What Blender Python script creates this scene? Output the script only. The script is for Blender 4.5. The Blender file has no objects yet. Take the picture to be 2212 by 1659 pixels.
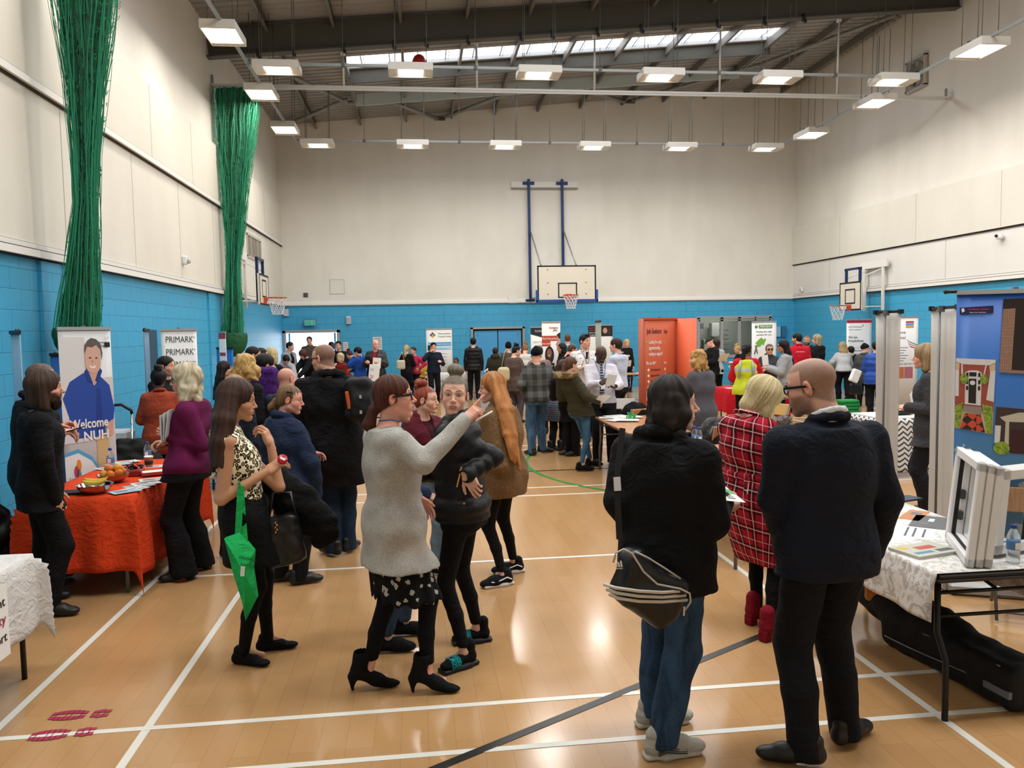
import bpy,math,random
import numpy as np
from mathutils import Vector,Matrix
scn=bpy.context.scene
COL=scn.collection
PI=math.pi
rnd=random.Random(7)
FPX,CX,CY,CAMH=1715.0,1106.0,829.5,1.95
_X=np.array([14694,-381.5,FPX]);_Y=np.array([-203,-111.5,FPX])
_Y=_Y/np.linalg.norm(_Y);_X=_X-_Y*(_X@_Y);_X=_X/np.linalg.norm(_X)
_Z=np.cross(_X,_Y)
if _Z[1]>0:_Z=-_Z
CAM=np.array([0,0,CAMH])
def ray(px,py):
 d=np.array([px-CX,py-CY,FPX]);return np.array([d@_X,d@_Y,d@_Z])
def atz(px,py,z=0.0):
 d=ray(px,py);return CAM+d*((z-CAMH)/d[2])
def aty(px,py,y):
 d=ray(px,py);return CAM+d*(y/d[1])
def atx(px,py,x):
 d=ray(px,py);return CAM+d*(x/d[0])
def sstep(a,b,x):
 t=np.clip((x-a)/(b-a),0,1);return t*t*(3-2*t)
cam=bpy.data.cameras.new('camera');camo=bpy.data.objects.new('camera',cam);COL.objects.link(camo)
cam.sensor_fit='HORIZONTAL';cam.sensor_width=36.0;cam.lens=FPX*36.0/2212.0
cam.clip_end=200
_r=np.array([_X[0],_Y[0],_Z[0]]);_d=np.array([_X[1],_Y[1],_Z[1]]);_f=np.array([_X[2],_Y[2],_Z[2]])
camo.matrix_world=Matrix(((_r[0],-_d[0],-_f[0],0),(_r[1],-_d[1],-_f[1],0),(_r[2],-_d[2],-_f[2],CAMH),(0,0,0,1)))
scn.camera=camo
def tag(o,label=None,cat=None,group=None,kind=None):
 if label:o['label']=label
 if cat:o['category']=cat
 if group:o['group']=group
 if kind:o['kind']=kind
 return o
def empty(name,loc,label=None,cat=None,group=None,rz=0.0,kind=None):
 o=bpy.data.objects.new(name,None);COL.objects.link(o)
 o.empty_display_size=0.1
 o.location=Vector([float(v)for v in loc]);o.rotation_euler=(0,0,rz)
 return tag(o,label,cat,group,kind)
def link(name,me,mat=None,parent=None,loc=None):
 o=bpy.data.objects.new(name,me);COL.objects.link(o)
 if mat is not None:
  for m in(mat if isinstance(mat,(list,tuple))else[mat]):me.materials.append(m)
 if parent is not None:o.parent=parent
 if loc is not None:o.location=Vector([float(v)for v in loc])
 return o
def npmesh(name,V,F,smooth=True):
 """V (n,3), F (m,4) or (m,3) arrays"""
 me=bpy.data.meshes.new(name)
 V=np.asarray(V,dtype=np.float32);F=np.asarray(F,dtype=np.int32)
 k=F.shape[1]
 me.vertices.add(len(V));me.vertices.foreach_set('co',V.ravel())
 me.loops.add(F.size);me.loops.foreach_set('vertex_index',F.ravel())
 me.polygons.add(len(F));me.polygons.foreach_set('loop_start',np.arange(0,F.size,k,dtype=np.int32))
 try:me.polygons.foreach_set('loop_total',np.full(len(F),k,dtype=np.int32))
 except Exception:pass
 me.update(calc_edges=True)
 me.validate()
 if smooth:me.polygons.foreach_set('use_smooth',np.ones(len(me.polygons),dtype=bool))
 return me
class MB:
 """collects simple solids into one mesh"""
 def __init__(s):s.v=[];s.f=[];s.sm=[]
 def add(s,vs,fs,smooth=False):
  n=len(s.v);s.v+=[tuple(float(c)for c in v)for v in vs]
  s.f+=[tuple(n+i for i in f)for f in fs];s.sm+=[smooth]*len(fs);return s
 def box(s,c,d,rz=0.0,R=None,bev=0.0):
  c=np.array(c,float);hx,hy,hz=d[0]/2,d[1]/2,d[2]/2
  if R is None:
   cs,sn=math.cos(rz),math.sin(rz);R=np.array([[cs,-sn,0],[sn,cs,0],[0,0,1]])
  if bev>0:
   b=min(bev,hx*.9,hy*.9,hz*.9);vs=[];idx={}
   for sx in(-1,1):
    for sy in(-1,1):
     for sz in(-1,1):
      for ax in range(3):
       p=np.array([sx*(hx-b),sy*(hy-b),sz*(hz-b)])
       p[ax]=(sx*hx,sy*hy,sz*hz)[ax]
       idx[(sx,sy,sz,ax)]=len(vs);vs.append(c+R@p)
   fs=[]
   for ax in range(3):
    o1,o2=[a for a in range(3)if a!=ax]
    for sg in(-1,1):
     q=[]
     for a,b2 in((-1,-1),(1,-1),(1,1),(-1,1)):
      k=[0,0,0];k[ax]=sg;k[o1]=a;k[o2]=b2;q.append(idx[(k[0],k[1],k[2],ax)])
     fs.append(q)
   for ax in range(3):
    o1,o2=[a for a in range(3)if a!=ax]
    for a in(-1,1):
     for b2 in(-1,1):
      k1=[0,0,0];k1[o1]=a;k1[o2]=b2;k2=list(k1);k1[ax]=-1;k2[ax]=1
      fs.append([idx[(*k1,o1)],idx[(*k2,o1)],idx[(*k2,o2)],idx[(*k1,o2)]])
   for sx in(-1,1):
    for sy in(-1,1):
     for sz in(-1,1):fs.append([idx[(sx,sy,sz,a)]for a in range(3)])
   return s.add(vs,fs)
  vs=[c+R@np.array(p)for p in((-hx,-hy,-hz),(hx,-hy,-hz),(hx,hy,-hz),(-hx,hy,-hz),(-hx,-hy,hz),(hx,-hy,hz),(hx,hy,hz),(-hx,hy,hz))]
  return s.add(vs,[(0,3,2,1),(4,5,6,7),(0,1,5,4),(1,2,6,5),(2,3,7,6),(3,0,4,7)])
 def bar(s,a,b,w,h=None,up=(0,0,1)):
  a=np.array(a,float);b=np.array(b,float);d=b-a;L=np.linalg.norm(d);d=d/L
  up=np.array(up,float)
  if abs(d@up)>.98:up=np.array([0,1.0,0])
  sd=np.cross(d,up);sd/=np.linalg.norm(sd);u=np.cross(sd,d)
  return s.box((a+b)/2,(w,L,h or w),R=np.column_stack((sd,d,u)))
 def tube(s,pts,r,n=8,cap=True,smooth=True):
  P=[np.array(p,float)for p in pts];m=len(P)
  rr=r if isinstance(r,(list,tuple,np.ndarray))else[r]*m
  vs=[];ref=None
  for i in range(m):
   t=P[min(i+1,m-1)]-P[max(i-1,0)];t/=(np.linalg.norm(t)+1e-9)
   if ref is None:
    ref=np.array([0,0,1.0])if abs(t[2])<.9 else np.array([1.0,0,0])
   ref=ref-t*(ref@t);ref/=(np.linalg.norm(ref)+1e-9);bi=np.cross(t,ref)
   for j in range(n):
    an=2*PI*j/n;vs.append(P[i]+(ref*math.cos(an)+bi*math.sin(an))*rr[i])
  fs=[(i*n+j,i*n+(j+1)%n,(i+1)*n+(j+1)%n,(i+1)*n+j)for i in range(m-1)for j in range(n)]
  if cap:fs+=[tuple(range(n-1,-1,-1)),tuple((m-1)*n+j for j in range(n))]
  return s.add(vs,fs,smooth)
 def cyl(s,a,b,r,n=16,r2=None):
  return s.tube([a,b],[r,r if r2 is None else r2],n)
 def lathe(s,c,prof,n=24,sx=1,sy=1):
  vs=[];c=np.array(c,float)
  for r,z in prof:
   for j in range(n):
    a=2*PI*j/n;vs.append((c[0]+r*sx*math.cos(a),c[1]+r*sy*math.sin(a),c[2]+z))
  m=len(prof)
  fs=[(i*n+j,i*n+(j+1)%n,(i+1)*n+(j+1)%n,(i+1)*n+j)for i in range(m-1)for j in range(n)]
  fs+=[tuple(range(n-1,-1,-1)),tuple((m-1)*n+j for j in range(n))]
  return s.add(vs,fs,True)
 def ball(s,c,r,n=16,m=10):
  c=np.array(c,float);r=np.array(r if hasattr(r,'__len__')else(r,r,r),float);vs=[]
  for i in range(m+1):
   ph=PI*i/m
   for j in range(n):
    a=2*PI*j/n;vs.append(c+r*np.array([math.sin(ph)*math.cos(a),math.sin(ph)*math.sin(a),math.cos(ph)]))
  return s.add(vs,[(i*n+j,(i+1)*n+j,(i+1)*n+(j+1)%n,i*n+(j+1)%n)for i in range(m)for j in range(n)],True)
 def prism(s,pts,th,O=(0,0,0),U=(1,0,0),W=(0,0,1)):
  """flat outline (u,w) with thickness th along the normal"""
  O=np.array(O,float);U=np.array(U,float);W=np.array(W,float);N=np.cross(U,W);N/=np.linalg.norm(N)
  n=len(pts);vs=[O+U*u+W*w for u,w in pts]+[O+U*u+W*w+N*th for u,w in pts]
  return s.add(vs,[tuple(range(n)),tuple(range(2*n-1,n-1,-1))]+[(i,i+n,(i+1)%n+n,(i+1)%n)for i in range(n)])
 def grid(s,fn,nu,nv,smooth=True,closed=False):
  vs=[fn(i/(nu if closed else nu-1),j/(nv-1))for j in range(nv)for i in range(nu)]
  mm=nu if closed else nu-1
  return s.add(vs,[(j*nu+i,j*nu+(i+1)%nu,(j+1)*nu+(i+1)%nu,(j+1)*nu+i)for j in range(nv-1)for i in range(mm)],smooth)
 def build(s,name,mat=None,parent=None,loc=None,solid=0.0):
  me=bpy.data.meshes.new(name);me.from_pydata(s.v,[],s.f);me.polygons.foreach_set('use_smooth',s.sm);me.update()
  o=link(name,me,mat,parent,loc)
  if solid:md=o.modifiers.new('thickness','SOLIDIFY');md.thickness=solid;md.offset=0
  return o
class SDF:
 def __init__(s,lo,hi,h):
  s.h=h;s.lo=np.array(lo,float);n=np.ceil((np.array(hi,float)-s.lo)/h).astype(int)+2
  s.ax=[s.lo[i]+h*np.arange(n[i])for i in range(3)]
  s.D=np.full(tuple(n),.5,dtype=np.float32)
 def sub(s,lo,hi):
  sl=[]
  for i in range(3):
   a=int(max(0,math.floor((lo[i]-s.lo[i])/s.h)));b=int(min(len(s.ax[i]),math.ceil((hi[i]-s.lo[i])/s.h)+1))
   if b<=a:return None,None
   sl.append(slice(a,b))
  return tuple(sl),(s.ax[0][sl[0]][:,None,None],s.ax[1][sl[1]][None,:,None],s.ax[2][sl[2]][None,None,:])
 def merge(s,sl,d,k,op):
  A=s.D[sl];d=d.astype(np.float32)
  if op=='u':r=np.minimum(A,d)-(np.maximum(k-np.abs(A-d),0)**2/(4*k)if k>0 else 0)
  else:d=-d;r=np.maximum(A,d)+(np.maximum(k-np.abs(A-d),0)**2/(4*k)if k>0 else 0)
  s.D[sl]=r
 def cone(s,a,b,ra,rb=None,k=.02,op='u',fl=None,rings=None):
  """tapered capsule; fl=(axis, factor) flattens it along a direction; rings=(n, depth) quilts it"""
  rb=ra if rb is None else rb
  a=np.array(a,float);b=np.array(b,float);R=max(ra,rb)*1.25+k+2*s.h
  sl,g=s.sub(np.minimum(a,b)-R,np.maximum(a,b)+R)
  if sl is None:return s
  ab=b-a;L2=ab@ab+1e-9
  px,py,pz=g[0]-a[0],g[1]-a[1],g[2]-a[2]
  t=(px*ab[0]+py*ab[1]+pz*ab[2])/L2;tc=np.clip(t,0,1)
  qx,qy,qz=px-tc*ab[0],py-tc*ab[1],pz-tc*ab[2]
  if fl is not None:
   n,f=np.array(fl[0],float),fl[1];n=n/np.linalg.norm(n)
   w=(qx*n[0]+qy*n[1]+qz*n[2])*(1/f-1);qx=qx+w*n[0];qy=qy+w*n[1];qz=qz+w*n[2]
  r=ra+tc*(rb-ra)
  if rings:r=r+rings[1]*(np.abs(np.sin(tc*PI*rings[0]))-.6)
  s.merge(sl,np.sqrt(qx*qx+qy*qy+qz*qz)-r,k,op);return s
 def ell(s,c,r,k=.02,R=None,op='u'):
  c=np.array(c,float);r=np.array(r,float)if hasattr(r,'__len__')else np.array([r,r,r],float)
  m=(r.max()if R is not None else r)+k+2*s.h
  sl,g=s.sub(c-m,c+m)
  if sl is None:return s
  x,y,z=g[0]-c[0],g[1]-c[1],g[2]-c[2]
  if R is not None:x,y,z=(x*R[0,i]+y*R[1,i]+z*R[2,i]for i in range(3))
  k0=np.sqrt((x/r[0])**2+(y/r[1])**2+(z/r[2])**2)
  k1=np.sqrt((x/r[0]**2)**2+(y/r[1]**2)**2+(z/r[2]**2)**2)+1e-9
  s.merge(sl,k0*(k0-1)/k1,k,op);return s
 def rbox(s,c,d,r=.01,k=.01,R=None,op='u'):
  c=np.array(c,float);hd=np.array(d,float)/2
  m=(np.linalg.norm(hd)if R is not None else hd)+k+2*s.h
  sl,g=s.sub(c-m,c+m)
  if sl is None:return s
  x,y,z=g[0]-c[0],g[1]-c[1],g[2]-c[2]
  if R is not None:x,y,z=(x*R[0,i]+y*R[1,i]+z*R[2,i]for i in range(3))
  qx,qy,qz=np.abs(x)-hd[0]+r,np.abs(y)-hd[1]+r,np.abs(z)-hd[2]+r
  d_=np.sqrt(np.maximum(qx,0)**2+np.maximum(qy,0)**2+np.maximum(qz,0)**2)+np.minimum(np.maximum(qx,np.maximum(qy,qz)),0)-r
  s.merge(sl,d_,k,op);return s
 def loft(s,st,k=.03,p=2.3,op='u',quilt=None,k2=None):
  """stations (z, cx, cy, a, b, yaw): oval slices stacked in height"""
  st=sorted(st,key=lambda q:q[0]);S=np.array(st,float)
  R=max(S[:,3].max(),S[:,4].max())+k+2*s.h
  lo=(S[:,1].min()-R,S[:,2].min()-R,S[0,0]-k-2*s.h);hi=(S[:,1].max()+R,S[:,2].max()+R,S[-1,0]+k+2*s.h)
  sl,g=s.sub(lo,hi)
  if sl is None:return s
  z=s.ax[2][sl[2]]
  zz=np.clip(z,S[0,0],S[-1,0])
  def ip(c):
   i=np.clip(np.searchsorted(S[:,0],zz)-1,0,len(S)-2)
   t=(zz-S[i,0])/(S[i+1,0]-S[i,0]+1e-9)
   m=np.gradient(S[:,c],S[:,0]);hgt=S[i+1,0]-S[i,0]
   return((2*t**3-3*t**2+1)*S[i,c]+(t**3-2*t**2+t)*hgt*m[i]+(-2*t**3+3*t**2)*S[i+1,c]+(t**3-t**2)*hgt*m[i+1])[None,None,:]
  cx,cy,a,b,yw=ip(1),ip(2),ip(3),ip(4),ip(5)
  if quilt:q=1.6*quilt[1]*(np.abs(np.sin((z[None,None,:]-S[-1,0])*PI/quilt[0]))-.6);a=a+q;b=b+q
  x,y=g[0]-cx,g[1]-cy;cs,sn=np.cos(yw),np.sin(yw)
  u,v=np.abs(x*cs-y*sn),np.abs(x*sn+y*cs)
  q=((u/a)**p+(v/b)**p+1e-9)**(1/p)
  d=(q-1)*np.minimum(a,b)*(1+.25*(np.maximum(a,b)/np.minimum(a,b)-1)*(u/a)/np.maximum(q,.3))
  dz=np.maximum(S[0,0]-g[2],g[2]-S[-1,0])
  s.merge(sl,np.maximum(d,dz+0*d),k,op);return s
 def cut(s,c,n,k=.004):
  """remove what lies beyond a plane (on the side n points to)"""
  n=np.array(n,float);n=n/np.linalg.norm(n)
  d=(s.ax[0][:,None,None]-c[0])*n[0]+(s.ax[1][None,:,None]-c[1])*n[1]+(s.ax[2][None,None,:]-c[2])*n[2]
  s.merge((slice(None),)*3,-d,k,'s');return s
 def folds(s,amp,f=1.0,seed=0.0):
  X,Y,Z=s.ax[0][:,None,None]*f,s.ax[1][None,:,None]*f,s.ax[2][None,None,:]*f
  n=np.sin(17*X+9*Z+3*np.sin(7*Y+5*Z+seed)+seed)*np.sin(13*Y-6*Z+2.5*np.sin(8*X-11*Z)+2*seed)
  n=n+.6*np.sin(31*Z+12*X+3*np.sin(14*Y+seed))*np.sin(19*X-15*Y+seed)
  s.D+=(amp*n).astype(np.float32);return s
 def mesh(s,open_ok=True):
  """surface nets"""
  D=s.D
  D[0]=np.maximum(D[0],.001);D[-1]=np.maximum(D[-1],.001);D[:,0]=np.maximum(D[:,0],.001)
  D[:,-1]=np.maximum(D[:,-1],.001);D[:,:,0]=np.maximum(D[:,:,0],.001);D[:,:,-1]=np.maximum(D[:,:,-1],.001)
  I=D<0;nx,ny,nz=D.shape
  cnt=np.zeros((nx-1,ny-1,nz-1),np.int8)
  for i in(0,1):
   for j in(0,1):
    for k in(0,1):cnt+=I[i:nx-1+i,j:ny-1+j,k:nz-1+k]
  act=(cnt>0)&(cnt<8);A=np.argwhere(act)
  if len(A)==0:return np.zeros((0,3)),np.zeros((0,4),int)
  idx=np.full(act.shape,-1,np.int32);idx[act]=np.arange(len(A))
  cor=np.array([(i,j,k)for i in(0,1)for j in(0,1)for k in(0,1)])
  val=np.stack([D[A[:,0]+c[0],A[:,1]+c[1],A[:,2]+c[2]]for c in cor],1)
  acc=np.zeros((len(A),3));num=np.zeros(len(A))
  for a in range(8):
   for b in range(a+1,8):
    if np.abs(cor[a]-cor[b]).sum()!=1:continue
    va,vb=val[:,a],val[:,b];m=(va<0)!=(vb<0)
    t=np.where(m,va/np.where(m,va-vb,1),0)
    acc+=np.where(m[:,None],cor[a]+t[:,None]*(cor[b]-cor[a]),0);num+=m
  V=s.lo+s.h*(A+acc/np.maximum(num,1)[:,None])
  F=[]
  for ax in range(3):
   o1,o2=(ax+1)%3,(ax+2)%3
   s0=[slice(None)]*3;s1=[slice(None)]*3;s0[ax]=slice(0,-1);s1[ax]=slice(1,None)
   E=I[tuple(s0)]!=I[tuple(s1)];P=np.argwhere(E)
   P=P[(P[:,o1]>0)&(P[:,o2]>0)&(P[:,o1]<D.shape[o1]-1)&(P[:,o2]<D.shape[o2]-1)]
   ins=I[P[:,0],P[:,1],P[:,2]]
   e1=np.zeros(3,int);e1[o1]=1;e2=np.zeros(3,int);e2[o2]=1
   q=[P-e1-e2,P-e2,P,P-e1]
   q=np.stack([idx[c[:,0],c[:,1],c[:,2]]for c in q],1)
   q[~ins]=q[~ins][:,::-1];F.append(q)
  F=np.concatenate(F);return V,F[(F>=0).all(1)]
def relax(V,F,it=1,w=.5):
 for _ in range(it):
  acc=np.zeros_like(V);n=np.zeros(len(V))
  for a,b in((0,1),(1,2),(2,3),(3,0)):
   np.add.at(acc,F[:,a],V[F[:,b]]);np.add.at(acc,F[:,b],V[F[:,a]]);np.add.at(n,F[:,a],1);np.add.at(n,F[:,b],1)
  V=V*(1-w)+w*acc/np.maximum(n,1)[:,None]
 return V
def yawR(a):
 c,s_=math.cos(a),math.sin(a);return np.array([[c,s_,0],[-s_,c,0],[0,0,1.0]])
def rotX(a):c,s_=math.cos(a),math.sin(a);return np.array([[1,0,0],[0,c,-s_],[0,s_,c]])
def rotY(a):c,s_=math.cos(a),math.sin(a);return np.array([[c,0,s_],[0,1,0],[-s_,0,c]])
_mc={}
def srgb(c):
 if isinstance(c,str):c=tuple(int(c[i:i+2],16)/255 for i in(0,2,4))
 return tuple((v/12.92 if v<=.04045 else((v+.055)/1.055)**2.4)for v in c)+(1.0,)
class NT:
 def __init__(s,name):
  s.m=bpy.data.materials.new(name);s.m.use_nodes=True;s.t=s.m.node_tree;s.b=s.t.nodes['Principled BSDF']
 def n(s,ty,**kw):
  nd=s.t.nodes.new(ty)
  for k,v in kw.items():
   if k.startswith('i_'):
    key=k[2:];key=int(key)if key.isdigit()else key.replace('_',' ')
    if hasattr(v,'is_output')or type(v).__name__.startswith('NodeSocket'):s.t.links.new(v,nd.inputs[key])
    else:nd.inputs[key].default_value=v
   else:setattr(nd,k,v)
  return nd
 def l(s,a,b):s.t.links.new(a,b)
 def co(s,kind='Object',scale=(1,1,1),rot=(0,0,0),loc=(0,0,0)):
  tc=s.n('ShaderNodeTexCoord');mp=s.n('ShaderNodeMapping');s.l(tc.outputs[kind],mp.inputs[0])
  mp.inputs['Scale'].default_value=scale;mp.inputs['Rotation'].default_value=rot;mp.inputs['Location'].default_value=loc;return mp.outputs[0]
 def noise(s,vec,sc,det=3,rough=.5,dist=0):
  return s.n('ShaderNodeTexNoise',i_Vector=vec,i_Scale=sc,i_Detail=det,i_Roughness=rough,i_Distortion=dist).outputs['Fac']
 def ramp(s,fac,stops,interp='LINEAR'):
  r=s.n('ShaderNodeValToRGB');s.l(fac,r.inputs[0]);cr=r.color_ramp;cr.interpolation=interp
  while len(cr.elements)<len(stops):cr.elements.new(.5)
  for e,(p,c)in zip(cr.elements,stops):e.position=p;e.color=c if len(c)==4 else srgb(c)
  return r.outputs[0]
 def math(s,op,a,b=None,c=None):
  nd=s.n('ShaderNodeMath',operation=op)
  for i,v in enumerate((a,b,c)):
   if v is None:continue
   if isinstance(v,(int,float)):nd.inputs[i].default_value=v
   else:s.l(v,nd.inputs[i])
  return nd.outputs[0]
 def mix(s,fac,a,b,mode='MIX'):
  nd=s.n('ShaderNodeMix',data_type='RGBA',blend_type=mode)
  for i,v in((0,fac),(6,a),(7,b)):
   if isinstance(v,(int,float)):nd.inputs[i].default_value=v
   elif isinstance(v,tuple):nd.inputs[i].default_value=v
   else:s.l(v,nd.inputs[i])
  return nd.outputs[2]
 def sep(s,v):return s.n('ShaderNodeSeparateXYZ',i_0=v).outputs
 def bump(s,hgt,st=.3,dist=.01):
  b=s.n('ShaderNodeBump');b.inputs['Strength'].default_value=st;b.inputs['Distance'].default_value=dist
  s.l(hgt,b.inputs['Height']);s.l(b.outputs[0],s.b.inputs['Normal'])
 def set(s,col=None,rough=None,metal=None,spec=None,**k):
  B=s.b.inputs
  if col is not None:
   if isinstance(col,tuple):B['Base Color'].default_value=col
   else:s.l(col,B['Base Color'])
  if rough is not None:
   if isinstance(rough,(int,float)):B['Roughness'].default_value=rough
   else:s.l(rough,B['Roughness'])
  if metal is not None:B['Metallic'].default_value=metal
  if spec is not None:B['Specular IOR Level'].default_value=spec
  return s.m
def M(name,col,rough=.6,metal=0.0,spec=.4,var=.0,bump=0.0,bsc=200):
 """plain surface with a little unevenness"""
 key=(name,str(col),rough,metal)
 if key in _mc:return _mc[key]
 t=NT(name);c=srgb(col)
 if var or bump:
  v=t.co();nz=t.noise(v,9,4)
  if var:c=t.mix(nz,tuple(max(0,x*(1-var))for x in c[:3])+(1,),tuple(min(1,x*(1+var))for x in c[:3])+(1,))
  if bump:t.bump(t.noise(v,bsc,2),bump,.003)
 t.set(c,rough,metal,spec);_mc[key]=t.m;return t.m
def emis(name,col,st):
 key=('em',name)
 if key in _mc:return _mc[key]
 t=NT(name);t.b.inputs['Emission Color'].default_value=srgb(col);t.b.inputs['Emission Strength'].default_value=st
 t.set(srgb(col),.5);_mc[key]=t.m;return t.m
def cloth(col,kind='plain',col2=None,rough=.85,name=None):
 """fabrics"""
 key=('cloth',str(col),kind,str(col2),rough)
 if key in _mc:return _mc[key]
 t=NT(name or(kind+'_fabric'));c=srgb(col);c2=srgb(col2)if col2 else tuple(x*.5 for x in c[:3])+(1,)
 v=t.co();wr=t.noise(t.co(scale=(1,1,1.5)),10,4,.55,1.4)
 t.b.inputs['Specular IOR Level'].default_value=.18
 if kind=='plain':
  cc=t.mix(wr,tuple(x*.86 for x in c[:3])+(1,),tuple(min(1,x*1.14)for x in c[:3])+(1,));t.bump(wr,.55,.035);t.set(cc,rough)
 elif kind=='knit':
  n1=t.noise(t.co(scale=(1,1,2.4)),110,3,.7,.5);n2=t.noise(v,7,2)
  f=t.math('ADD',t.math('MULTIPLY',n1,.75),t.math('MULTIPLY',n2,.3));t.set(t.ramp(f,[(.36,c2),(.62,c)]),.95);t.bump(f,.5,.006)
 elif kind=='tweed':
  vz=t.n('ShaderNodeTexVoronoi',i_Vector=v,i_Scale=150.).outputs['Distance'];t.set(t.ramp(vz,[(.1,c2),(.55,c)]),.95);t.bump(vz,.5,.004)
 elif kind=='denim':
  n1=t.noise(t.co(scale=(6,6,1)),60,3,.6);n2=t.noise(t.co(scale=(2.2,2.2,.5)),5,3,.6,.8)
  f=t.math('ADD',t.math('MULTIPLY',n1,.35),t.math('MULTIPLY',n2,.65));t.set(t.ramp(f,[(.32,c2),(.68,c)]),.9);t.bump(wr,.4,.02)
 elif kind=='leopard':
  vo=t.n('ShaderNodeTexVoronoi',i_Scale=52.,i_Randomness=.9);t.l(t.co(scale=(1,1,.85)),vo.inputs['Vector'])
  d=t.math('ADD',vo.outputs['Distance'],t.math('MULTIPLY',t.noise(v,90,2),.35))
  t.set(t.ramp(d,[(0,'b79a4a'),(.42,'a8893c'),(.47,'14110d'),(.68,'14110d'),(.73,'efe9cf')],'LINEAR'),.7)
 elif kind=='floral':
  vo=t.n('ShaderNodeTexVoronoi',i_Scale=21.,i_Randomness=1.);t.l(v,vo.inputs['Vector'])
  d=t.math('ADD',vo.outputs['Distance'],t.math('MULTIPLY',t.noise(v,70,2),.5));pet=t.noise(v,120,2)
  t.set(t.mix(t.math('GREATER_THAN',d,.52),t.mix(pet,c2,srgb('8a8478')),c),.8)
 elif kind=='plaid':
  s3=t.sep(v);an=t.math('MULTIPLY',t.math('ARCTAN2',s3[0],s3[1]),.2)
  def stripes(x,off):
   w=t.math('FRACT',t.math('ADD',t.math('MULTIPLY',x,8.2),off))
   a=t.math('LESS_THAN',t.math('ABSOLUTE',t.math('SUBTRACT',w,.3)),.055)
   b=t.math('LESS_THAN',t.math('ABSOLUTE',t.math('SUBTRACT',w,.52)),.055)
   l_=t.math('LESS_THAN',t.math('ABSOLUTE',t.math('SUBTRACT',w,.41)),.02)
   l2=t.math('LESS_THAN',t.math('ABSOLUTE',t.math('SUBTRACT',w,.86)),.014)
   return t.math('MAXIMUM',a,b),t.math('MAXIMUM',l_,l2)
  k1,w1=stripes(t.math('ADD',s3[2],t.math('MULTIPLY',s3[0],.25)),0);k2,w2=stripes(an,.2)
  x1=t.mix(t.math('MULTIPLY',k1,.8),c,c2);x2=t.mix(t.math('MULTIPLY',k2,.8),x1,c2)
  t.set(t.mix(t.math('MULTIPLY',t.math('MAXIMUM',w1,w2),.75),x2,srgb('e9d5d2')),.85);t.bump(wr,.3,.01)
 elif kind=='check':
  s3=t.sep(v);f1=t.math('GREATER_THAN',t.math('FRACT',t.math('MULTIPLY',s3[2],5.5)),.5);f2=t.math('GREATER_THAN',t.math('FRACT',t.math('MULTIPLY',s3[0],6.5)),.5)
  t.set(t.mix(t.math('MULTIPLY',t.math('ADD',f1,f2),.5),c,c2),.9);t.bump(wr,.4,.02)
 elif kind=='stripe':
  s3=t.sep(v);t.set(t.mix(t.math('GREATER_THAN',t.math('FRACT',t.math('MULTIPLY',s3[2],28)),.5),c,c2),.9)
 elif kind=='fleece':
  n1=t.noise(v,75,4,.7,1.2);t.set(t.ramp(n1,[(.35,c2),(.65,c)]),1.0);t.bump(n1,1.0,.02)
 elif kind=='fur':
  n1=t.noise(v,55,4,.7,2.5);t.set(t.ramp(n1,[(.3,c2),(.62,c)]),1.0);t.bump(n1,1.0,.03)
 elif kind=='camo':
  n1=t.noise(v,30,2);t.set(t.ramp(n1,[(.42,c),(.5,c2),(.58,'2a2c28')],'CONSTANT'),.9)
 elif kind=='shiny':
  t.set(c,.5,spec=.24);t.bump(t.noise(v,13,3,.5,.8),.4,.02)
 elif kind=='leather':
  t.set(c,.42,spec=.4);t.bump(t.noise(v,22,4,.6,.5),.5,.02)
 elif kind=='hivis':
  s3=t.sep(v);b1=t.math('LESS_THAN',t.math('ABSOLUTE',t.math('SUBTRACT',s3[2],1.2)),.03)
  t.set(t.mix(b1,c,srgb('a9adb0')),.7);t.bump(wr,.5,.02)
 elif kind=='lace':
  n1=t.noise(v,80,3,.6,2.);t.set(t.ramp(n1,[(.45,c2),(.55,c)]),.9);t.bump(n1,.8,.006)
 _mc[key]=t.m;return t.m
def hairmat(c1,c2,rough=.55):
 key=('hair',str(c1),str(c2))
 if key in _mc:return _mc[key]
 t=NT('hair');at=t.n('ShaderNodeAttribute',attribute_name='strand');v=t.co()
 fine=t.noise(t.co(scale=(1,1,.05)),210,3,.65);f=t.math('ADD',t.math('MULTIPLY',at.outputs['Fac'],.42),t.math('MULTIPLY',fine,.62))
 t.set(t.ramp(f,[(.28,srgb(c2)),(.74,srgb(c1))]),rough,spec=.22);t.bump(fine,.45,.004);_mc[key]=t.m;return t.m
def skinmat():
 if 'skin' in _mc:return _mc['skin']
 t=NT('skin');at=t.n('ShaderNodeAttribute',attribute_name='col');v=t.co()
 t.set(at.outputs['Color'],.5,spec=.35);t.bump(t.noise(v,260,2),.12,.002)
 _mc['skin']=t.m;return t.m
SK={'pale':'e0b09a','fair':'d9a48a','pink':'dd9f8b','tan':'c08d6c','olive':'b98a68','brown':'7a4f38','dark':'4a3024','asian':'a9765a'}
_headc={}
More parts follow.
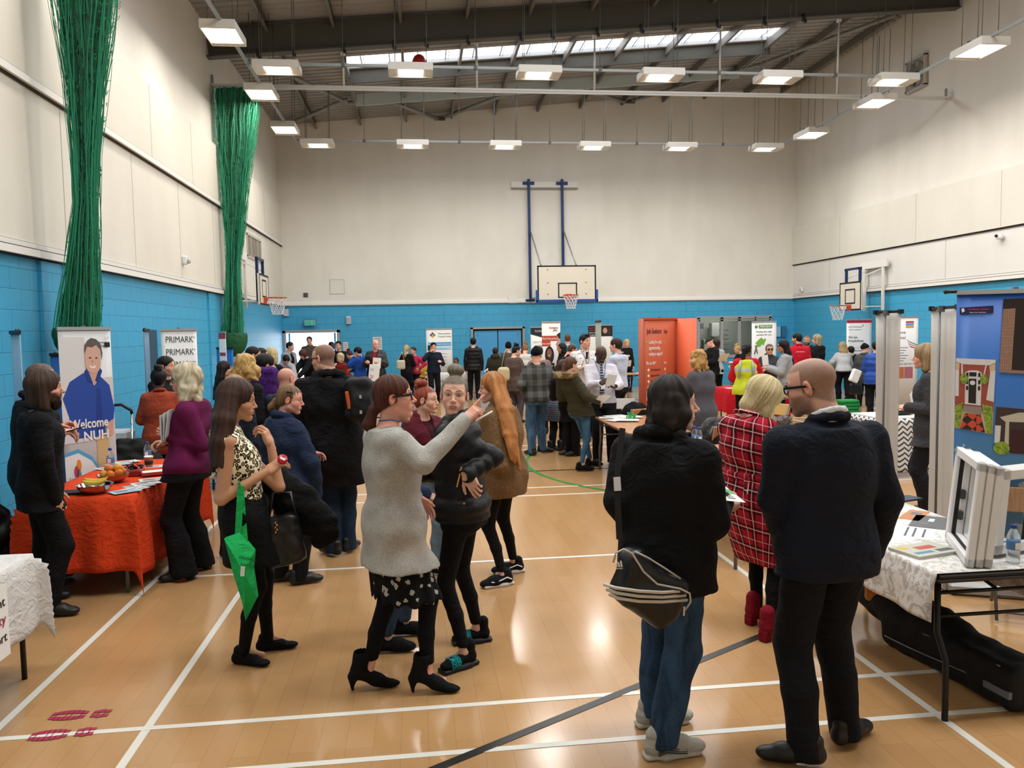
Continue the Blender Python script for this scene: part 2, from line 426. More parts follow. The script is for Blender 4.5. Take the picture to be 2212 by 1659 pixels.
def head_raw(o,h):
 """o: fem, nose, jaw, wide ...; head frame x right, y forward, z up, eyes at z 0"""
 fem,nose,jaw,chin,mouth=o.get('fem',0),o.get('nose',1),o.get('jaw',1),o.get('chin',1),o.get('mouth',0)
 S=SDF((-.10,-.135,-.2),(.10,.135,.135),h)
 S.ell((0,-.014,.036),(.0735,.0925,.08),0)
 S.ell((0,.03,.012),(.0615,.06,.083),.03)
 S.ell((0,.022,-.052),(.053*jaw,.058,.05),.03)
 S.cone((-.046*jaw,.0,-.062),(-.014,.062,-.098),.017,.015,.03);S.cone((.046*jaw,.0,-.062),(.014,.062,-.098),.017,.015,.03)
 S.ell((0,.069+.004*chin,-.1),(.019,.016,.016*chin),.02)
 for x in(-1,1):
  S.ell((x*.037,.058,-.028),(.022,.022,.022),.02)
  S.cone((x*.012,.082,.02),(x*.044,.069,.022),.009 if fem else .011,.008,.014)
  S.ell((x*.032,.094,.002),(.0165,.013,.0115),.012,op='s')
  S.ell((x*.0315,.0695,.001),(.0152,.0152,.0145),.004)
  S.ell((x*.0315,.0855,-.0005),(.0132,.008,.0055),.002,op='s')
  S.ell((x*.078,-.008,-.006),(.0085,.0185,.031),.008,R=rotX(-.2)@yawR(x*-.35))
  S.ell((x*.085,-.003,-.001),(.006,.0095,.018),.005,R=rotX(-.2)@yawR(x*-.35),op='s')
  S.cone((x*.052,.035,-.028),(x*.03,.07,-.06),.006,.005,.03)
 n=nose
 S.cone((0,.082,.012),(0,.09+.015*n,-.028),.0072,.0088,.012)
 S.ell((0,.094+.0135*n,-.032),(.0092,.0095,.0085),.009)
 for x in(-1,1):
  S.ell((x*.0115,.0905+.004*n,-.0355),(.0075,.0098,.0068),.006)
  S.ell((x*.0062,.0965+.006*n,-.0415),(.0032,.0042,.0035),.003,op='s')
 S.ell((0,.077,-.064),(.03,.018,.024),.018)
 lw=.0235
 for x in(-1,1):
  S.cone((x*lw,.0835,-.0655),(x*.005,.0945,-.0605),.0028,.0052,.005)
  S.cone((x*lw,.0835,-.0665),(0,.0935,-.0715),.0026,.0062,.005)
 S.cone((-lw,.0885,-.0662),(0,.1005,-.0662),.0012+mouth*.001,.0018+mouth*.0025,.002,op='s');S.cone((lw,.0885,-.0662),(0,.1005,-.0662),.0012+mouth*.001,.0018+mouth*.0025,.002,op='s')
 S.ell((0,.091,-.084),(.022,.01,.006),.008,op='s')
 S.cone((0,.1,-.046),(0,.099,-.054),.002,.002,.004,op='s')
 r=.050 if fem else .058
 S.cone((0,-.028,-.05),(0,-.045,-.19),r,r*1.06,.03)
 V,F=S.mesh();V=relax(V,F,1,.3);return V,F
def head_colors(V,o):
 C=np.tile(np.array(srgb(SK[o.get('skin','fair')])[:3]),(len(V),1))
 x,y,z=np.abs(V[:,0]),V[:,1],V[:,2]
 def blend(col,w):
  nonlocal C
  c=np.array(srgb(col)[:3]);w=np.clip(w,0,1)[:,None];C=C*(1-w)+c*w
 def red(w,k=(.96,.72,.7)):
  nonlocal C
  C=C*(1-np.clip(w,0,1)[:,None]*(1-np.array(k)))
 red(.75*np.exp(-(((x-.042)/.02)**2+((z+.03)/.022)**2))*(y>.03))
 red(.6*np.exp(-((x/.014)**2+((z+.034)/.014)**2))*(y>.08))
 red(.7*((x>.074)&(z<.03)&(z>-.045)))
 fem=o.get('fem',0)
 nzr=.7*np.sin(V[:,0]*130+3*np.sin(V[:,2]*70))*np.sin(V[:,2]*110+V[:,1]*120)
 if o.get('buzz'):
  w=sstep(.0,.03,z-.052+.55*np.maximum(0,-(y-.045))*1.0*2.2)*sstep(.095,.07,y-.25*(z-.05))
  hl=np.where(y>.02,z-.062-(.085-y)*.1,z+.025+(.02-y)*.5+.0)
  w=sstep(-.006,.010,hl)*(o.get('buzzw',.75))*(1-.35*sstep(.09,.118,z)*o.get('thin',0));w=w*(1+.07*nzr)
  w=np.where((x>.074)&(z<.035)&(z>-.05)&(y>-.03)&(y<.02),0,w);blend(o['buzz'],w)
 if o.get('beard'):
  w=sstep(-.022,-.04,z+.0*y)*sstep(-.03,.0,y)*sstep(-.125,-.105,z)+.9*np.exp(-((z+.053)/.006)**2-(x/.028)**4)*(y>.07)
  w=w*(1-np.exp(-((x/.022)**4+((z+.066)/.009)**4)))*(1-np.exp(-(((x-.037)/.02)**2+((z+.028)/.02)**2)))
  blend(o['beard'],w*o.get('beardw',.6)*(1+.08*nzr))
 lc=o.get('lips','b5695f' if fem else 'b0756a')
 up=np.minimum(.061+.0035*np.cos(x*250),1)
 lw=(x<.0245)&(y>.08)
 zz=z+.0662
 hgt=np.where(zz>0,.0085,.0105)*np.sqrt(np.clip(1-(x/.0255)**2,0,1))
 blend(lc,np.where(lw,sstep(1.15,.8,np.abs(zz)/(hgt+1e-4)),0)*(.85 if fem else .55))
 bz=.0235+.006*np.sin(np.clip((x-.012)/.036,0,1)*2.4);bw=np.exp(-((z-bz)/(.0032 if fem else .0042))**2)*sstep(.010,.016,x)*sstep(.052,.042,x)*(y>.055)
 blend(o.get('brow','3a271c'),bw*1.2)
 e=((x-.0315)/.0138)**2+((z+.0003)/.0068)**2
 blend('1a1210' if fem else '3a2620',np.where(y>.06,np.exp(-((e-1.0)/.32)**2),0)*(.9 if fem else .5)*(z>-.003))
 if o.get('shadow'):blend(o['shadow'],np.where(y>.06,np.exp(-(((x-.032)/.017)**2+((z-.008)/.008)**2)),0)*.5)
 return C
def eyes(iris='4a6070',look=(0,0)):
 VV,FF,CC=[],[],[];n0=0
 for sx in(-1,1):
  c=np.array([sx*.0315,.0695,.0005]);r=.0137;nu,nv=22,16
  d0=np.array([look[0],1.0,look[1]]);d0/=np.linalg.norm(d0)
  ph=np.linspace(0,PI,nv+1);th=np.linspace(0,2*PI,nu,endpoint=False)
  a=np.cross(d0,(0,0,1.0));a/=np.linalg.norm(a);b=np.cross(a,d0)
  V=np.array([c+r*(math.cos(p)*d0+math.sin(p)*(math.cos(t)*a+math.sin(t)*b))for p in ph for t in th])
  p=np.repeat(ph,nu);C=np.tile(np.array(srgb('cfc9c2')[:3]),(len(V),1))
  C[p<.47]=srgb(iris)[:3];C[p<.24]=(.008,.008,.008)
  F=np.array([(i*nu+j,(i+1)*nu+j,(i+1)*nu+(j+1)%nu,i*nu+(j+1)%nu)for i in range(nv)for j in range(nu)])
  VV.append(V);FF.append(F+n0);CC.append(C);n0+=len(V)
 return np.concatenate(VV),np.concatenate(FF),np.concatenate(CC)
def get_head(o,q):
 h=(.0027,.0042,.0085)[q]
 key=(h,o.get('fem',0),o.get('nose',1),o.get('jaw',1),o.get('chin',1),o.get('mouth',0))if q<2 else(h,o.get('fem',0))
 if key not in _headc:_headc[key]=head_raw(o if q<2 else{'fem':o.get('fem',0)},h)
 V,F=_headc[key];C=head_colors(V,o)
 if q<2:
  ev,ef,ec=eyes(o.get('iris','4a4038'),o.get('look',(0,0)));F=np.concatenate([F,ef+len(V)]);V=np.concatenate([V,ev]);C=np.concatenate([C,ec])
 else:
  x,y,z=np.abs(V[:,0]),V[:,1],V[:,2];w=(np.exp(-(((x-.0315)/.012)**2+(z/.007)**2))*(y>.05)*.8)[:,None];C=C*(1-w)+np.array(srgb('2a1c18')[:3])*w
 return V,F,C
POSES={'relax':[(18,28,18),(22,32,22),(28,36,24),(34,38,26),0],'fist':[(78,92,55)]*4+[1],'point':[(-2,3,2),(74,88,50),(80,92,55),(82,92,55),1],'hold':[(38,48,28),(44,52,30),(48,54,32),(52,56,32),1],'flat':[(4,6,4),(3,6,4),(5,7,4),(8,8,5),0],'pinch':[(42,50,25),(48,46,24),(40,40,22),(34,34,20),2]}
_handc={}
def get_hand(pose,q):
 h=(.0026,.0036,.0065)[q];key=(pose,h)
 if key in _handc:return _handc[key]
 S=SDF((-.05,-.075,-.12),(.21,.1,.06),h);ps=POSES[pose];fat=(1,1.05,1.3)[q]
 S.rbox((.046,0,0),(.088,.078,.026),.012,.01);S.ell((.03,.028,-.006),(.033,.018,.014),.012);S.ell((.04,-.026,-.005),(.034,.016,.013),.012)
 S.cone((-.04,0,0),(.012,0,0),.026,.029,.02,fl=((0,0,1),.72))
 base=[(.086,.030,0,.043,.026,.022),(.091,.0105,.001,.047,.030,.023),(.087,-.0095,0,.043,.028,.022),(.079,-.0285,-.001,.034,.021,.019)]
 for i,(x,y,z,l1,l2,l3)in enumerate(base):
  p=np.array([x,y,z]);a=0;sp=(.10,.02,-.05,-.13)[i]*(1-ps[i][0]/100);rad=(.0092,.0094,.0088,.0076)[i]*fat
  for l,c,k in zip((l1,l2,l3),ps[i],(1,.92,.84)):
   a+=math.radians(c);d=np.array([math.cos(a)*math.cos(sp),math.cos(a)*math.sin(sp),-math.sin(a)]);p2=p+d*l
   S.cone(p,p2,rad*k,rad*k*.92,.004);p=p2
 t=np.array([.022,.034,-.004])
 if ps[4]==0:seg=[((.72,.62,-.25),.036),((.85,.42,-.25),.03),((.93,.25,-.2),.024)]
 elif ps[4]==1:seg=[((.7,.5,-.5),.036),((.75,-.1,-.6),.03),((.45,-.8,-.35),.024)]
 else:seg=[((.72,.3,-.62),.04),((.88,.0,-.45),.03),((.97,-.15,-.1),.024)]
 for i,(d,l)in enumerate(seg):
  d=np.array(d);d=d/np.linalg.norm(d);t2=t+d*l;S.cone(t,t2,(.0125,.0102,.0092)[i]*fat,(.0105,.0095,.0075)[i]*fat,.006);t=t2
 _handc[key]=S.mesh();return _handc[key]
def ik(S,W,l1,l2,pole):
 d=W-S;L=np.linalg.norm(d);u=d/(L+1e-9)
 if L>.995*(l1+l2):k=L/(.995*(l1+l2));l1*=k;l2*=k
 L=max(L,abs(l1-l2)+.02);a=(l1*l1-l2*l2+L*L)/(2*L);hh=math.sqrt(max(0,l1*l1-a*a))
 p=np.array(pole,float);p=p-u*(p@u);p/=(np.linalg.norm(p)+1e-9);return S+u*a+p*hh
HAIR={}
class Person:
 """one figure; all its meshes live in the frame of an Empty at its feet"""
 def __init__(s,label,top,Y,face=0,q=2,H=None,fem=0,girth=1.0,feet=None,at=None,hyaw=None,hpitch=0,hroll=0,lean=(0,0),arms=(('down',),('down',)),head={},group=None,cyaw=None,hands=('relax','relax'),legl=1.0,sit=0,pose='',sh=1.0,hk=1.0,name='person',headc=None,hands_on=(1,1)):
  s.q=q;s.fem=fem;s.o=dict(head);s.o['fem']=fem;s.g=girth
  pt=aty(top[0],top[1],Y);s.H=H or pt[2]
  s.sc=s.H/1.72 if not H else H/1.72
  if sit or H:s.sc=H/1.72
  s.face=math.radians(face);s.cy=math.radians(face if cyaw is None else cyaw);hy=math.radians(face if hyaw is None else hyaw)
  sc=s.sc;s.fs=sc
  s.hR=yawR(hy)@rotX(math.radians(hpitch))@rotY(math.radians(hroll));s.hs=min(max(sc,.93),1.06)*hk
  topz=pt[2]
  up=s.hR@np.array([0,-.01,.118])*s.hs
  s.hc=np.array([pt[0],Y,topz])-up+np.array([up[0]*.0,0,0])
  R=yawR(s.face);s.R=R;Rc=yawR(s.cy);s.Rc=Rc
  fw=Rc@np.array([0,1.0,0]);s.fw=fw;s.rt=Rc@np.array([1.0,0,0])
  s.neck=s.hc+s.hR@np.array([0,-.04,-.15])*s.hs*.75+Rc@np.array([0,-.02,-.035])*sc
  if feet:F=[np.array([*atz(*f)[:2],0])if len(f)==2 else np.array([*aty(f[0],900,f[1])[:2],0])for f in feet]
  else:
   c=np.array([s.neck[0],s.neck[1],0])-np.array([*(R@np.array([lean[0],lean[1],0]))[:2],0])
   w=.11*sc;F=[c+R@np.array([w,.02,0])-0,c+R@np.array([-w,-.03,0])]
  for f in F:f[2]=0
  s.F=F;mid=(F[0]+F[1])/2;s.root=np.array([mid[0],mid[1],0])if not sit else np.array([s.neck[0],s.neck[1],0])
  L=np.array([*(R@np.array([lean[0],lean[1],0]))[:2],0])
  hipz=.53*s.H if not sit else .5
  if not H and not sit:hipz=.53*s.H
  pel=np.array([mid[0],mid[1],hipz])*.7+np.array([s.neck[0]-L[0],s.neck[1]-L[1],hipz])*.3
  if at is not None:p=aty(at[0],at[1],Y+(at[2]if len(at)>2 else 0));pel=np.array([p[0],p[1],hipz])
  if sit:pel=np.array([s.neck[0],s.neck[1],hipz])-L
  s.pel=pel
  r0=s.root;s.hc=s.hc-r0;s.neck=s.neck-r0;s.pel=pel-r0;s.F=[f-r0 for f in F]
  sw=(.146 if fem else .168)*sc*sh;s.sh=[s.neck+Rc@np.array([x*sw,-.005,-.082*sc])for x in(1,-1)]
  s.hip=[s.pel+R@np.array([x*.088*sc,0,-.02])for x in(1,-1)]
  s.la,s.lf=.285*sc,.255*sc
  s.el,s.wr,s.hd=[],[],[]
  for i,x in enumerate((1,-1)):
   a=arms[i];S0=s.sh[i]
   def loc(v):return s.neck+Rc@(np.array([x*v[0],v[1],v[2]])*sc)
   kind=a[0];pole=Rc@np.array([x*.5,-1,-.3]);E=None
   if kind=='down':W=S0+Rc@(np.array([x*.05,.07,-.525])*sc)
   elif kind=='front':W=loc((.07,.28,-.36));pole=Rc@np.array([x*.8,-.4,-1])
   elif kind=='fold':W=loc((-.08,.2,-.3));pole=Rc@np.array([x*1,-.2,-1])
   elif kind=='hold':W=loc((.16,.3,-.27));pole=Rc@np.array([x*.5,-.3,-1])
   elif kind=='phone':W=loc((.13,.2,-.01));pole=Rc@np.array([x*.9,.2,-1])
   elif kind=='hip':W=loc((.2,.03,-.42));pole=Rc@np.array([x*1,-.8,0])
   elif kind=='face':W=loc((.05,.17,-.02));pole=Rc@np.array([x*.7,.2,-1])
   elif kind=='table':W=loc((.12,.42,-.46));pole=Rc@np.array([x*.7,-.4,-.5])
   elif kind=='reach':W=loc((.1,.5,-.12));pole=Rc@np.array([x*.4,0,-1])
   elif kind=='pocket':W=loc((.2,.08,-.46));pole=Rc@np.array([x*.7,-1,0])
   elif kind=='xyz':W=loc(a[1]);pole=Rc@(np.array([x,1,1])*np.array(a[2]))if len(a)>2 else pole
   elif kind=='px':
    W=aty(a[1][0],a[1][1],Y+a[1][2])-r0
    if len(a)>2 and a[2]is not None:E=aty(a[2][0],a[2][1],Y+a[2][2])-r0
   if E is None:E=ik(S0,W,s.la,s.lf,pole)
   d=W-E;d=d/np.linalg.norm(d);s.el.append(E);s.wr.append(W)
   hd=a[3]if len(a)>3 else None
   if hd is not None:fd=np.array(hd[0],float);bk=np.array(hd[1],float)
   else:fd=d;bk=s.rt*x if kind in('down','pocket','hip')else np.cross(d,s.rt*x)*1.0
   if hd is None and kind not in('down','pocket','hip'):bk=np.array([0,0,1.0])+s.rt*x*.6
   fd=fd/np.linalg.norm(fd);bk=bk-fd*(bk@fd);bk/=(np.linalg.norm(bk)+1e-9);s.hd.append((fd,bk,hands[i]))
  s.hon=hands_on
  s.e=empty(name,r0,label,'person',group);s.legs_done=False
  s.kn,s.an=[],[]
  for i in(0,1):
   f=s.F[i];A=f+np.array([0,0,.085*sc])-R@np.array([0,.05,0])*0;s.an.append(A)
   if sit:
    K=s.hip[i]+R@np.array([(1,-1)[i]*.04,.42*sc,.0]);A=K+R@np.array([0,-.02,0]);A[2]=.085;s.an[i]=A;s.F[i]=np.array([A[0],A[1],0]);s.kn.append(K)
   else:s.kn.append(ik(s.hip[i],A,.245*s.H*1.0,.24*s.H,R@np.array([0,1,0])))
  s.fdir=[s.face,s.face]
  s.lo=np.minimum.reduce([s.F[0],s.F[1],s.pel,s.neck,s.hc,*s.el,*s.wr,*s.kn])-.0;s.hi=np.maximum.reduce([s.F[0],s.F[1],s.pel,s.neck,s.hc,*s.el,*s.wr,*s.kn])
 def ch(s):return(.0075,.011,.017)[s.q]
 def prof(s,th=0.,hem=None,hemab=None,waist=None,bust=0.,top=1.0,hip=None):
  """stations of the trunk; hem = height of the lower edge"""
  sc,g,fem=s.sc,s.g,s.fem
  T=[(.0,.165,.118),(.13,.172,.122),(.42,.148 if not waist else waist,.108),(.66,.165,.120),(.80,.160,.110),(.90,.125,.09),(.97,.085,.072),(1.03,.058,.062)]
  if fem:T=[(.0,.165,.122),(.13,.176,.126),(.42,.132 if not waist else waist,.1),(.66,.148,.122+bust),(.80,.142,.1),(.90,.108,.08),(.97,.07,.064),(1.03,.05,.054)]
  z0=s.pel[2]-.055*s.H;z1=s.neck[2];out=[]
  for t,a,b in T:
   if t>top:continue
   tt=(z0+(z1-z0)*t);u=(tt-s.pel[2])/(s.neck[2]-s.pel[2]);u=max(u,-.15)
   c=s.pel+(s.neck-s.pel)*u+s.fw*(.012*math.sin(PI*min(1,max(0,u)))-(.02 if t>.8 else 0))*sc
   yw=s.face+(s.cy-s.face)*min(1,max(0,u));gg=g if t<.85 else 1+(g-1)*.3
   if hip and t<.2:a=max(a,hip)
   out.append((tt,c[0],c[1],a*gg*sc+th,b*gg*sc+th,yw))
  if hem is not None:
   base=[o_ for o_ in out if o_[0]>hem+.01]
   b0=base[0];cur=None
   for i in range(len(out)-1):
    if out[i][0]<=hem<=out[i+1][0]:
     t=(hem-out[i][0])/(out[i+1][0]-out[i][0]);cur=tuple(out[i][j]+t*(out[i+1][j]-out[i][j])for j in range(6))
   if cur is None:
    mid=(s.kn[0]+s.kn[1])/2;ha,hb=hemab or(b0[3]+.02,b0[4]+.03);u=min(1,(b0[0]-hem)/max(.05,b0[0]-s.kn[0][2]))
    cur=(hem,b0[1]+(mid[0]-b0[1])*u,b0[2]+(mid[1]-b0[2])*u,ha,hb,s.face)
   elif hemab:cur=cur[:3]+(hemab[0],hemab[1])+cur[5:]
   out=[cur]+base
  return out
 def grid(s,h,z0=0,z1=None,pad=.2):return SDF((s.lo[0]-pad,s.lo[1]-pad,z0),(s.hi[0]+pad,s.hi[1]+pad,z1 or s.neck[2]+.2),h)
 def put(s,S,name,mat,relaxn=1,strand=None,label=None):
  V,F=S.mesh()if isinstance(S,SDF)else S
  if len(V)==0:return None
  if relaxn:V=relax(V,F,relaxn)
  me=npmesh(name,V,F)
  if strand is not None:
   at=me.attributes.new('strand','FLOAT','POINT');at.data.foreach_set('value',strand(V).astype(np.float32))
  o=link(name,me,mat,s.e)
  if label:o['label']=label
  return o
 def body(s,bare=False,legs=True):
  o=s.o;V,F,C=get_head(o,s.q);V=s.hc+(V*s.hs)@s.hR.T
  parts=[(V,F,C)];sk=np.array(srgb(SK[o.get('skin','fair')])[:3])
  h=(.008 if bare else .016,.01 if bare else .02,.022)[s.q];S=s.grid(h);sc=s.sc;fem=s.fem
  S.loft([(a,b,c,d-.018,e-.018,f)for a,b,c,d,e,f in s.prof()],0);nr=.047 if fem else .055
  S.cone(s.neck-np.array([0,0,.04]),s.hc+s.hR@np.array([0,-.03,-.08])*s.hs,nr,nr,.03)
  for i in(0,1):
   S.cone(s.neck-np.array([0,0,.03]),s.sh[i],.045*sc,.045*sc,.04);g=.85+.15*s.g
   bt=1 if bare else .85;S.cone(s.sh[i],s.el[i],(.046 if fem else .053)*sc*g*bt,.037*sc*g*bt,.02);S.cone(s.el[i],s.wr[i],.037*sc*g*bt,.0235*sc,.01)
   S.cone(s.hip[i],s.kn[i],.066*sc*g,.042*sc,.03);S.cone(s.kn[i],s.an[i],.040*sc,.026*sc,.01)
   S.cone(s.an[i],s.an[i]+yawR(s.fdir[i])@np.array([0,.11,-.05]),.022,.018,.02)
  V,F=S.mesh();parts.append((V,F,np.tile(sk,(len(V),1))))
  for i in(0,1):
   if not s.hon[i]:continue
   fd,bk,pose=s.hd[i];V,F=get_hand(pose,s.q);V=V.copy();k=(.92 if fem else 1.02)*(s.sc*.5+.5)
   if i==1:V[:,1]*=-1;F=F[:,::-1]
   Hy=np.cross(bk,fd);Rm=np.column_stack((fd,Hy,bk));Cc=np.tile(sk,(len(V),1));tip=sstep(.1,.16,V[:,0])[:,None];Cc=Cc*(1-.12*tip)+np.array(srgb('c9786a')[:3])*.12*tip
   parts.append((s.wr[i]+(V*k)@Rm.T,F,Cc))
  n=0;VV,FF,CC=[],[],[]
  for V,F,C in parts:VV.append(V);FF.append(F+n);CC.append(C);n+=len(V)
  me=npmesh('body',np.concatenate(VV),np.concatenate(FF));C=np.concatenate(CC)
  if len(me.vertices)==len(C):
   at=me.color_attributes.new('col','FLOAT_COLOR','POINT');at.data.foreach_set('color',np.concatenate([C,np.ones((len(C),1))],1).astype(np.float32).ravel())
  link('body',me,skinmat(),s.e);return s
 def top(s,mat,name='jacket',hem=.45,th=.014,sl=.02,cuff=1.0,hemab=None,waist=None,bust=0.,quilt=None,folds=.003,hood=None,collar=None,open_=0,neckop=.07,shoulder=1.0,f=1.0,flare=0.,drape=0,hip=None,capz=None,side=(1,1),label=None,vback=0,hz=0,hsz=1):
  """upper garment; hem as a share of the height; cuff share of the forearm covered (0 = sleeveless)"""
  hz=hem*s.H;S=s.grid(s.ch(),max(0,hz-.06));sc=s.sc;P=s.prof(th=th,hem=hz,hemab=hemab,waist=waist,bust=bust,hip=hip)
  S.loft(P,0,quilt=quilt)
  g=.8+.2*s.g
  for i in(0,1):
   S.cone(s.neck-np.array([0,0,.05])*sc,s.sh[i],(.045)*sc+th*.5,.048*sc*shoulder+th*.5,.05)
   if cuff>0 and side[i]:
    S.cone(s.sh[i],s.el[i],.054*sc*g+sl*.7,.043*sc*g+sl*(1+drape),.03,rings=(4,quilt[1])if quilt else None)
    W=s.el[i]+(s.wr[i]-s.el[i])*min(cuff,1.03);S.cone(s.el[i],W,.043*sc*g+sl*(1+drape),.030*sc+sl*(.8+flare),.015,rings=(3.5,quilt[1])if quilt else None)
  S.cone(s.neck+np.array([0,0,-.015])*sc,s.neck+s.Rc@np.array([0,.02,.2]),neckop*sc*.8,neckop*sc*1.1,.01,op='s')
  if hood=='back':
   b=s.neck+s.Rc@np.array([0,-.085,hz])*sc;S.ell(b,(.13*sc*hsz,.09*sc*hsz,.095*sc*hsz),.03,R=s.Rc@rotX(.5));S.ell(b+s.Rc@np.array([0,.025,.075]),(.08,.055,.065),.02,R=s.Rc,op='s')
   for x in(-1,1):S.cone(s.neck+s.Rc@np.array([x*.10,-.04,.01])*sc,s.neck+s.Rc@np.array([x*.05,.1,-.06])*sc,.035,.028,.03)
  if hood=='fur' or hood=='big':
   b=s.neck+s.Rc@np.array([0,-.09,.03])*sc;S.ell(b,(.14*sc,.095*sc,.08*sc),.03,R=s.Rc@rotX(.3))
  if collar:
   for k_ in range(8):
    an=2*PI*k_/8;a2=2*PI*(k_+1)/8
    if open_ and k_ in(1,2):continue
    p1=s.neck+s.Rc@np.array([.072*math.cos(an),.066*math.sin(an)-.012,.012-.02*math.sin(an)])*sc;p2=s.neck+s.Rc@np.array([.072*math.cos(a2),.066*math.sin(a2)-.012,.012-.02*math.sin(a2)])*sc
    S.cone(p1,p2,collar,collar,.015)
  if open_:
   fr=P[0];p0=np.array([fr[1],fr[2],hz-.05])+s.fw*(fr[4]+.03);p1=s.neck+s.fw*.16*sc-np.array([0,0,.1]);n=s.fw
   S.cone(p0,p1,open_*1.3,open_*.8,.01,op='s',fl=(n,1.8));S.cone(p1,s.neck+s.fw*.06,open_*.8,.05,.01,op='s')
  for i in(0,1):
   if cuff>0 and side[i]:W=s.wr[i];d=s.wr[i]-s.el[i];d=d/np.linalg.norm(d);S.cone(s.el[i]+(s.wr[i]-s.el[i])*(min(cuff,1.03)+.04),s.el[i]+(s.wr[i]-s.el[i])*(min(cuff,1.03)+.3),.028*sc,.028*sc,.004,op='s')
  if vback:
   b0=P[0];c=np.array([b0[1],b0[2],0])-s.fw*b0[4];S.rbox((c[0],c[1],hz+.05),(.006,.12,.30),.002,.002,R=s.Rc,op='s')
  if folds:S.folds(folds,f,rnd.random()*9)
  s.topS=P
  return s.put(S,name,mat,label=label)
 def trousers(s,mat,name='trousers',fit='reg',hem=None,folds=.003,waist=.62,label=None,dw=0.0):
  w={'legging':(.080,.052,.034),'slim':(.088,.062,.044),'reg':(.096,.078,.066),'flare':(.092,.075,.105),'wide':(.105,.1,.1)}[fit];sc=s.sc;g=.75+.25*s.g
  hem=hem if hem is not None else(.035 if fit in('reg','flare','wide')else .1)
  S=s.grid(s.ch(),0,s.H*.66)
  P=[p for p in s.prof(th=.006+dw)if p[0]<waist*s.H+.03];S.loft(P,0)
  for i in(0,1):
   A=s.an[i].copy();B=np.array([A[0],A[1],max(hem,.02)]);B=A+(s.kn[i]-A)*0;B[2]=min(A[2],hem)
   S.cone(s.hip[i],s.kn[i],w[0]*sc*g+dw,w[1]*sc*g,.02);mid=s.kn[i]*.55+A*.45-s.R@np.array([0,.012,0])
   S.cone(s.kn[i],mid,w[1]*sc*g,(w[1]*.55+w[2]*.45)*sc,.02);S.cone(mid,B,(w[1]*.55+w[2]*.45)*sc,w[2]*sc,.02)
   S.ell(s.hip[i]-s.R@np.array([0,.045,.02])*sc,(.085*sc*g,.085*sc*g,.10*sc),.03)
  S.cut((0,0,hem),(0,0,-1))
  if folds:S.folds(folds,1.0,rnd.random()*9)
  return s.put(S,name,mat,label=label)
 def skirt(s,mat,hem,hemab,name='skirt',waist=.6,th=.008,folds=.004,ruf=0,label=None):
  S=s.grid(s.ch(),hem*s.H-.05,s.H*.7);P=[p for p in s.prof(th=th,hem=hem*s.H,hemab=hemab)if p[0]<waist*s.H+.05];S.loft(P,0,p=2.1)
  if ruf:
   c=P[0];X,Y_,Z=S.ax[0][:,None,None]-c[1],S.ax[1][None,:,None]-c[2],S.ax[2][None,None,:]
   S.D+=(ruf*np.sin(np.arctan2(X,Y_)*13+2*np.sin(Z*9))*np.clip((P[-1][0]-Z)*3,0,1)).astype(np.float32)
  S.ell((P[0][1],P[0][2],P[0][0]-.02),(hemab[0]*.9,hemab[1]*.9,.12),.01,op='s')
  S.folds(folds,1,rnd.random()*9);return s.put(S,name,mat,label=label)
 def shoes(s,kind='shoe',mat=None,sole=None,dirs=None,lift=0.0,both=(1,1)):
  mat=mat or M('black shoe leather','15130f',.45)
  for i in(0,1):
   if not both[i]:continue
   a=math.radians(dirs[i])if dirs else s.fdir[i];R=yawR(a);f=s.F[i];k=(.93 if s.fem else 1.03)*(s.sc*.5+.5)
   def P(x,y,z):return f+R@(np.array([x,y,z])*k)
   h=(.0045,.008,.012)[s.q];S=SDF(f+np.array([-.3,-.3,-.01]),f+np.array([.3,.3,.32]),h);nm='shoe'
   if kind in('sneaker','shoe','boot','trainer'):
    S.cone(P(0,-.05,.05),P(0,.09,.048),.040,.042,.02);S.cone(P(0,.07,.045),P(.004,.15,.03),.042,.034,.03,fl=((0,0,1),.85));S.ell(P(.004,.15,.034),(.04,.052,.026),.02,R=R)
    S.cone(P(0,-.035,.06),P(0,-.04,.105),.038,.038,.02)
    if kind=='boot':S.cone(P(0,-.035,.08),P(0,-.04,.17),.045,.05,.02);nm='boot'
    S.cut((0,0,f[2]+.012),(0,0,-1))
    if kind=='boot':S.cone(P(0,-.05,.02),P(0,-.05,.01),.035,.035,.01)
   elif kind=='flat':
    S.cone(P(0,-.045,.034),P(0,.08,.03),.034,.036,.02);S.ell(P(.003,.135,.024),(.036,.055,.02),.02,R=R);S.cone(P(0,-.03,.06),P(0,-.03,.09),.032,.03,.02);S.cut((0,0,.004),(0,0,-1))
   elif kind=='heel':
    nm='ankle_boot';S.cone(P(0,-.055,.115),P(0,.06,.055),.04,.033,.02);S.cone(P(0,.05,.052),P(0,.13,.028),.036,.024,.03,fl=((0,0,1),.8));S.ell(P(0,.13,.022),(.032,.055,.018),.02,R=R)
    S.cone(P(0,-.05,.12),P(0,-.03,.215),.042,.047,.02);S.cone(P(0,-.085,.085),P(0,-.09,.03),.03,.011,.015);S.cone(P(0,-.09,.03),P(0,-.088,.004),.010,.0085,.004)
    S.cut((0,0,.003),(0,0,-1));S.cone(P(0,-.03,.21),P(0,-.03,.25),.04,.04,.004,op='s')
   elif kind=='block':
    nm='ankle_boot';S.cone(P(0,-.05,.1),P(0,.06,.055),.043,.036,.02);S.cone(P(0,.05,.05),P(0,.14,.03),.038,.03,.03);S.cone(P(0,-.05,.1),P(0,-.04,.19),.043,.047,.02)
    S.rbox(P(0,-.065,.035),(.062,.062,.07),.006,.012,R=R);S.cut((0,0,.003),(0,0,-1))
   elif kind=='slider':
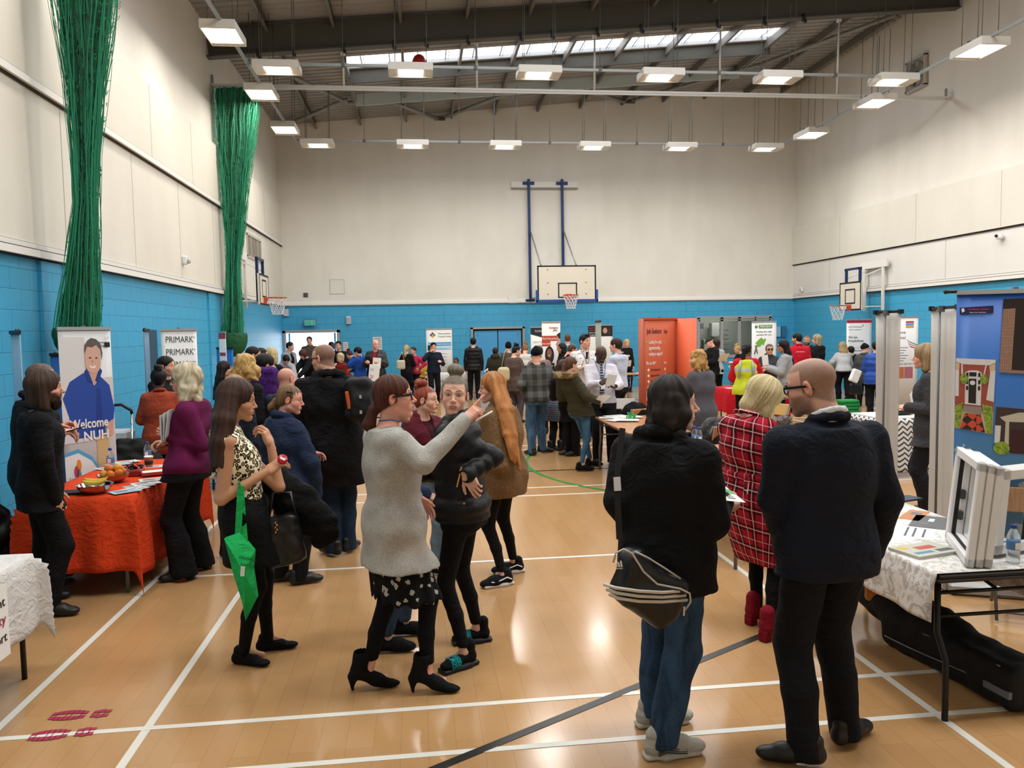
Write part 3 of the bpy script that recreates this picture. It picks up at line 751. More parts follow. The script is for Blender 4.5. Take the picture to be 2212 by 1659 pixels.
    nm='sock';S.cone(P(0,-.05,.058),P(0,.1,.05),.032,.034,.02);S.ell(P(0,.13,.045),(.04,.045,.02),.02,R=R);S.cone(P(0,-.035,.06),P(0,-.04,.14),.034,.034,.02)
    S.cut((0,0,.03),(0,0,-1))
   s.put(S,nm,mat)
   if sole or kind=='slider':
    S=SDF(f+np.array([-.25,-.25,-.01]),f+np.array([.25,.25,.08]),min(h,.006));S.rbox(P(0,-.03,.014),(.076,.13,.03),.02,.01,R=R);S.rbox(P(.003,.075,.014),(.09,.19,.028),.013,.03,R=R)
    s.put(S,'sole',sole or M('slider rubber','101010',.6))
   if kind=='slider':
    S=SDF(f+np.array([-.25,-.25,0]),f+np.array([.25,.25,.14]),.0045);S.cone(P(-.0,.06,.05),P(.0,.115,.043),.046,.046,0,fl=((0,0,1),.82));S.cut((0,0,.016),(0,0,-1));S.cut(P(0,.122,0),R@np.array([0,1,0]));S.cut(P(0,.052,0),R@np.array([0,-1,0]))
    s.put(S,'strap',cloth('1fa3a8','lace','0d1416'))
  return s
 def hair(s,style,c1,c2=None,L=.3,curl=0.,th=0.,name='hair',back=0,drift=(0,0),fc=0.,seed=1.0,side=None,amp=None,fr=1.0):
  c2=c2 or c1;h=(.0045,.0065,.0115)[s.q];R,c,k=s.hR,s.hc,s.hs
  def P(x,y,z,dz=0.):v=c+R@(np.array([x,y,z])*k);v[2]-=dz;return v
  S=SDF(c+np.array([-.3,-.3,-.2-L]),c+np.array([.3,.3,.32]),h)
  def shell(t,zc=.036):S.ell(P(0,-.014,zc),np.array([.0775+t,.0965+t,.084+t])*k,.02,R=R)
  def face(w=.078,low=-.05,y=.118,hgt=.1,ry=.078):S.ell(P(0,y,low),np.array([w+fc,ry+fc,hgt])*k,.014,R=R,op='s')
  def ears():
   for x in(-1,1):S.ell(P(x*.088,.006,-.02),np.array([.03,.034,.04])*k,.012,R=R,op='s')
  nrm=lambda v:R@np.array(v,float)
  if style in('short','crop','quiff','slick'):
   shell({'short':.008,'crop':.003,'quiff':.008,'slick':.006}[style]+th);S.ell(P(0,-.055,-.01),np.array([.066,.05,.07])*k,.03,R=R)
   if style=='quiff':S.ell(P(0,.06,.105),np.array([.05,.03,.022])*k,.02,R=R)
   S.cut(P(0,-.06,-.052),nrm((0,.35,-1)),.015);face(.072,-.03,.122,.092,.07);ears();amp=.0025 if amp is None else amp
  elif style=='bob':
   shell(.02+th)
   for x in(-1,1):S.cone(P(x*.06,-.02,.03),P(x*.07,-.01,-.0,L),.045,.035,.03)
   S.cone(P(0,-.06,.03),P(0,-.06,0,L),.07,.055,.03);S.cone(P(0,-.05,0),P(0,-.062,-.1),.066,.055,.03);face(.068,-.032,.125,.105,.082)
  elif style in('long','wavy','curly'):
   shell(.014+th);n=7
   for j in range(n):
    an=PI*(.5+(j/(n-1)-.5)*(1.28 if back==0 else 1.0));x,y=math.cos(an)*.062,-.02-math.sin(an)*.052
    e=1.0+curl*.5;wl=L*(1-.12*abs(j-3)/3)+rnd.uniform(-.02,.02)
    p=[P(x,y,.02)]
    for t in(.3,.65,1.0):
     q=P(x*e*(1+.25*t),y*(1+.25*t)-back*t,.0,wl*t);q+=np.array([math.sin(t*9+j*2+seed),math.cos(t*8+j*3),0])*curl*.03+np.array([*drift,0])*t**.6;p.append(q)
    for a,b,ra,rb in((p[0],p[1],.042,.042),(p[1],p[2],.042,.036),(p[2],p[3],.036,.014)):S.cone(a,b,ra*k,rb*k,.025 if not curl else .012)
   if style=='curly':
    rr=random.Random(int(seed*100))
    for _ in range(60):
     an=rr.uniform(.05*PI,.95*PI);zz=rr.uniform(-.12,.11);r=.1 if zz<.05 else .085;S.ell(P(math.cos(an)*r*.95,-math.sin(an)*r*1.05+.02,zz),rr.uniform(.02,.032),.008)
   face(.067,-.036,.122,.108,.078)
  elif style in('pony','bun','updo'):
   shell(.003+th,.034);S.ell(P(0,-.06,-.015),np.array([.062,.045,.07])*k,.03,R=R);S.cut(P(0,-.05,-.06),nrm((0,.55,-1)),.02);face(.070,-.034,.121,.1,.073);ears()
   if style=='bun':S.ell(P(0,-.025,.148),np.array([.052,.045,.036])*k,.012,R=R);S.ell(P(0.01,-.03,.162),np.array([.036,.034,.026])*k,.012,R=R);S.cone(P(0,-.02,.11),P(0,-.022,.13),.03,.03,.01)
   elif style=='updo':
    rr=random.Random(3)
    for _ in range(14):S.ell(P(rr.uniform(-.035,.035),-.05+rr.uniform(-.03,.04),.125+rr.uniform(-.01,.035)),rr.uniform(.018,.03),.008)
   else:
    zz=.0 if side is None else side;S.ell(P(0,-.108,zz),np.array([.024,.024,.024])*k,.012)
    S.cone(P(0,-.12,zz),P(0,-.145,zz-.02,L*.5),.028,.034,.02);S.cone(P(0,-.145,zz-.02,L*.5),P(0,-.13,zz,L),.034,.012,.02)
  elif style=='beanie':
   S.ell(P(0,-.018,.05),np.array([.088,.106,.092])*k,.02,R=R);S.cut(P(0,0,.018),nrm((0,.25,-1)),.004);S.cone(P(-.0,-.03,.13),P(0,-.04,.14),.03,.02,.03);amp=.001
  elif style=='cap':
   S.ell(P(0,-.014,.05),np.array([.084,.102,.085])*k,.02,R=R);S.cut(P(0,0,.04),nrm((0,0,-1)),.004);S.ell(P(0,.095,.045),np.array([.065,.07,.008])*k,.006,R=R@rotX(-.25));amp=0.0
  elif style=='bunhat':
   shell(.014);S.ell(P(0,-.02,.11),np.array([.07,.07,.05])*k,.03,R=R);face();
  elif style=='scarf':
   shell(.016);S.cone(P(0,-.05,.0),P(0,-.06,-.1),.085,.08,.03);face(.064,-.045,.12,.095,.075);amp=.001
  X=S.ax[0][:,None,None]-c[0];Y_=S.ax[1][None,:,None]-c[1];Z=S.ax[2][None,None,:]-c[2]
  amp=(.003 if curl==0 else .005)if amp is None else amp
  def fld(x,y,z):
   lx=(x*R[0,0]+y*R[1,0]+z*R[2,0])/k;ly=(x*R[0,1]+y*R[1,1]+z*R[2,1])/k;lz=(x*R[0,2]+y*R[1,2]+z*R[2,2])/k
   th_=np.arctan2(lx,-(ly+.02))
   if curl>0:w=th_*14*fr+4*np.sin(lz*38+2*np.sin(th_*3+seed))*min(1,curl)+2*np.sin(lz*15+seed)
   else:w=th_*26*fr+1.6*np.sin(lz*13+3*th_+seed)+3*np.sin(th_*5)
   return .6*np.sin(w*.8)+.4*np.sin(w*.31+1.7)
  if amp:S.D+=(amp*fld(X,Y_,Z)).astype(np.float32)
  def strand(V):v=V-c;return .5+.3*fld(v[:,0],v[:,1],v[:,2])+.14*np.sin(v[:,0]*700+v[:,1]*500+v[:,2]*60)
  hm=hairmat(c1,c2)if style not in('beanie','cap','scarf','bunhat')else cloth(c1,'camo' if style=='cap' else 'knit',c2)
  s.hairobj=s.put(S,{'beanie':'beanie','cap':'cap','bunhat':'hat','scarf':'headscarf'}.get(style,name),hm,relaxn=0 if s.q==2 else 1,strand=strand);return s
 def glasses(s,col='0c0c0c',sun=False,up=False,thick=.004):
  R,c,k=s.hR,s.hc,s.hs
  T=R@(rotX(.9)if up else np.eye(3));off=np.array([0,-.025,.07])if up else np.zeros(3)
  def P(x,y,z):return c+(T@np.array([x,y,z])+R@off)*k
  m=MB()
  for sx in(-1,1):
   pts=[P(sx*(.0315+.025*math.cos(a)*(1+.08*math.cos(2*a))),.098-.18*abs(.025*math.cos(a)*sx+.0)*0-.004,.0+.0185*math.sin(a)+.001)for a in np.linspace(0,2*PI,21)]
   m.tube(pts,thick*.55,6,False);m.bar(P(sx*.056,.093,.008),P(sx*.081,.0,.006),thick*.8,thick*1.7);m.bar(P(sx*.081,.0,.006),P(sx*.08,-.035,-.012),.003,.004)
  m.tube([P(-.007,.096,.004),P(0,.1,.007),P(.007,.096,.004)],thick*.5,6)
  o=m.build('glasses',M('spectacle frame '+col,col,.3),s.e)
  m=MB()
  for sx in(-1,1):m.prism([(.0225*math.cos(a),.0165*math.sin(a))for a in np.linspace(0,2*PI,16,endpoint=False)],.0012,P(sx*.0315,.094,.001),T[:,0]*k,T[:,2]*k)
  if sun:m.build('lens',M('dark lens','0a0a0a',.1,spec=.6),o)
  return s
 def lanyard(s,col='1c2c4c',badge=True):
  P=s.topS;z0,z1=s.neck[2]-.28*s.sc,s.neck[2]+.0
  m=MB();lv=[]
  for x in(-1,1):
   pts=[]
   for t in np.linspace(0,1,9):
    z=z1+.015-(z1-z0)*t;st=min(P,key=lambda q:abs(q[0]-z));b=np.interp(z,[q[0]for q in P],[q[4]for q in P]);cx=np.interp(z,[q[0]for q in P],[q[1]for q in P]);cy_=np.interp(z,[q[0]for q in P],[q[2]for q in P])
    pts.append(np.array([cx,cy_,z])+s.rt*x*.075*(1-t)+s.fw*(b*(1 if t>.15 else .75)+.012))
   m.tube([s.neck+s.Rc@np.array([x*.05,-.075,.03])]+[s.neck+s.Rc@np.array([x*.08,-.02,.035])]+pts,.0045,5)
   end=pts[-1]
  o=m.build('lanyard',M('lanyard ribbon '+col,col,.6),s.e)
  if badge:MB().box(end-np.array([0,0,.05])+s.fw*.006,(.06,.004,.09),R=s.Rc).build('badge',M('white card','e8e8e4',.5),o)
  return s
XL,XR,YB,YF=-4.27,12.82,26.0,-3.0
RS=.0877
def roofz(x,z0=8.5):return z0+RS*(x-XL)
def blockmat(axis):
 t=NT('blue_blockwork_'+axis);s3=t.sep(t.co());cb=t.n('ShaderNodeCombineXYZ');t.l(s3[0 if axis=='x' else 1],cb.inputs[0]);t.l(s3[2],cb.inputs[1])
 br=t.n('ShaderNodeTexBrick',offset=.5,i_Scale=1.0);t.l(cb.outputs[0],br.inputs['Vector'])
 for k,v in(('Mortar Size',.006),('Mortar Smooth',.6),('Brick Width',.45),('Row Height',.2265),('Bias',0.)):br.inputs[k].default_value=v
 br.inputs['Color1'].default_value=srgb('3b9fca');br.inputs['Color2'].default_value=srgb('3f9bc4');br.inputs['Mortar'].default_value=srgb('2c7ea3')
 n=t.noise(t.co(),1.2,3);c=t.mix(t.math('MULTIPLY',n,.3),br.outputs['Color'],srgb('4aa6c8'))
 t.set(c,.48,spec=.4);h=t.math('SUBTRACT',1.0,br.outputs['Fac']);t.bump(t.math('ADD',h,t.math('MULTIPLY',t.noise(t.co(),120,2),.12)),.5,.008);return t.m
def paintmat(name,c,c2=None):
 t=NT(name);v=t.co();n=t.noise(v,.5,4,.6);n2=t.noise(t.co(scale=(1,1,.25)),2.2,3)
 f=t.math('ADD',t.math('MULTIPLY',n,.6),t.math('MULTIPLY',n2,.4));t.set(t.ramp(f,[(.3,c2 or c),(.6,c)]),.75,spec=.3);return t.m
WHITE=paintmat('upper wall paint','dedad0','d3cfc4');LEDGE=M('white ledge paint','e2dfd8',.5);SHADELINE=M('painted shade line','2e2c29',.8)
def struct(name,m,mat,parent=None,**k):
 o=m.build(name,mat,parent)
 if parent is None:o['kind']='structure'
 return o
t=NT('sports_floor');v=t.co();s3=t.sep(v);cb=t.n('ShaderNodeCombineXYZ');t.l(s3[1],cb.inputs[0]);t.l(s3[0],cb.inputs[1])
br=t.n('ShaderNodeTexBrick',offset=.37,i_Scale=1.0);t.l(cb.outputs[0],br.inputs['Vector'])
for k_,v_ in(('Mortar Size',.0012),('Mortar Smooth',.3),('Brick Width',.92),('Row Height',.13),('Bias',.0)):br.inputs[k_].default_value=v_
br.inputs['Color1'].default_value=srgb('b58d60');br.inputs['Color2'].default_value=srgb('ad8457');br.inputs['Mortar'].default_value=srgb('8f6436')
gr=t.noise(t.co(scale=(14,1,1)),7,4,.6,.4);big=t.noise(v,.45,3)
c=t.mix(t.math('MULTIPLY',gr,.35),br.outputs['Color'],srgb('a0764a'));c=t.mix(t.math('MULTIPLY',big,.35),c,srgb('c09a6c'))
sc_=t.noise(t.co(scale=(3,1.2,1),rot=(0,0,.5)),9,4,.7,1.);c=t.mix(t.math('MULTIPLY',t.math('GREATER_THAN',sc_,.74),.35),c,srgb('6d4a2a'))
t.set(c,t.math('ADD',.11,t.math('MULTIPLY',t.noise(v,3,3),.12)),spec=.42);FLOORM=t.m
fl=struct('floor',MB().box(((XL+XR)/2,(YF+YB)/2,-.05),(XR-XL+.4,YB-YF+.4,.1)),FLOORM)
LW=M('white court line paint','d9d6cc',.35);LK=M('black court line paint','23221f',.35);LG=M('green court line paint','1d8a3c',.35)
def line(x0,y0,x1,y1,w,mat,z=.0015):
 m=MB();m.bar((x0,y0,z/2),(x1,y1,z/2),w,z);return m.build('court_line',mat,fl)
for x in(-2.15,-1.395,2.525):line(x,-1,x,9.7 if x!=2.525 else 9.7,.042,LW)
line(4.6,3.57,4.6,9.7,.04,LW)
for y in(4.035,3.575,9.19,9.655):line(-2.17,y,11.2,y,.04,LW,.0021)
line(-2.15,6.61,2.52,6.61,.04,LW,.0021);line(4.6,6.61,11.2,6.61,.04,LW,.0021)
for y in(12.8,13.26,15.9,18.4):line(-3.2,y,11.2,y,.04,LW,.0021)
for x in(-2.4,0.1,5.2,7.7):line(x,12.8,x,22,.04,LW)
pk=[atz(*p)for p in((700,1800),(945,1659),(1040,1613),(1380,1465),(1640,1375),(1850,1310))]
P2=[pk[1],pk[2],pk[3],pk[4]]
m=MB();ys=np.linspace(0,1,25);A,B=pk[1],pk[4];d=(B-A)
def arcpt(t):p=A+d*(t*1.9-.6);return p
m=MB();m.bar((arcpt(0)[0],arcpt(0)[1],.0013),(arcpt(1)[0],arcpt(1)[1],.0013),.05,.0026);m.build('court_line',LK,fl)
line(-3.5,10.8,11,10.8,.045,LK,.0026)
ga=[atz(*p)for p in((1172,981),(1150,990),(1142,1003),(1145,1018),(1160,1030),(1190,1043),(1225,1053),(1275,1064),(1330,1074))]
cg=np.array([4.45,11.2]);R=2.93
def gp(an,r,z=.003):return(cg[0]+r*math.cos(an),cg[1]+r*math.sin(an),z)
m=MB();m.grid(lambda u,v:gp(PI*(.55+.95*u),R+.05*(v-.5)),90,2,False);m.build('court_line',LG,fl)
def boxwall(name,axis,pos,lo,hi,z0,z1,th,mat,holes=(),parent=None,out=-1,kids=None):
 """upright slab with openings [(a0,a1,b0,b1)]"""
 cuts=sorted(set([lo,hi]+[h[0]for h in holes]+[h[1]for h in holes]));m=MB()
 for a,b in zip(cuts[:-1],cuts[1:]):
  zs=[z0,z1];hs=[h for h in holes if h[0]<=a+1e-6 and h[1]>=b-1e-6];segs=[];z=z0
  for h in sorted(hs,key=lambda q:q[2]):
   if h[2]>z+1e-4:segs.append((z,h[2]))
   z=max(z,h[3])
  if z<z1-1e-4:segs.append((z,z1))
  for q0,q1 in segs:
   if axis=='x':m.box(((a+b)/2,pos+th/2,(q0+q1)/2),(b-a,th,q1-q0))
   else:m.box((pos+out*th/2,(a+b)/2,(q0+q1)/2),(th,b-a,q1-q0))
 return struct(name,m,mat,parent)
DOORX=(-4.2,-2.57);DBL=(1.78,3.42);WIN=(9.42,11.96,.95,2.27)
wb=boxwall('wall_back','x',YB,XL-.2,XR+.2,0,2.85,.22,blockmat('x'),[(DOORX[0],DOORX[1],0,2.0),(DBL[0],DBL[1],0,2.02),WIN])
m=MB();m.add([(XL-.2,YB,2.85),(XR+.2,YB,2.85),(XR+.2,YB,roofz(XR)+.1),(XL-.2,YB,roofz(XL)+.1),(XL-.2,YB+.2,2.85),(XR+.2,YB+.2,2.85),(XR+.2,YB+.2,roofz(XR)+.1),(XL-.2,YB+.2,roofz(XL)+.1)],[(0,1,2,3),(7,6,5,4),(0,4,5,1),(3,2,6,7)]);struct('upper_wall',m,WHITE,wb)
m=MB();m.box(((XL+XR)/2,YB-.04,2.905),(XR-XL,.08,.075));m.box(((XL+XR)/2,YB-.02,2.965),(XR-XL,.04,.05));struct('ledge',m,LEDGE,wb)
for x in(5.98,1.06,9.2):MB().box((x,YB-.006,1.42),(.42,.012,2.82)).build('blockwork_pier',blockmat('x'),wb)
wl=boxwall('wall_left','y',XL,YF,YB,0,2.85,.22,blockmat('y'))
m=MB();m.box((XL-.11,(YF+YB)/2,5.9),(.2,YB-YF,6.0));struct('upper_wall',m,WHITE,wl)
m=MB();m.box((XL+.02,(YF+YB)/2,3.88),(.04,YB-YF,1.72));struct('lower_panel',m,paintmat('warm panel','dcd7cb','d4cfc2'),wl)
m=MB();m.box((XL+.035,(YF+YB)/2,5.43),(.07,YB-YF,1.2));struct('upper_panel',m,paintmat('warm panel b','dad5c8','d2cdbf'),wl)
m=MB();m.box((XL+.05,(YF+YB)/2,2.9),(.1,YB-YF,.08));m.box((XL+.03,(YF+YB)/2,2.975),(.06,YB-YF,.07));m.box((XL+.055,(YF+YB)/2,4.79),(.11,YB-YF,.08));struct('ledge',m,LEDGE,wl)
m=MB();m.box((XL+.045,(YF+YB)/2,4.738),(.05,YB-YF,.022));m.box((XL+.075,(YF+YB)/2,4.836),(.04,YB-YF,.014));m.box((XL+.07,(YF+YB)/2,2.945),(.05,YB-YF,.01));m.box((XL+.03,(YF+YB)/2,2.855),(.06,YB-YF,.012));struct('shade_strip',m,SHADELINE,wl)  # solid dark strips paint in the shade lines along the ledges
m=MB()
for y in(10.35,12.75,15.1,17.5,19.9,22.3):m.box((XL+.0415,y,3.88),(.004,.008,1.7));m.box((XL+.0715,y+.9,5.43),(.004,.007,1.18))
struct('panel_joint',m,M('panel joint','a7a196',.8),wl)
m=MB()
for y in(9.9,17.2):m.box((XL+.02,y,1.42),(.04,.5,2.84))
struct('blockwork_pier',m,blockmat('y'),wl)
wr=boxwall('wall_right','y',XR,YF,YB,0,2.85,.22,blockmat('y'),out=1)
m=MB();m.box((XR+.13,(YF+YB)/2,6.6),(.2,YB-YF,7.6));struct('upper_wall',m,WHITE,wr)
m=MB();m.box((XR-.0,(YF+YB)/2,3.5),(.06,YB-YF,.96));struct('lower_panel',m,paintmat('cool panel','dcdad4','d5d3cd'),wr)
m=MB();m.box((XR-.03,(YF+YB)/2,4.64),(.12,YB-YF,1.25));struct('upper_panel',m,paintmat('cool panel b','d6d3c8','cfccc0'),wr)
m=MB();m.box((XR-.04,(YF+YB)/2,2.91),(.1,YB-YF,.075));m.box((XR-.02,(YF+YB)/2,2.985),(.06,YB-YF,.05));struct('ledge',m,LEDGE,wr)
m=MB();m.box((XR-.035,(YF+YB)/2,4.0),(.06,YB-YF,.03));m.box((XR-.05,(YF+YB)/2,2.865),(.08,YB-YF,.012));m.box((XR-.06,(YF+YB)/2,2.952),(.05,YB-YF,.01));struct('shade_strip',m,SHADELINE,wr)  # dark strips paint in the shade lines under the panel and ledge
m=MB()
for y in(23.6,18.1,13.2):m.box((XR-.031,y,3.5),(.004,.012,.92))
for y in(22.9,19.2,16.2):m.box((XR-.0915,y,4.64),(.004,.008,1.22))
struct('panel_joint',m,M('panel joint','a7a196',.8),wr)
wf=struct('wall_front',MB().box(((XL+XR)/2,YF-.1,5.2),(XR-XL+.4,.2,10.6)),WHITE)
def deckpiece(x0,x1,y0,y1):
 m=MB();per=.26;n=int(math.ceil((y1-y0)/per));ys=[]
 for i in range(n):
  for f,z in((0,0),(.55,0),(.62,.045),(.93,.045)):ys.append((min(y0+(i+f)*per,y1),z))
 ys.append((y1,0));vs=[];fs=[]
 for y,z in ys:vs+=[(x0,y,roofz(x0)+z),(x1,y,roofz(x1)+z)]
 for i in range(len(ys)-1):fs.append((2*i,2*i+1,2*i+3,2*i+2))
 m.add(vs,fs);return m
DECK=M('roof deck','908e8a',.55,.0,.5,var=.06);STEEL=M('dark painted steel','4b4942',.6,var=.05);GALV=M('galvanised steel','8d8f8c',.45,.3,var=.06);PURL=M('purlin steel','6f6c65',.5,.2)
RX0,RX1,RY0,RY1=-1.6,9.75,20.3,21.15
d0=deckpiece(XL-.2,RX0,YF,YB+.2);d0.add(*[(lambda k:(k.v,k.f))(deckpiece(RX0,RX1,YF,RY0))][0]);k1=deckpiece(RX0,RX1,RY1,YB+.2);d0.add(k1.v,k1.f);k1=deckpiece(RX1,XR+.2,YF,YB+.2);d0.add(k1.v,k1.f)
ceil=d0.build('ceiling',DECK,None,solid=.03);ceil['kind']='structure'
gl=MB();gl.add([(RX0,RY0,roofz(RX0)+.08),(RX1,RY0,roofz(RX1)+.08),(RX1,RY1,roofz(RX1)+.08),(RX0,RY1,roofz(RX0)+.08)],[(0,1,2,3)])
rl=empty('window_2',(0,0,0),kind='structure');SKYM=emis('daylit rooflight glazing','f4f8ff',4.5);gl.build('glazing',SKYM,rl)
m=MB()
for i in range(16):
 x=RX0+(RX1-RX0)*(i+.5)/16;m.bar((x,RY0,roofz(x)+.05),(x,RY1,roofz(x)+.05),.03,.03);m.bar((x+.07,RY0,roofz(x)+.05),(x+.07,RY1,roofz(x)+.05),.015,.02)
m.build('glazing_bar',M('glazing bar','b9c4cc',.5),rl)
m=MB()
for a in((RX0,RX0),(RX1,RX1)):m.box((a[0],(RY0+24.2)/2,roofz(a[0])-.05),(.05,24.2-RY0,.3))
m.build('kerb',GALV,rl)
m=MB();m.bar((RX0,21.3,roofz(RX0)-.17),(RX1,21.3,roofz(RX1)-.17),.05,.36);m.build('dark_kerb',STEEL,rl)
m=MB();m.bar((RX0,23.4,roofz(RX0)-.16),(RX1,23.4,roofz(RX1)-.16),.05,.34);m.build('pale_kerb',M('pale kerb','b9c6c8',.5),rl)  # pale blue-grey colour stands in for sky light falling on this kerb
def ibeam(y,zb,zt,w=.22,x0=XL,x1=XR):
 m=MB();f=lambda x,z:z+.0985*(x-XL)if False else z+RS*(x-XL)
 m.bar((x0,y,f(x0,(zb+zt)/2)),(x1,y,f(x1,(zb+zt)/2)),.03,zt-zb)
 m.bar((x0,y,f(x0,zb)),(x1,y,f(x1,zb)),w,.03);m.bar((x0,y,f(x0,zt)),(x1,y,f(x1,zt)),w,.03);return m
for y in(17.85,9.7,1.6):
 b=ibeam(y,7.83,8.42).build('roof_beam',STEEL);b['kind']='structure'
for x in(-3.05,-1.66,-.23,1.21,2.6,4.0,5.4,6.8,8.2,9.6,11.0,12.3):
 m=MB();z=roofz(x);m.box((x,7.0+4.7,z-.11),(.012,29.0,.2));m.box((x+.03,11.7,z-.205),(.06,29.0,.012));m.box((x+.03,11.7,z-.02),(.06,29,.012))
 o=m.build('purlin_beam',PURL);o['kind']='structure'
def rp(px,py,z0=8.3):
 d=ray(px,py);t=(z0+RS*(0-XL)-CAMH)/(d[2]-RS*d[0]);return CAM+d*t
for a,b in(((590,282),(748,215)),((620,160),(752,222)),((752,222),(850,222)),((850,222),(945,256)),((962,252),(1112,196)),((1255,192),(1350,220)),((1365,217),(1640,140)),((1640,140),(1935,32))):
 A,B=rp(*a),rp(*b);o=MB().tube([A,B],.06,10).build('roof_brace',GALV,None);o['kind']='structure'
for px in(945,1355):
 p=rp(px+5,256 if px<1000 else 219);o=MB().box(p,(.34,.12,.1)).build('roof_brace',STEEL);o['kind']='structure'
HOUS=M('lamp housing','cfcac0',.5);LAMP=emis('lamp diffuser','fff6e8',9.0);WIRE=M('thin wire','55534e',.5,.3);ALU=M('track aluminium','d0cfca',.4,.2)
ZL_=7.0
REFL=M('lamp reflector','c2b9a8',.35,.3)
def lamp_proto(rowx):
 e=empty('ceiling_light',(0,0,0));m=MB();L,W=(.84,.5)if rowx else(.56,.86);t=.12
 m.box((0,0,.07),(L,W,.02));m.box((0,-W/2,0),(L,.015,t));m.box((0,W/2,0),(L,.015,t));m.box((-L/2,0,0),(.015,W,t));m.box((L/2,0,0),(.015,W,t));m.build('housing',HOUS,e)
 l2,w2=(.46,.42)if rowx else(.44,.68);m=MB()
 if rowx:
  for s_ in(-1,1):MB().box((s_*(L/2+l2/2)/2,0,-.035),((L-l2)/2-.01,W-.02,.01),R=rotY(s_*.25)).build('reflector',REFL,e)
 else:
  for s_ in(-1,1):MB().box((0,s_*(W/2-.045),-.04),(L,.09,.01)).build('reflector',REFL,e)
 m=MB()
 if rowx:m.box((0,-.105,-.03),(l2,.2,.01));m.box((0,.105,-.03),(l2,.2,.01))
 else:m.box((0,0,-.03),(l2,w2,.01))
 m.build('diffuser',LAMP,e)
 for sx in(-1,1):
  for sy in(-.5,.5):MB().tube([(sx*L*.36,sy*W*.5,.07),(sx*L*.36+.03,sy*W*.5,1.55)],.007,5).build('hanging_wire',WIRE,e)
  MB().box((sx*L*.36,0,.1),(.05,.06,.06)).build('bracket',M('black bracket','1b1a19',.6),e)
 return e
def copy_tree(o,parent=None):
 c=o.copy();COL.objects.link(c);c.parent=parent
 for ch in[k for k in COL.objects if k.parent==o]:copy_tree(ch,c)
 return c
def kids(o):return[k for k in COL.objects if k.parent==o]
lx,ly_=lamp_proto(True),lamp_proto(False);n_lamp=0
LPOS=[]
nm=['leftmost','second from the left','third from the left','third from the right','second from the right','rightmost']
for i,x in enumerate((-2.53,-.01,2.5,4.98,7.45,9.98)):
 LPOS.append((x,15.88,1,f'white hanging strip lamp, {nm[i]} in the nearer row across the hall','lamps in the nearer row across the hall'));LPOS.append((x,22.0,1,f'white hanging strip lamp, {nm[i]} in the far row before the end wall','lamps in the far row by the end wall'))
for i,y in enumerate((14.17,17.5,20.44)):LPOS.append((-3.12,y,0,'hanging lamp along the left wall, '+('nearest of three, above the dark beam end','middle one, behind the smaller net','farthest of three, close to the far corner')[i],'lamps along the left wall'))
for i,y in enumerate((14.01,17.43,20.39)):LPOS.append((10.5,y,0,'hanging lamp along the right wall, '+('nearest and largest of three','middle of three, below the curtain track end','farthest of three, close to the far right corner')[i],'lamps along the right wall'))
first={0:True,1:True}
for x,y,rx,lab,gp_ in LPOS:
 pr=lx if rx else ly_
 if first[rx]:o=pr;first[rx]=False;ps_=list(kids(pr))
 else:o=copy_tree(pr)
 o.location=(x,y,ZL_+.02);tag(o,lab,'ceiling light',gp_)
def area(x,y,z,sx,sy,e,col=(1,.955,.9),rot=(0,0,0)):
 l=bpy.data.lights.new('area_light','AREA');l.shape='RECTANGLE';l.size=sx;l.size_y=sy;l.energy=e;l.color=col;o=bpy.data.objects.new('area_light',l);COL.objects.link(o);o.location=(x,y,z);o.rotation_euler=rot;return o
LE=62
for x,y,rx,_,_ in LPOS:area(x,y,ZL_-.06,.5 if rx else .45,.42 if rx else .7,LE*(.6 if x<-2 else .85 if x>10 else 1))
for y in(9.6,3.4):  # added out-of-view lights continue the lamp rows for brightness, without fixtures
 for x in(-3.1,-.01,2.5,4.98,7.45,10.4):area(x,y,ZL_-.06,.5,.42,LE)
for y in(12.0,6.5,.5):  # further added out-of-view lights along the side rows, without fixtures
 for x in(-3.1,10.4):area(x,y,ZL_-.06,.45,.7,LE*(.5 if x<0 else .8))
for i,(y,e)in enumerate(((12.3,420),(4.4,420))):  # added out-of-view glowing panels and area lights; the deck has no opening here
 g2=MB().add([(RX0,y-.6,roofz(RX0)-.03),(RX1,y-.6,roofz(RX1)-.03),(RX1,y+.6,roofz(RX1)-.03),(RX0,y+.6,roofz(RX0)-.03)],[(0,1,2,3)]).build('window_%d'%(3+i),SKYM);g2['kind']='structure'
 area((RX0+RX1)/2,y,roofz(4)-.12,11.2,1.2,e,(.9,.95,1.0),(0,-.0877,0))
area((RX0+RX1)/2,20.7,8.85,9.5,.7,260,(.9,.95,1.0),(0,-.0877,0))
cf=empty('lamp_conduit',(0,0,0),'grey metal conduit frame that the ceiling lamps hang along','conduit')
m=MB();z=ZL_+.1
m.bar((-3.08,5,z),(-3.08,22,z),.05);m.bar((10.42,5,z),(10.42,22,z),.05);m.bar((-3.08,15.9,z),(10.42,15.9,z),.05);m.bar((-3.08,22,z),(10.42,22,z),.05);m.build('conduit',GALV,cf)
for y in(15.9,22):
 for x in(-1.3,1.25,3.74,6.2,8.7):MB().tube([(x,y,z),(x+.02,y,8.6)],.006,5).box((x,y,z),(.07,.07,.07)).build('hanging_wire',WIRE,cf)
for x in(-3.08,10.42):
 for y in(12.6,18.9):MB().tube([(x,y,z),(x,y,8.4)],.006,5).build('hanging_wire',WIRE,cf)
ct=empty('curtain_track',(0,0,0),'long aluminium curtain track spanning the hall below the dark beam','curtain track')
m=MB();m.box(((XL+XR)/2,18.1,7.34),(XR-XL,.07,.05));m.box(((XL+XR)/2,18.1,7.295),(XR-XL,.035,.04));m.build('rail',ALU,ct)
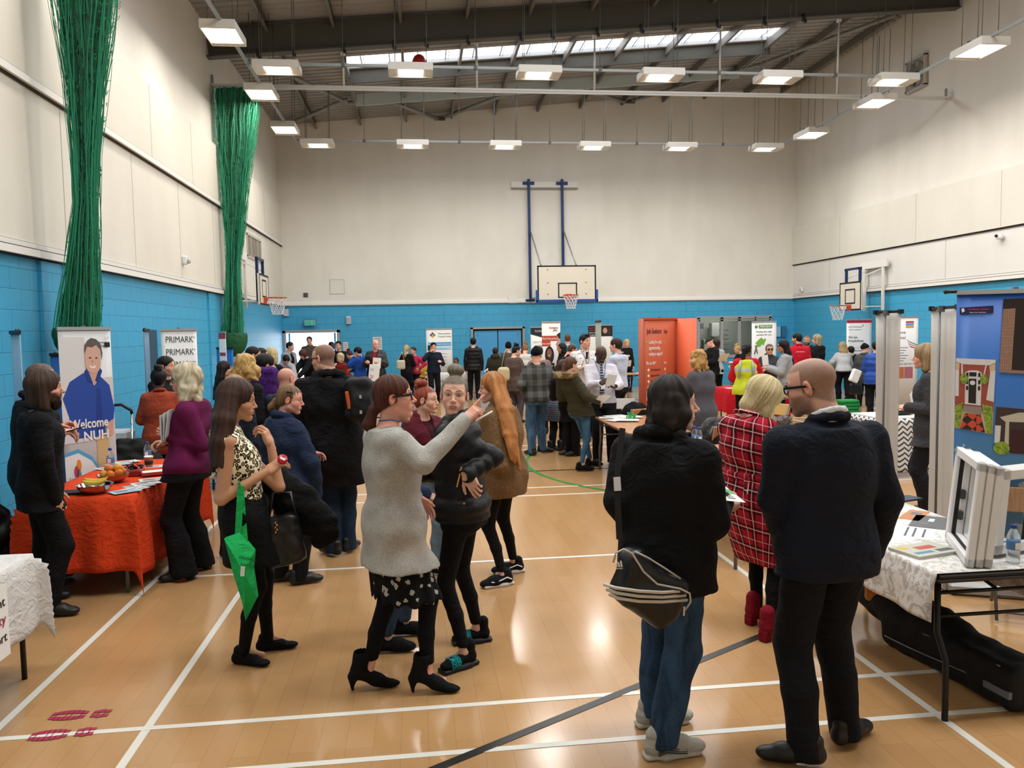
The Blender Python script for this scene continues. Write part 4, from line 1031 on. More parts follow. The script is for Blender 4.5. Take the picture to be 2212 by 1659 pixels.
for x in(-1.47,1.45,4.12,7.07,9.94):MB().tube([(x,18.08,7.36),(x,18.0,roofz(x,7.83))],.022,8).box((x,18.02,roofz(x,7.83)-.02),(.08,.12,.1)).build('dropper_rod',ALU,ct)
for x in(XL+.02,XR-.1):MB().box((x,18.1,7.42),(.03,.06,.26)).build('wall_bracket',GALV,ct)
tag(MB().box(((XL+XR)/2,9.65,7.34),(XR-XL,.07,.05)).build('curtain_track',ALU),'nearer curtain track that carries the large green net','curtain track')
for i,px in enumerate((557,633,742,850,920,1010,1125,1193,1290,1385,1455,1550,1650,1735)):
 x=aty(px,100,17.75)[0];z=roofz(x,7.83);o=MB().box((x,17.74,z-.02),(.05,.1,.16)).box((x+.03,17.72,z-.1),(.06,.05,.07)).build('beam_clamp',M('black bracket','1b1a19',.6),ct)
cb_=roofz(.24);o=MB().ball((.2,20.2,8.62),(.17,.17,.17)).build('ball',M('red ball','c23027',.4));tag(o,'red ball caught in the roof behind a lamp','ball')
NETM=M('green netting cord','0f7f58',.6);NETD=M('dark green canvas','14502c',.7)
def net(label,Y,rows,bag,depth,seed,nstr):
 e=empty('divider_net',(aty(rows[0][1],rows[0][0],Y)[0],Y,0),label,'net');off=np.array([aty(rows[0][1],rows[0][0],Y)[0],Y,0.]);rr=random.Random(seed)
 Z=[];
 for y,x0,x1 in rows:
  a,b=aty(x0,y,Y),aty(x1,y,Y);Z.append((a[2],(a[0]+b[0])/2-off[0],(b[0]-a[0])/2))
 Z.sort();zz=np.array([q[0]for q in Z]);cx=np.array([q[1]for q in Z]);hw=np.array([q[2]for q in Z])
 def pt(z,u,dpt):return np.array([np.interp(z,zz,cx)+np.interp(z,zz,hw)*u,dpt*(.35+.65*np.interp(z,zz,hw)/hw.max()),z])
 zt,zb=zz[-1],zz[0];m=MB();nz=46
 for i in range(nstr):
  u0=rr.uniform(-1,1);u0=math.copysign(abs(u0)**.8,u0);dp=rr.uniform(-depth,depth);ph=rr.uniform(0,6);tw=rr.uniform(.6,1.3);edge=abs(u0)>.9
  pts=[]
  for j in range(nz+1):
   z=zt+(zb-zt)*j/nz;u=u0+.10*math.sin(z*1.3*tw+ph)+.05*math.sin(z*5+ph*2);pts.append(pt(z,max(-1.04,min(1.04,u)),dp+.04*math.sin(z*1.7+ph)))
  m.tube(pts,rr.uniform(.004,.0075)if not edge else .0035,3,False,False)
 for i in range(int(nstr*14)):
  z=rr.uniform(zb,zt);u=rr.uniform(-1.02,.95);dp=rr.uniform(-depth,depth);du=rr.uniform(.04,.16)
  m.tube([pt(z,u,dp),pt(z-rr.uniform(.01,.05),u+du*.5,dp+rr.uniform(-.02,.02)),pt(z,min(1.04,u+du),dp)],.004,3,False,False)
 m.build('net_mesh',NETM,e)
 m=MB();m.grid(lambda u,v:(lambda z,a:pt(z,math.cos(a)*(.86+.06*math.sin(a*9+z*2)),math.sin(a)*depth*(.8+.15*math.sin(a*14))))(zt+(zb-zt)*v,2*PI*u),72,60,True,True)
 t=NT('net_core');vv=t.co(scale=(1,1,.16));w=t.noise(vv,46,3,.6);hole=t.noise(t.co(scale=(1,1,.35)),30,2)
 t.set(t.ramp(w,[(.35,'02281a'),(.6,'066040')]),.8);t.b.inputs['Alpha'].default_value=1
 t.l(t.math('GREATER_THAN',t.math('ADD',t.math('MULTIPLY',w,.6),t.math('MULTIPLY',hole,.4)),.41),t.b.inputs['Alpha']);m.build('gathered_net',t.m,e)
 if bag:
  zb0=zb+.12;h_=bag;S=SDF((pt(zb,-1.6,0)[0]-.1,-depth*2.5-.1,zb-h_-.1),(pt(zb,1.6,0)[0]+.1,depth*2.5+.1,zb+.3),.02);c=pt(zb,0,0);w=np.interp(zb,zz,hw)
  S.ell((c[0],0,zb-h_*.15),(w*1.3,depth*1.3,h_*.9),0);S.cut((0,0,zb+.02),(0,0,1));S.folds(.006,1.5);V,F=S.mesh();link('net_bag',npmesh('net_bag',relax(V,F,1),F),NETD,e)
 return e
net('large green divider net gathered in a bunch above the hospital banner',9.65,[(-140,112,262),(0,120,248),(200,148,225),(330,160,212),(440,165,210),(560,150,212),(650,135,215),(712,128,213)],.35,.2,3,150)
net('smaller green divider net with its foot tied in a bag, near the far left corner',18.1,[(193,462,562),(300,468,551),(400,478,537),(500,486,528),(570,490,518),(620,489,520),(700,484,525),(722,478,527)],.48,.22,5,150)
def plane_axes(a,b):
 """a,b: ground-plan ends of an upright panel, seen left to right"""
 a=np.array([a[0],a[1],0.]);b=np.array([b[0],b[1],0.]);U=b-a;L=np.linalg.norm(U);return a,U/L,L
TXT=[]
def text(parent,s,u,v,size,mat,O,U,W=(0,0,1),width=None,align='LEFT',lift=.004,name='lettering',bold=0):
 """letters lying on a surface; size = cap height"""
 c=bpy.data.curves.new(name,'FONT');c.body=s;c.size=size/.7;c.align_x=align;c.extrude=.0006;c.offset=bold*size
 o=bpy.data.objects.new(name,c);COL.objects.link(o);c.materials.append(mat);U=np.array(U,float);W=np.array(W,float);N=np.cross(U,W);N/=np.linalg.norm(N)
 p=np.array(O,float)+U*u+W*v+N*lift
 o.parent=parent;loc=p-np.array(parent.location);o.matrix_basis=Matrix(((U[0],W[0],N[0],loc[0]),(U[1],W[1],N[1],loc[1]),(U[2],W[2],N[2],loc[2]),(0,0,0,1)))
 c.resolution_u=3
 TXT.append((o,width));return o
def shape(parent,name,pts,mat,O,U,W=(0,0,1),lift=.002,th=.0008,label=None):
 """a printed patch: outline in panel metres"""
 U=np.array(U,float);W=np.array(W,float);N=np.cross(U,W);N/=np.linalg.norm(N)
 o=MB().prism(pts,th,np.array(O,float)+N*lift,U,W).build(name,mat,parent);o.location=-np.array(parent.location)if parent.location.length else(0,0,0)
 o.location=Vector([-c for c in parent.location]);
 if label:o['label']=label
 return o
def rect(x0,y0,x1,y1):return[(x0,y0),(x1,y0),(x1,y1),(x0,y1)]
def oval(cx,cy,rx,ry,n=24,a0=0,a1=2*PI):return[(cx+rx*math.cos(a0+(a1-a0)*i/n),cy+ry*math.sin(a0+(a1-a0)*i/n))for i in range(n)]
BLK,WHT=M('black print','1a1a1a',.6),M('white print','e9e8e4',.5);GREYP=M('grey print','6b6e70',.6);PANEL=M('banner vinyl','d6d3cd',.55);ALUB=M('banner rail','a9abab',.35,.5);BLKP=M('black plastic','121212',.45)
def banner(label,a,b,z1,mat=PANEL,z0=.08,back=False,cat='banner',th=.004,group=None,rail=ALUB,name='roller_banner',curl=0):
 A,U,L=plane_axes(a,b);N=np.cross(U,(0,0,1.));c=A+U*L/2
 e=empty(name,(c[0],c[1],0),label,cat,group);off=-np.array(e.location)
 def bl(m,n,mt):o=m.build(n,mt,e);o.location=Vector(off);return o
 m=MB();R=np.column_stack((U,-N,(0,0,1.)))
 m.grid(lambda u,v:A+U*L*u+np.array([0,0,z0+(z1-z0)*v])+N*(curl*(math.cos((u-.5)*2.4)-.5)*(.4+.6*v)),9,3,True);o=bl(m,'panel',mat);md=o.modifiers.new('thickness','SOLIDIFY');md.thickness=th;md.offset=-1
 m=MB();m.box(A+U*L/2+np.array([0,0,z1+.012]),(L+.01,.02,.03),R=R);bl(m,'top_rail',rail)
 m=MB();m.box(A+U*L/2+np.array([0,0,.045])-N*.02,(L+.03,.11,.07),R=R,bev=.012);bl(m,'base',rail)
 m=MB();m.tube([A+U*L/2-N*.035+np.array([0,0,.06]),A+U*L/2-N*.03+np.array([0,0,z1+.01])],.011,8);m.box(A+U*L/2-N*.02+np.array([0,0,z1+.015]),(.03,.03,.05),R=R);bl(m,'pole',M('banner pole','6d6f70',.4,.5))
 O=A+N*.0;return e,O,U,L,z1-z0
def hv(v):return v*1.42 if v<.33 else .469+(v-.33)*.64 if v<.86 else .808+(v-.86)*1.13
def hosp():
 e,O,U,L,H=banner('tall hospital banner with a smiling man in a blue tunic',aty(124,711,7.55)[:2],aty(238,713,7.95)[:2],2.03,M('soft grey print','c3c2c1',.5));O=O+np.array([0,0,.08]);s=lambda n,p,m,l=.003,**k:shape(e,n,[(x*L,hv(y)*H)for x,y in p],m,O,U,lift=l,**k)
 s('backdrop_print',rect(0,.33,.48,1),M('pale print','d4d3d2',.5));s('backdrop_print',rect(.5,.62,1,.8),M('pale print b','cfcdc8',.5));s('backdrop_print',rect(.62,.18,.86,.36),M('tan print','c7a878',.5))
 TU=M('blue tunic print','23489c',.5);TU2=M('dark blue tunic print','1b3a86',.5);FL=M('skin print','c99f8a',.5)
 s('tunic_print',[(.1,.40),(.12,.52),(.02,.66),(.16,.78),(.42,.84),(.70,.83),(.92,.74),(1.0,.56),(.97,.47),(.80,.44),(.80,.36),(.2,.36)],TU,.004);s('tunic_print',[(.62,.40),(.66,.72),(.74,.72),(.76,.40)],TU2,.005)
 s('neck_print',[(.5,.86),(.72,.86),(.70,.78),(.62,.74),(.54,.79)],FL,.006);s('collar_print',[(.44,.85),(.5,.87),(.6,.76),(.52,.77)],TU2,.007);s('collar_print',[(.74,.87),(.79,.85),(.70,.76),(.64,.78)],TU2,.007)
 s('face_print',oval(.62,.905,.155,.068),M('face print','cfa692',.5),.008);s('hair_print',[(.46,.93),(.47,.965),(.53,.985),(.6,.995),(.7,.99),(.78,.97),(.81,.93),(.79,.9),(.77,.945),(.7,.965),(.6,.955),(.52,.96),(.49,.945)],M('brown hair print','5e5650',.6),.009);s('eye_print',oval(.565,.912,.022,.003),BLK,.0095);s('eye_print',oval(.685,.91,.022,.003),BLK,.0095);s('smile_print',[(.54,.882),(.6,.873),(.67,.88),(.66,.87),(.6,.866),(.55,.873)],M('mouth print','f0e6e0',.5),.0095);s('nose_print',[(.6,.905),(.625,.892),(.6,.89)],M('shade print','b58671',.5),.0095)
 s('arm_print',[(.82,.45),(.97,.48),(.95,.36),(.84,.35)],FL,.006)
 s('wave_print',[(0,.0),(1,.0),(1,.17),(.8,.19),(.5,.28),(.25,.31),(0,.3)],WHT,.005);s('wave_edge_print',[(0,.3),(.25,.31),(.5,.28),(.8,.19),(1,.17),(1,.158),(.8,.176),(.5,.265),(.25,.297),(0,.288)],M('light blue print','4fa3cf',.5),.006)
 s('logo_print',rect(.86,.955,.97,.975),BLK,.005);text(e,'NHS',.865*L,.958*H,.022,WHT,O,U,width=.1*L,lift=.007,bold=.02)
 text(e,'Nottingham',.96*L,.935*H,.018,BLK,O,U,width=.2*L,align='RIGHT');text(e,'University Hospitals',.96*L,.918*H,.018,BLK,O,U,width=.36*L,align='RIGHT')
 text(e,'Welcome',.12*L,.535*H,.085,WHT,O,U,width=.74*L,lift=.009,bold=.03);text(e,'NUH',.36*L,.475*H,.085,WHT,O,U,width=.48*L,lift=.009,bold=.03)
 for q,c in(((.2,.235),'c93a6b'),((.25,.255),'ef8a3a'),((.24,.222),'3ba58f')):s('logo_print',oval(q[0],q[1],.045,.02),M('logo '+c,c,.5),.008)
 text(e,'Listen',.06*L,.295*H,.03,M('logo blue','3a8fc0',.5),O,U,width=.2*L,lift=.008);text(e,'We Care',.06*L,.265*H,.035,M('logo blue','3a8fc0',.5),O,U,width=.26*L,lift=.008);text(e,'#teamNUH   @nottmhospitals',.1*L,.2*H,.014,BLK,O,U,width=.7*L,lift=.008)
hosp()
e,O,U,L,H=banner('white banner repeating a dark clothes shop name down its length',aty(347,712,10.9)[:2],aty(424,712,11.1)[:2],2.03,M('off white vinyl','cfcecb',.55));k_=M('charcoal print','3f4447',.6)
for i in range(7):text(e,'PRIMARK',.11*L,2.03-.155-i*.165,.082,k_,O,U,width=.78*L);text(e,'®',.9*L,2.03-.1-i*.165,.02,k_,O,U)
e,O,U,L,H=banner('pair of slate blue banner backs beside the white shop banner',aty(310,711,10.4)[:2],aty(323,711,10.7)[:2],2.03,M('slate vinyl','4f6f86',.6),rail=BLKP)
m=MB();A=np.array([*aty(323,711,10.5)[:2],0]);B=np.array([*aty(337,711,10.2)[:2],0]);m.bar((A+B)/2+np.array([0,0,.05]),(A+B)/2+np.array([0,0,2.04]),.09,.01,up=(B-A));o=m.build('panel',M('slate vinyl b','3f5d73',.6),e);o.location=-e.location
A=aty(22,714,7.2);B=aty(42,716,7.05)
e,O,U,L,H=banner('narrow pale blue banner back with a pole at the far left',A[:2],B[:2],2.0,M('pale blue vinyl','86a9c0',.6),rail=BLKP)
m=MB();m.prism([(0,0),(.16,0),(.02,1.55)],.004,np.array([B[0]-.0,B[1],.1]),(1,0,0));o=m.build('flap',M('cream vinyl','c9c3b6',.6),e);o.location=-e.location
e,O,U,L,H=banner('slim red and white banner leaning at the left wall under the small net',aty(472,718,14.5)[:2],aty(487,718,14.3)[:2],2.0,M('white vinyl','d8d6d4',.5))
shape(e,'red_print',rect(0,1.9,L,2.0),M('red print','c03a3a',.5),O,U)
for z in(1.6,1.45,1.3,1.1,.9):shape(e,'red_print',rect(.02,z,L-.02,z+.06),M('red print','c03a3a',.5),O,U)
e,O,U,L,H=banner('blue banner behind the red and white sign',aty(467,736,14.9)[:2],aty(503,752,14.7)[:2],1.72,M('royal blue vinyl','1f62a8',.5),rail=BLKP)
e,O,U,L,H=banner('dark blue banner edge just behind the hospital banner',aty(108,762,8.6)[:2],aty(128,764,8.6)[:2],1.78,M('navy vinyl','1d4f8e',.5),rail=BLKP)
e,O,U,L,H=banner('white employment service banner with a rainbow diamond logo by the end wall',aty(920,713,24.4)[:2],aty(976,712,24.4)[:2],2.03)
for i,(c,q)in enumerate((('b8323c',(.0,.05)),('3a9a50',(.05,0)),('e0a62e',(0,-.05)),('4a4fa3',(-.05,0)))):shape(e,'logo_print',[(x+.2+q[0],y+1.86+q[1])for x,y in((0,.045),(.045,0),(0,-.045),(-.045,0))],M('logo '+c,c,.5),O,U)
text(e,'Metropolitan',.36,1.88,.05,GREYP,O,U,width=.38);text(e,'Thames Valley',.36,1.79,.05,GREYP,O,U,width=.4)
shape(e,'blue_print',rect(.06,1.52,.76,1.64),M('light blue print','4fa3cf',.5),O,U);text(e,'Employment Service',.09,1.56,.045,WHT,O,U,width=.64);shape(e,'blue_print',rect(.06,1.4,.76,1.49),M('pale blue print','a9cfe2',.5),O,U);text(e,'Tenancy Support',.14,1.42,.045,M('light blue print','4fa3cf',.5),O,U,width=.5)
for i,s_ in enumerate(('CV support','Interview preparation','Career guidance','Training or employment','Job application')):text(e,s_,.2,1.28-i*.1,.03,GREYP,O,U,width=.42)
NAVYP=M('navy print','1a2530',.5)
e,O,U,L,H=banner('cream banner with a black pointed header beside the blue double doors',aty(1146,709,21.5)[:2],aty(1200,709,21.5)[:2],2.02,M('cream vinyl b','d3cfc6',.55));shape(e,'header_print',[(0,2.02),(0,1.84),(L/2,1.74),(L,1.84),(L,2.02)],NAVYP,O,U)
text(e,'FUTURES',.12,1.9,.05,WHT,O,U,width=.3,lift=.005);text(e,'ADULT EMPLOYMENT',L/2,1.6,.05,BLK,O,U,width=.55,align='CENTER');text(e,'& CONNECTION',L/2,1.5,.05,BLK,O,U,width=.4,align='CENTER')
for i in range(6):shape(e,'small_print',rect(.12,1.38-i*.08,.56,1.392-i*.08),GREYP,O,U)
ORP=M('red orange print','b8452e',.5)
e,O,U,L,H=banner('grey and red banner with two women asking about help getting work',aty(1170,696,17.9)[:2],aty(1210,695,17.9)[:2],2.12,PANEL)
text(e,'Nottingham',.17,1.98,.045,ORP,O,U,width=.2,bold=.02);text(e,'Jobs',.26,1.925,.04,BLK,O,U,width=.1,bold=.02);shape(e,'red_print',rect(0,1.7,.36,1.82),ORP,O,U);shape(e,'red_print',rect(0,1.58,.2,1.7),ORP,O,U);text(e,'Need help getting',.01,1.735,.05,WHT,O,U,width=.33,lift=.005);text(e,'into work?',.01,1.62,.05,WHT,O,U,width=.19,lift=.005)
shape(e,'portrait_print',oval(.17,1.38,.105,.2),M('dark hair print','241f1f',.6),O,U,lift=.004);shape(e,'portrait_print',oval(.165,1.42,.055,.1),M('brown face print','8a5c48',.6),O,U,lift=.005);shape(e,'portrait_print',rect(.06,1.0,.28,1.2),M('dark hair print','241f1f',.6),O,U,lift=.004);shape(e,'smile_print',oval(.165,1.37,.02,.008),WHT,O,U,lift=.006)
shape(e,'portrait_print',[(L,1.86),(L-.08,1.82),(L-.07,1.7),(L-.11,1.62),(L-.085,1.58),(L-.09,1.5),(L,1.44)],M('pale face print','c08f7c',.6),O,U,lift=.004);shape(e,'portrait_print',[(L,1.9),(L-.09,1.84),(L-.04,1.76),(L,1.74)],M('dark hair print','241f1f',.6),O,U,lift=.005)
text(e,"We're Here",.07,1.12,.035,WHT,O,U,width=.18,lift=.006)
e,O,U,L,H=banner('narrow edge-on banner between the shirted man and the apprenticeships poster',aty(1286,700,16.6)[:2],aty(1298,698,15.9)[:2],2.1,M('grey vinyl','8f9488',.6),rail=BLKP)
e,O,U,L,H=banner('black topped apprenticeships poster with red words at the end wall',aty(1270,707,24.6)[:2],aty(1323,706,24.6)[:2],2.06);shape(e,'header_print',rect(0,1.72,L,2.06),BLK,O,U)
for i,s_ in enumerate(('Age 16-24 and','want to get','into work','training?')):text(e,s_,.03,1.97-i*.075,.045,M('red print','c03a3a',.5)if i<2 else WHT,O,U,width=.32,lift=.005)
shape(e,'portrait_print',oval(.55,1.9,.07,.09),M('pale face print','c08f7c',.6),O,U,lift=.005);shape(e,'portrait_print',oval(.68,1.86,.05,.1),M('brown hair print b','3a2620',.6),O,U,lift=.006)
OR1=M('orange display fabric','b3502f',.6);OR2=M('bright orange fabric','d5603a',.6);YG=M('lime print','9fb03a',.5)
pa,pb,pc,pd=aty(1379,690,11.45)[:2],aty(1390,689,11.6)[:2],aty(1462,684,12.0)[:2],aty(1505,684,11.65)[:2]
e,O,U,L,H=banner('orange job seekers display with white and black lettering and lime arrows',pb,pc,2.08,OR1,z0=.02,rail=OR1,name='display_stand');A,U2,L2=plane_axes(pa,pb)
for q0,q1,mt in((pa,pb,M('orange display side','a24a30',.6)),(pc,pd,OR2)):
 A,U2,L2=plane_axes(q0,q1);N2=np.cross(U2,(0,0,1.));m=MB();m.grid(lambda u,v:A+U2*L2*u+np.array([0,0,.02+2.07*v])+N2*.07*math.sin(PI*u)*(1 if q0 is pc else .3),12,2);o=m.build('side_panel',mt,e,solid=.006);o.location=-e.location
LX=.05
text(e,'Job Seekers:',LX+.02,1.87,.075,BLK,O,U,width=.34,bold=.01);text(e,'Emp',.455,1.87,.065,BLK,O,U,width=.07)
def arrow(x,z,w,mt):shape(e,'arrow_print',[(x,z-.012),(x+w*.55,z-.012),(x+w*.5,z-.035),(x+w,z),(x+w*.5,z+.035),(x+w*.55,z+.012),(x,z+.012)],mt,O,U)
arrow(LX-.02,1.745,.06,YG);arrow(.44,1.745,.035,YG)
for i,(s_,w_)in enumerate((('Looking for a job,',.29),('apprenticeship,',.26),('training or support?',.31))):text(e,s_,LX+.06,1.715-i*.09,.055,WHT,O,U,width=w_,bold=.015)
text(e,'We can offer*',LX+.0,1.4,.05,WHT,O,U,width=.22,bold=.01);text(e,'We can',.45,1.4,.04,WHT,O,U,width=.06)
for i,(s_,w_)in enumerate((('Help finding work',.22),('Apprenticeships',.2),('Traineeships',.16),('Careers Support',.2))):arrow(LX+.03,1.32-i*.087,.045,WHT);arrow(.46,1.32-i*.087,.03,WHT);text(e,s_,LX+.1,1.305-i*.087,.034,M('dark print on orange','4a2418',.6),O,U,width=w_)
text(e,'Nottingham',LX,.86,.14,WHT,O,U,width=.47,bold=.02)
GR=M('green print','4b8f3a',.5);GRP=M('puzzle green print','6fae3c',.5)
e,O,U,L,H=banner('white recruitment banner with a green puzzle piece in front of the window',aty(1624,699,19.6)[:2],aty(1677,697,19.6)[:2],2.05,M('white vinyl','d8d6d4',.5))
shape(e,'green_print',rect(.19,1.89,.55,1.98),GR,O,U);text(e,'PRECEDO',.22,1.915,.05,WHT,O,U,width=.3,lift=.005,bold=.02);shape(e,'logo_print',oval(.12,1.93,.045,.04,9),GR,O,U)
text(e,'Finding the right',L/2,1.79,.04,BLK,O,U,width=.42,align='CENTER',bold=.01);text(e,'position for you',L/2,1.71,.04,BLK,O,U,width=.4,align='CENTER',bold=.01)
shape(e,'puzzle_print',[(.1,1.52),(.2,1.62),(.26,1.66),(.32,1.6),(.35,1.64),(.39,1.6),(.36,1.56),(.32,1.45),(.27,1.48),(.23,1.42),(.18,1.41)],GRP,O,U);shape(e,'figure_print',oval(.12,1.43,.035,.035),GREYP,O,U);shape(e,'figure_print',[(.1,1.4),(.14,1.4),(.17,1.24),(.14,1.24),(.12,1.3),(.08,1.22),(.05,1.23)],GREYP,O,U)
RDP=M('crimson print','b5173a',.5)
e,O,U,L,H=banner('white university banner with a crimson top stripe on the right',aty(1829,691,20.6)[:2],aty(1883,690,20.6)[:2],2.07,M('white vinyl','d8d6d4',.5));shape(e,'red_print',rect(0,1.99,L,2.06),RDP,O,U)
text(e,'NOTTINGHAM',.05,1.86,.045,GREYP,O,U,width=.4);text(e,'TRENT UNIVERSITY',.05,1.79,.03,GREYP,O,U,width=.4);text(e,'We See',.05,1.57,.065,BLK,O,U,width=.27,bold=.01);text(e,'Possibilities',.05,1.47,.065,BLK,O,U,width=.44,bold=.01);shape(e,'logo_print',oval(.48,1.92,.014,.018),BLK,O,U)
shape(e,'rule_print',rect(0,1.31,L,1.316),GREYP,O,U)
for i in range(2):shape(e,'icon_print',rect(.14,1.2-i*.1,.21,1.27-i*.1),BLK,O,U);text(e,('discover','ntu.ac.uk')[i],.23,1.21-i*.1,.05,BLK,O,U,width=.24)
e,O,U,L,H=banner('white believe in potential banner with ribbon swoosh behind a banner back',aty(1928,683,15.6)[:2],aty(1984,682,15.6)[:2],2.08,M('white vinyl','d8d6d4',.5));L_=L
for c,z in(('c2356b',2.0),('4c9fc4',1.95),('d89a3a',1.9)):shape(e,'logo_print',rect(.3,z-.04,.48,z),M('logo '+c,c,.5),O,U)
text(e,'believe',.3,1.74,.06,M('plum print','70505e',.5),O,U,width=.3,align='RIGHT');text(e,'potential',.3,1.63,.06,M('plum print','70505e',.5),O,U,width=.34,align='RIGHT')
for i,c in enumerate(('2f8fa8','d8863a','b5234f')):shape(e,'swoosh_print',[(.31+i*.02,1.63-i*.04),(.4,1.57-i*.045),(L,1.5-i*.04),(L,1.48-i*.04),(.4,1.55-i*.045)],M('logo '+c,c,.5),O,U)
for i in range(6):shape(e,'small_print',rect(.02,1.44-i*.055,.36-(i%3)*.05,1.452-i*.055),GREYP,O,U)
text(e,'0845 842 9951',.14,1.09,.03,GREYP,O,U,width=.32);shape(e,'photo_print',rect(.12,.8,.27,1.04),M('orange photo print','b0663c',.5),O,U);shape(e,'photo_print',rect(.28,.8,.47,1.04),M('pink photo print','a2616a',.5),O,U)
BK=M('plain banner back','bdb8b0',.6)
def bback(label,p0,Y0,p1,Y1,py):
 a,b=aty(p0,py,Y0),aty(p1,py,Y1);A,U,L=plane_axes(a[:2],b[:2]);N=np.cross(U,(0,0,1.));z1=a[2];c=A+U*L/2;e=empty('roller_banner',(c[0],c[1],0),label,'banner','plain backs of roller banners');off=-np.array(e.location)
 m=MB();m.grid(lambda u,v:A+U*L*u+np.array([0,0,.08+(z1-.08)*v])-N*.035*math.cos((u-.5)*PI)*1.0+U*(.03*math.sin(v*PI)*(.5-u)),13,7);o=m.build('panel',BK,e,solid=.004);o.location=off
 m=MB();R=np.column_stack((U,-N,(0,0,1.)));m.box(A+U*L/2+np.array([0,0,z1+.008]),(L+.02,.02,.022),R=R)
 for s_ in(0,L):m.box(A+U*s_+np.array([0,0,z1+.008]),(.03,.035,.035),R=R)
 o=m.build('top_rail',BLKP,e);o.location=off;m=MB();m.box(A+U*L/2+np.array([0,0,.045]),(L+.03,.13,.08),R=R,bev=.012);o=m.build('base',ALUB,e);o.location=off
 m=MB();m.tube([A+U*L*.5+N*.035+np.array([0,0,.06]),A+U*L*.5+N*.03+np.array([0,0,z1])],.009,8);m.box(A+U*L*.5+N*.02+np.array([0,0,z1+.0]),(.035,.04,.045),R=R);o=m.build('pole',M('banner pole','6d6f70',.4,.5),e);o.location=off
bback('plain back of a white banner with its grey pole, beside the believe banner',1892,6.35,1946,6.05,677);bback('plain back of a white banner next to the blue house banner',2012,5.75,2069,5.25,669)
def doors():
 a,b=aty(2067,636,5.2),aty(2330,618,4.9);t=NT('sky_print');v=t.co('Generated');s3=t.sep(v);cl=t.noise(t.co(),3.2,5,.6);grd=t.ramp(s3[2],[(.35,'4f8fc4'),(.62,'2a66ad'),(1,'1f55a3')]);cf_=t.math('MULTIPLY',t.math('GREATER_THAN',cl,.585),t.math('LESS_THAN',s3[2],.68));t.set(t.mix(cf_,grd,srgb('c9d5df')),.5)
 e,O,U,L,H=banner('large blue photo banner picturing front doors of brick houses',a[:2],b[:2],a[2],t.m,z0=.3,name='photo_banner');z1=a[2];k=L/263.
 def X(px):return(px-2068)*k
 def Zp(py,px=2100):return aty(px,py,5.1)[2]
 o=MB().tube([np.array([*a[:2],z1+.02])-U*.06,np.array([*a[:2],z1+.02])],.012,8).ball(np.array([*a[:2],z1+.02])-U*.07,.016).build('rail_end',BLKP,e);o.location=-e.location
 s=lambda n,p,m,l=.003:shape(e,n,[(X(x),Zp(y,x))for x,y in p][::-1],m,O,U,lift=l)
 def brickm(nm,c1,c2,mo,sc):
  t=NT(nm);s3=t.sep(t.co());cb=t.n('ShaderNodeCombineXYZ');t.l(t.math('ADD',s3[0],t.math('MULTIPLY',s3[1],-.15)),cb.inputs[0]);t.l(s3[2],cb.inputs[1]);br=t.n('ShaderNodeTexBrick',i_Scale=sc);t.l(cb.outputs[0],br.inputs['Vector']);br.inputs['Color1'].default_value=srgb(c1);br.inputs['Color2'].default_value=srgb(c2);br.inputs['Mortar'].default_value=srgb(mo);br.inputs['Mortar Size'].default_value=.03;br.inputs['Brick Width'].default_value=.8;br.inputs['Row Height'].default_value=.25;t.set(br.outputs['Color'],.6);return t.m
 B1,B2=brickm('tan_brick_print','8a5a44','6f4c40','b9a48c',34),brickm('red_brick_print','9c3c2c','8a3024','a8604c',60);DK=M('dark door print','221a18',.5);WP=M('white joinery print','cfd0d0',.5);HG=NT('hedge_print');HG.set(HG.ramp(HG.noise(HG.co(),60,3,.7),[(.35,'47661c'),(.65,'9fb83a')]),.7)
 t2=NT('checker_path_print');ck=t2.n('ShaderNodeTexChecker',i_Scale=22.);t2.l(t2.co(rot=(0,.78,0)),ck.inputs['Vector']);ck.inputs['Color1'].default_value=srgb('c4462a');ck.inputs['Color2'].default_value=srgb('231815');t2.set(ck.outputs['Color'],.5)
 s('header_print',[(2075,664),(2150,660),(2150,676),(2075,679)],M('night print','1a2150',.5));text(e,'All Weather Systems',X(2094),Zp(670,2094),.014,M('pink print','c0506a',.5),O,U,width=.125,lift=.006);text(e,'Windows  Doors  Conservatories',X(2097),Zp(676,2097),.008,WHT,O,U,width=.1,lift=.006);s('logo_print',[(2078,667),(2084,665),(2086,672),(2080,675)],WHT,.005)
 s('wall_print',[(2069,775),(2157,777),(2154,938),(2068,928)],M('cream wall print','cbb489',.5));s('wall_print',[(2077,786),(2143,786),(2152,880),(2072,880)],B2,.004);s('wall_print',[(2068,855),(2155,860),(2154,890),(2068,885)],B2,.0045);s('sill_print',[(2069,775),(2157,777),(2157,783),(2143,789),(2085,788),(2069,782)],M('pale print','d4d3d2',.5),.005)
 s('post_print',[(2080,776),(2083,776),(2085,810),(2081,810)],WP,.006);s('post_print',[(2137,777),(2140,777),(2133,812),(2130,812)],WP,.006);s('window_print',[(2068,800),(2076,802),(2076,858),(2068,858)],WP,.006);s('window_print',[(2146,802),(2157,800),(2155,868),(2138,864)],WP,.006)
 s('doorway_print',[(2090,805),(2100,801),(2118,801),(2127,806),(2126,877),(2090,875)],WP,.006);s('door_print',[(2098,819),(2115,819),(2115,873),(2098,872)],DK,.007);s('fanlight_print',[(2099,805),(2115,805),(2115,814),(2099,814)],DK,.007);s('door_glass_print',oval(2106.5,828,6,5),M('pale print','d4d3d2',.5),.0075)
 for x in(2092,2119):
  for y in(806,822,835):s('side_light_print',[(x,y),(x+5,y),(x+5,y+9),(x,y+9)],DK,.007)
 for x in(2087,2132):s('basket_print',oval(x,820,9,11),HG.m,.008)
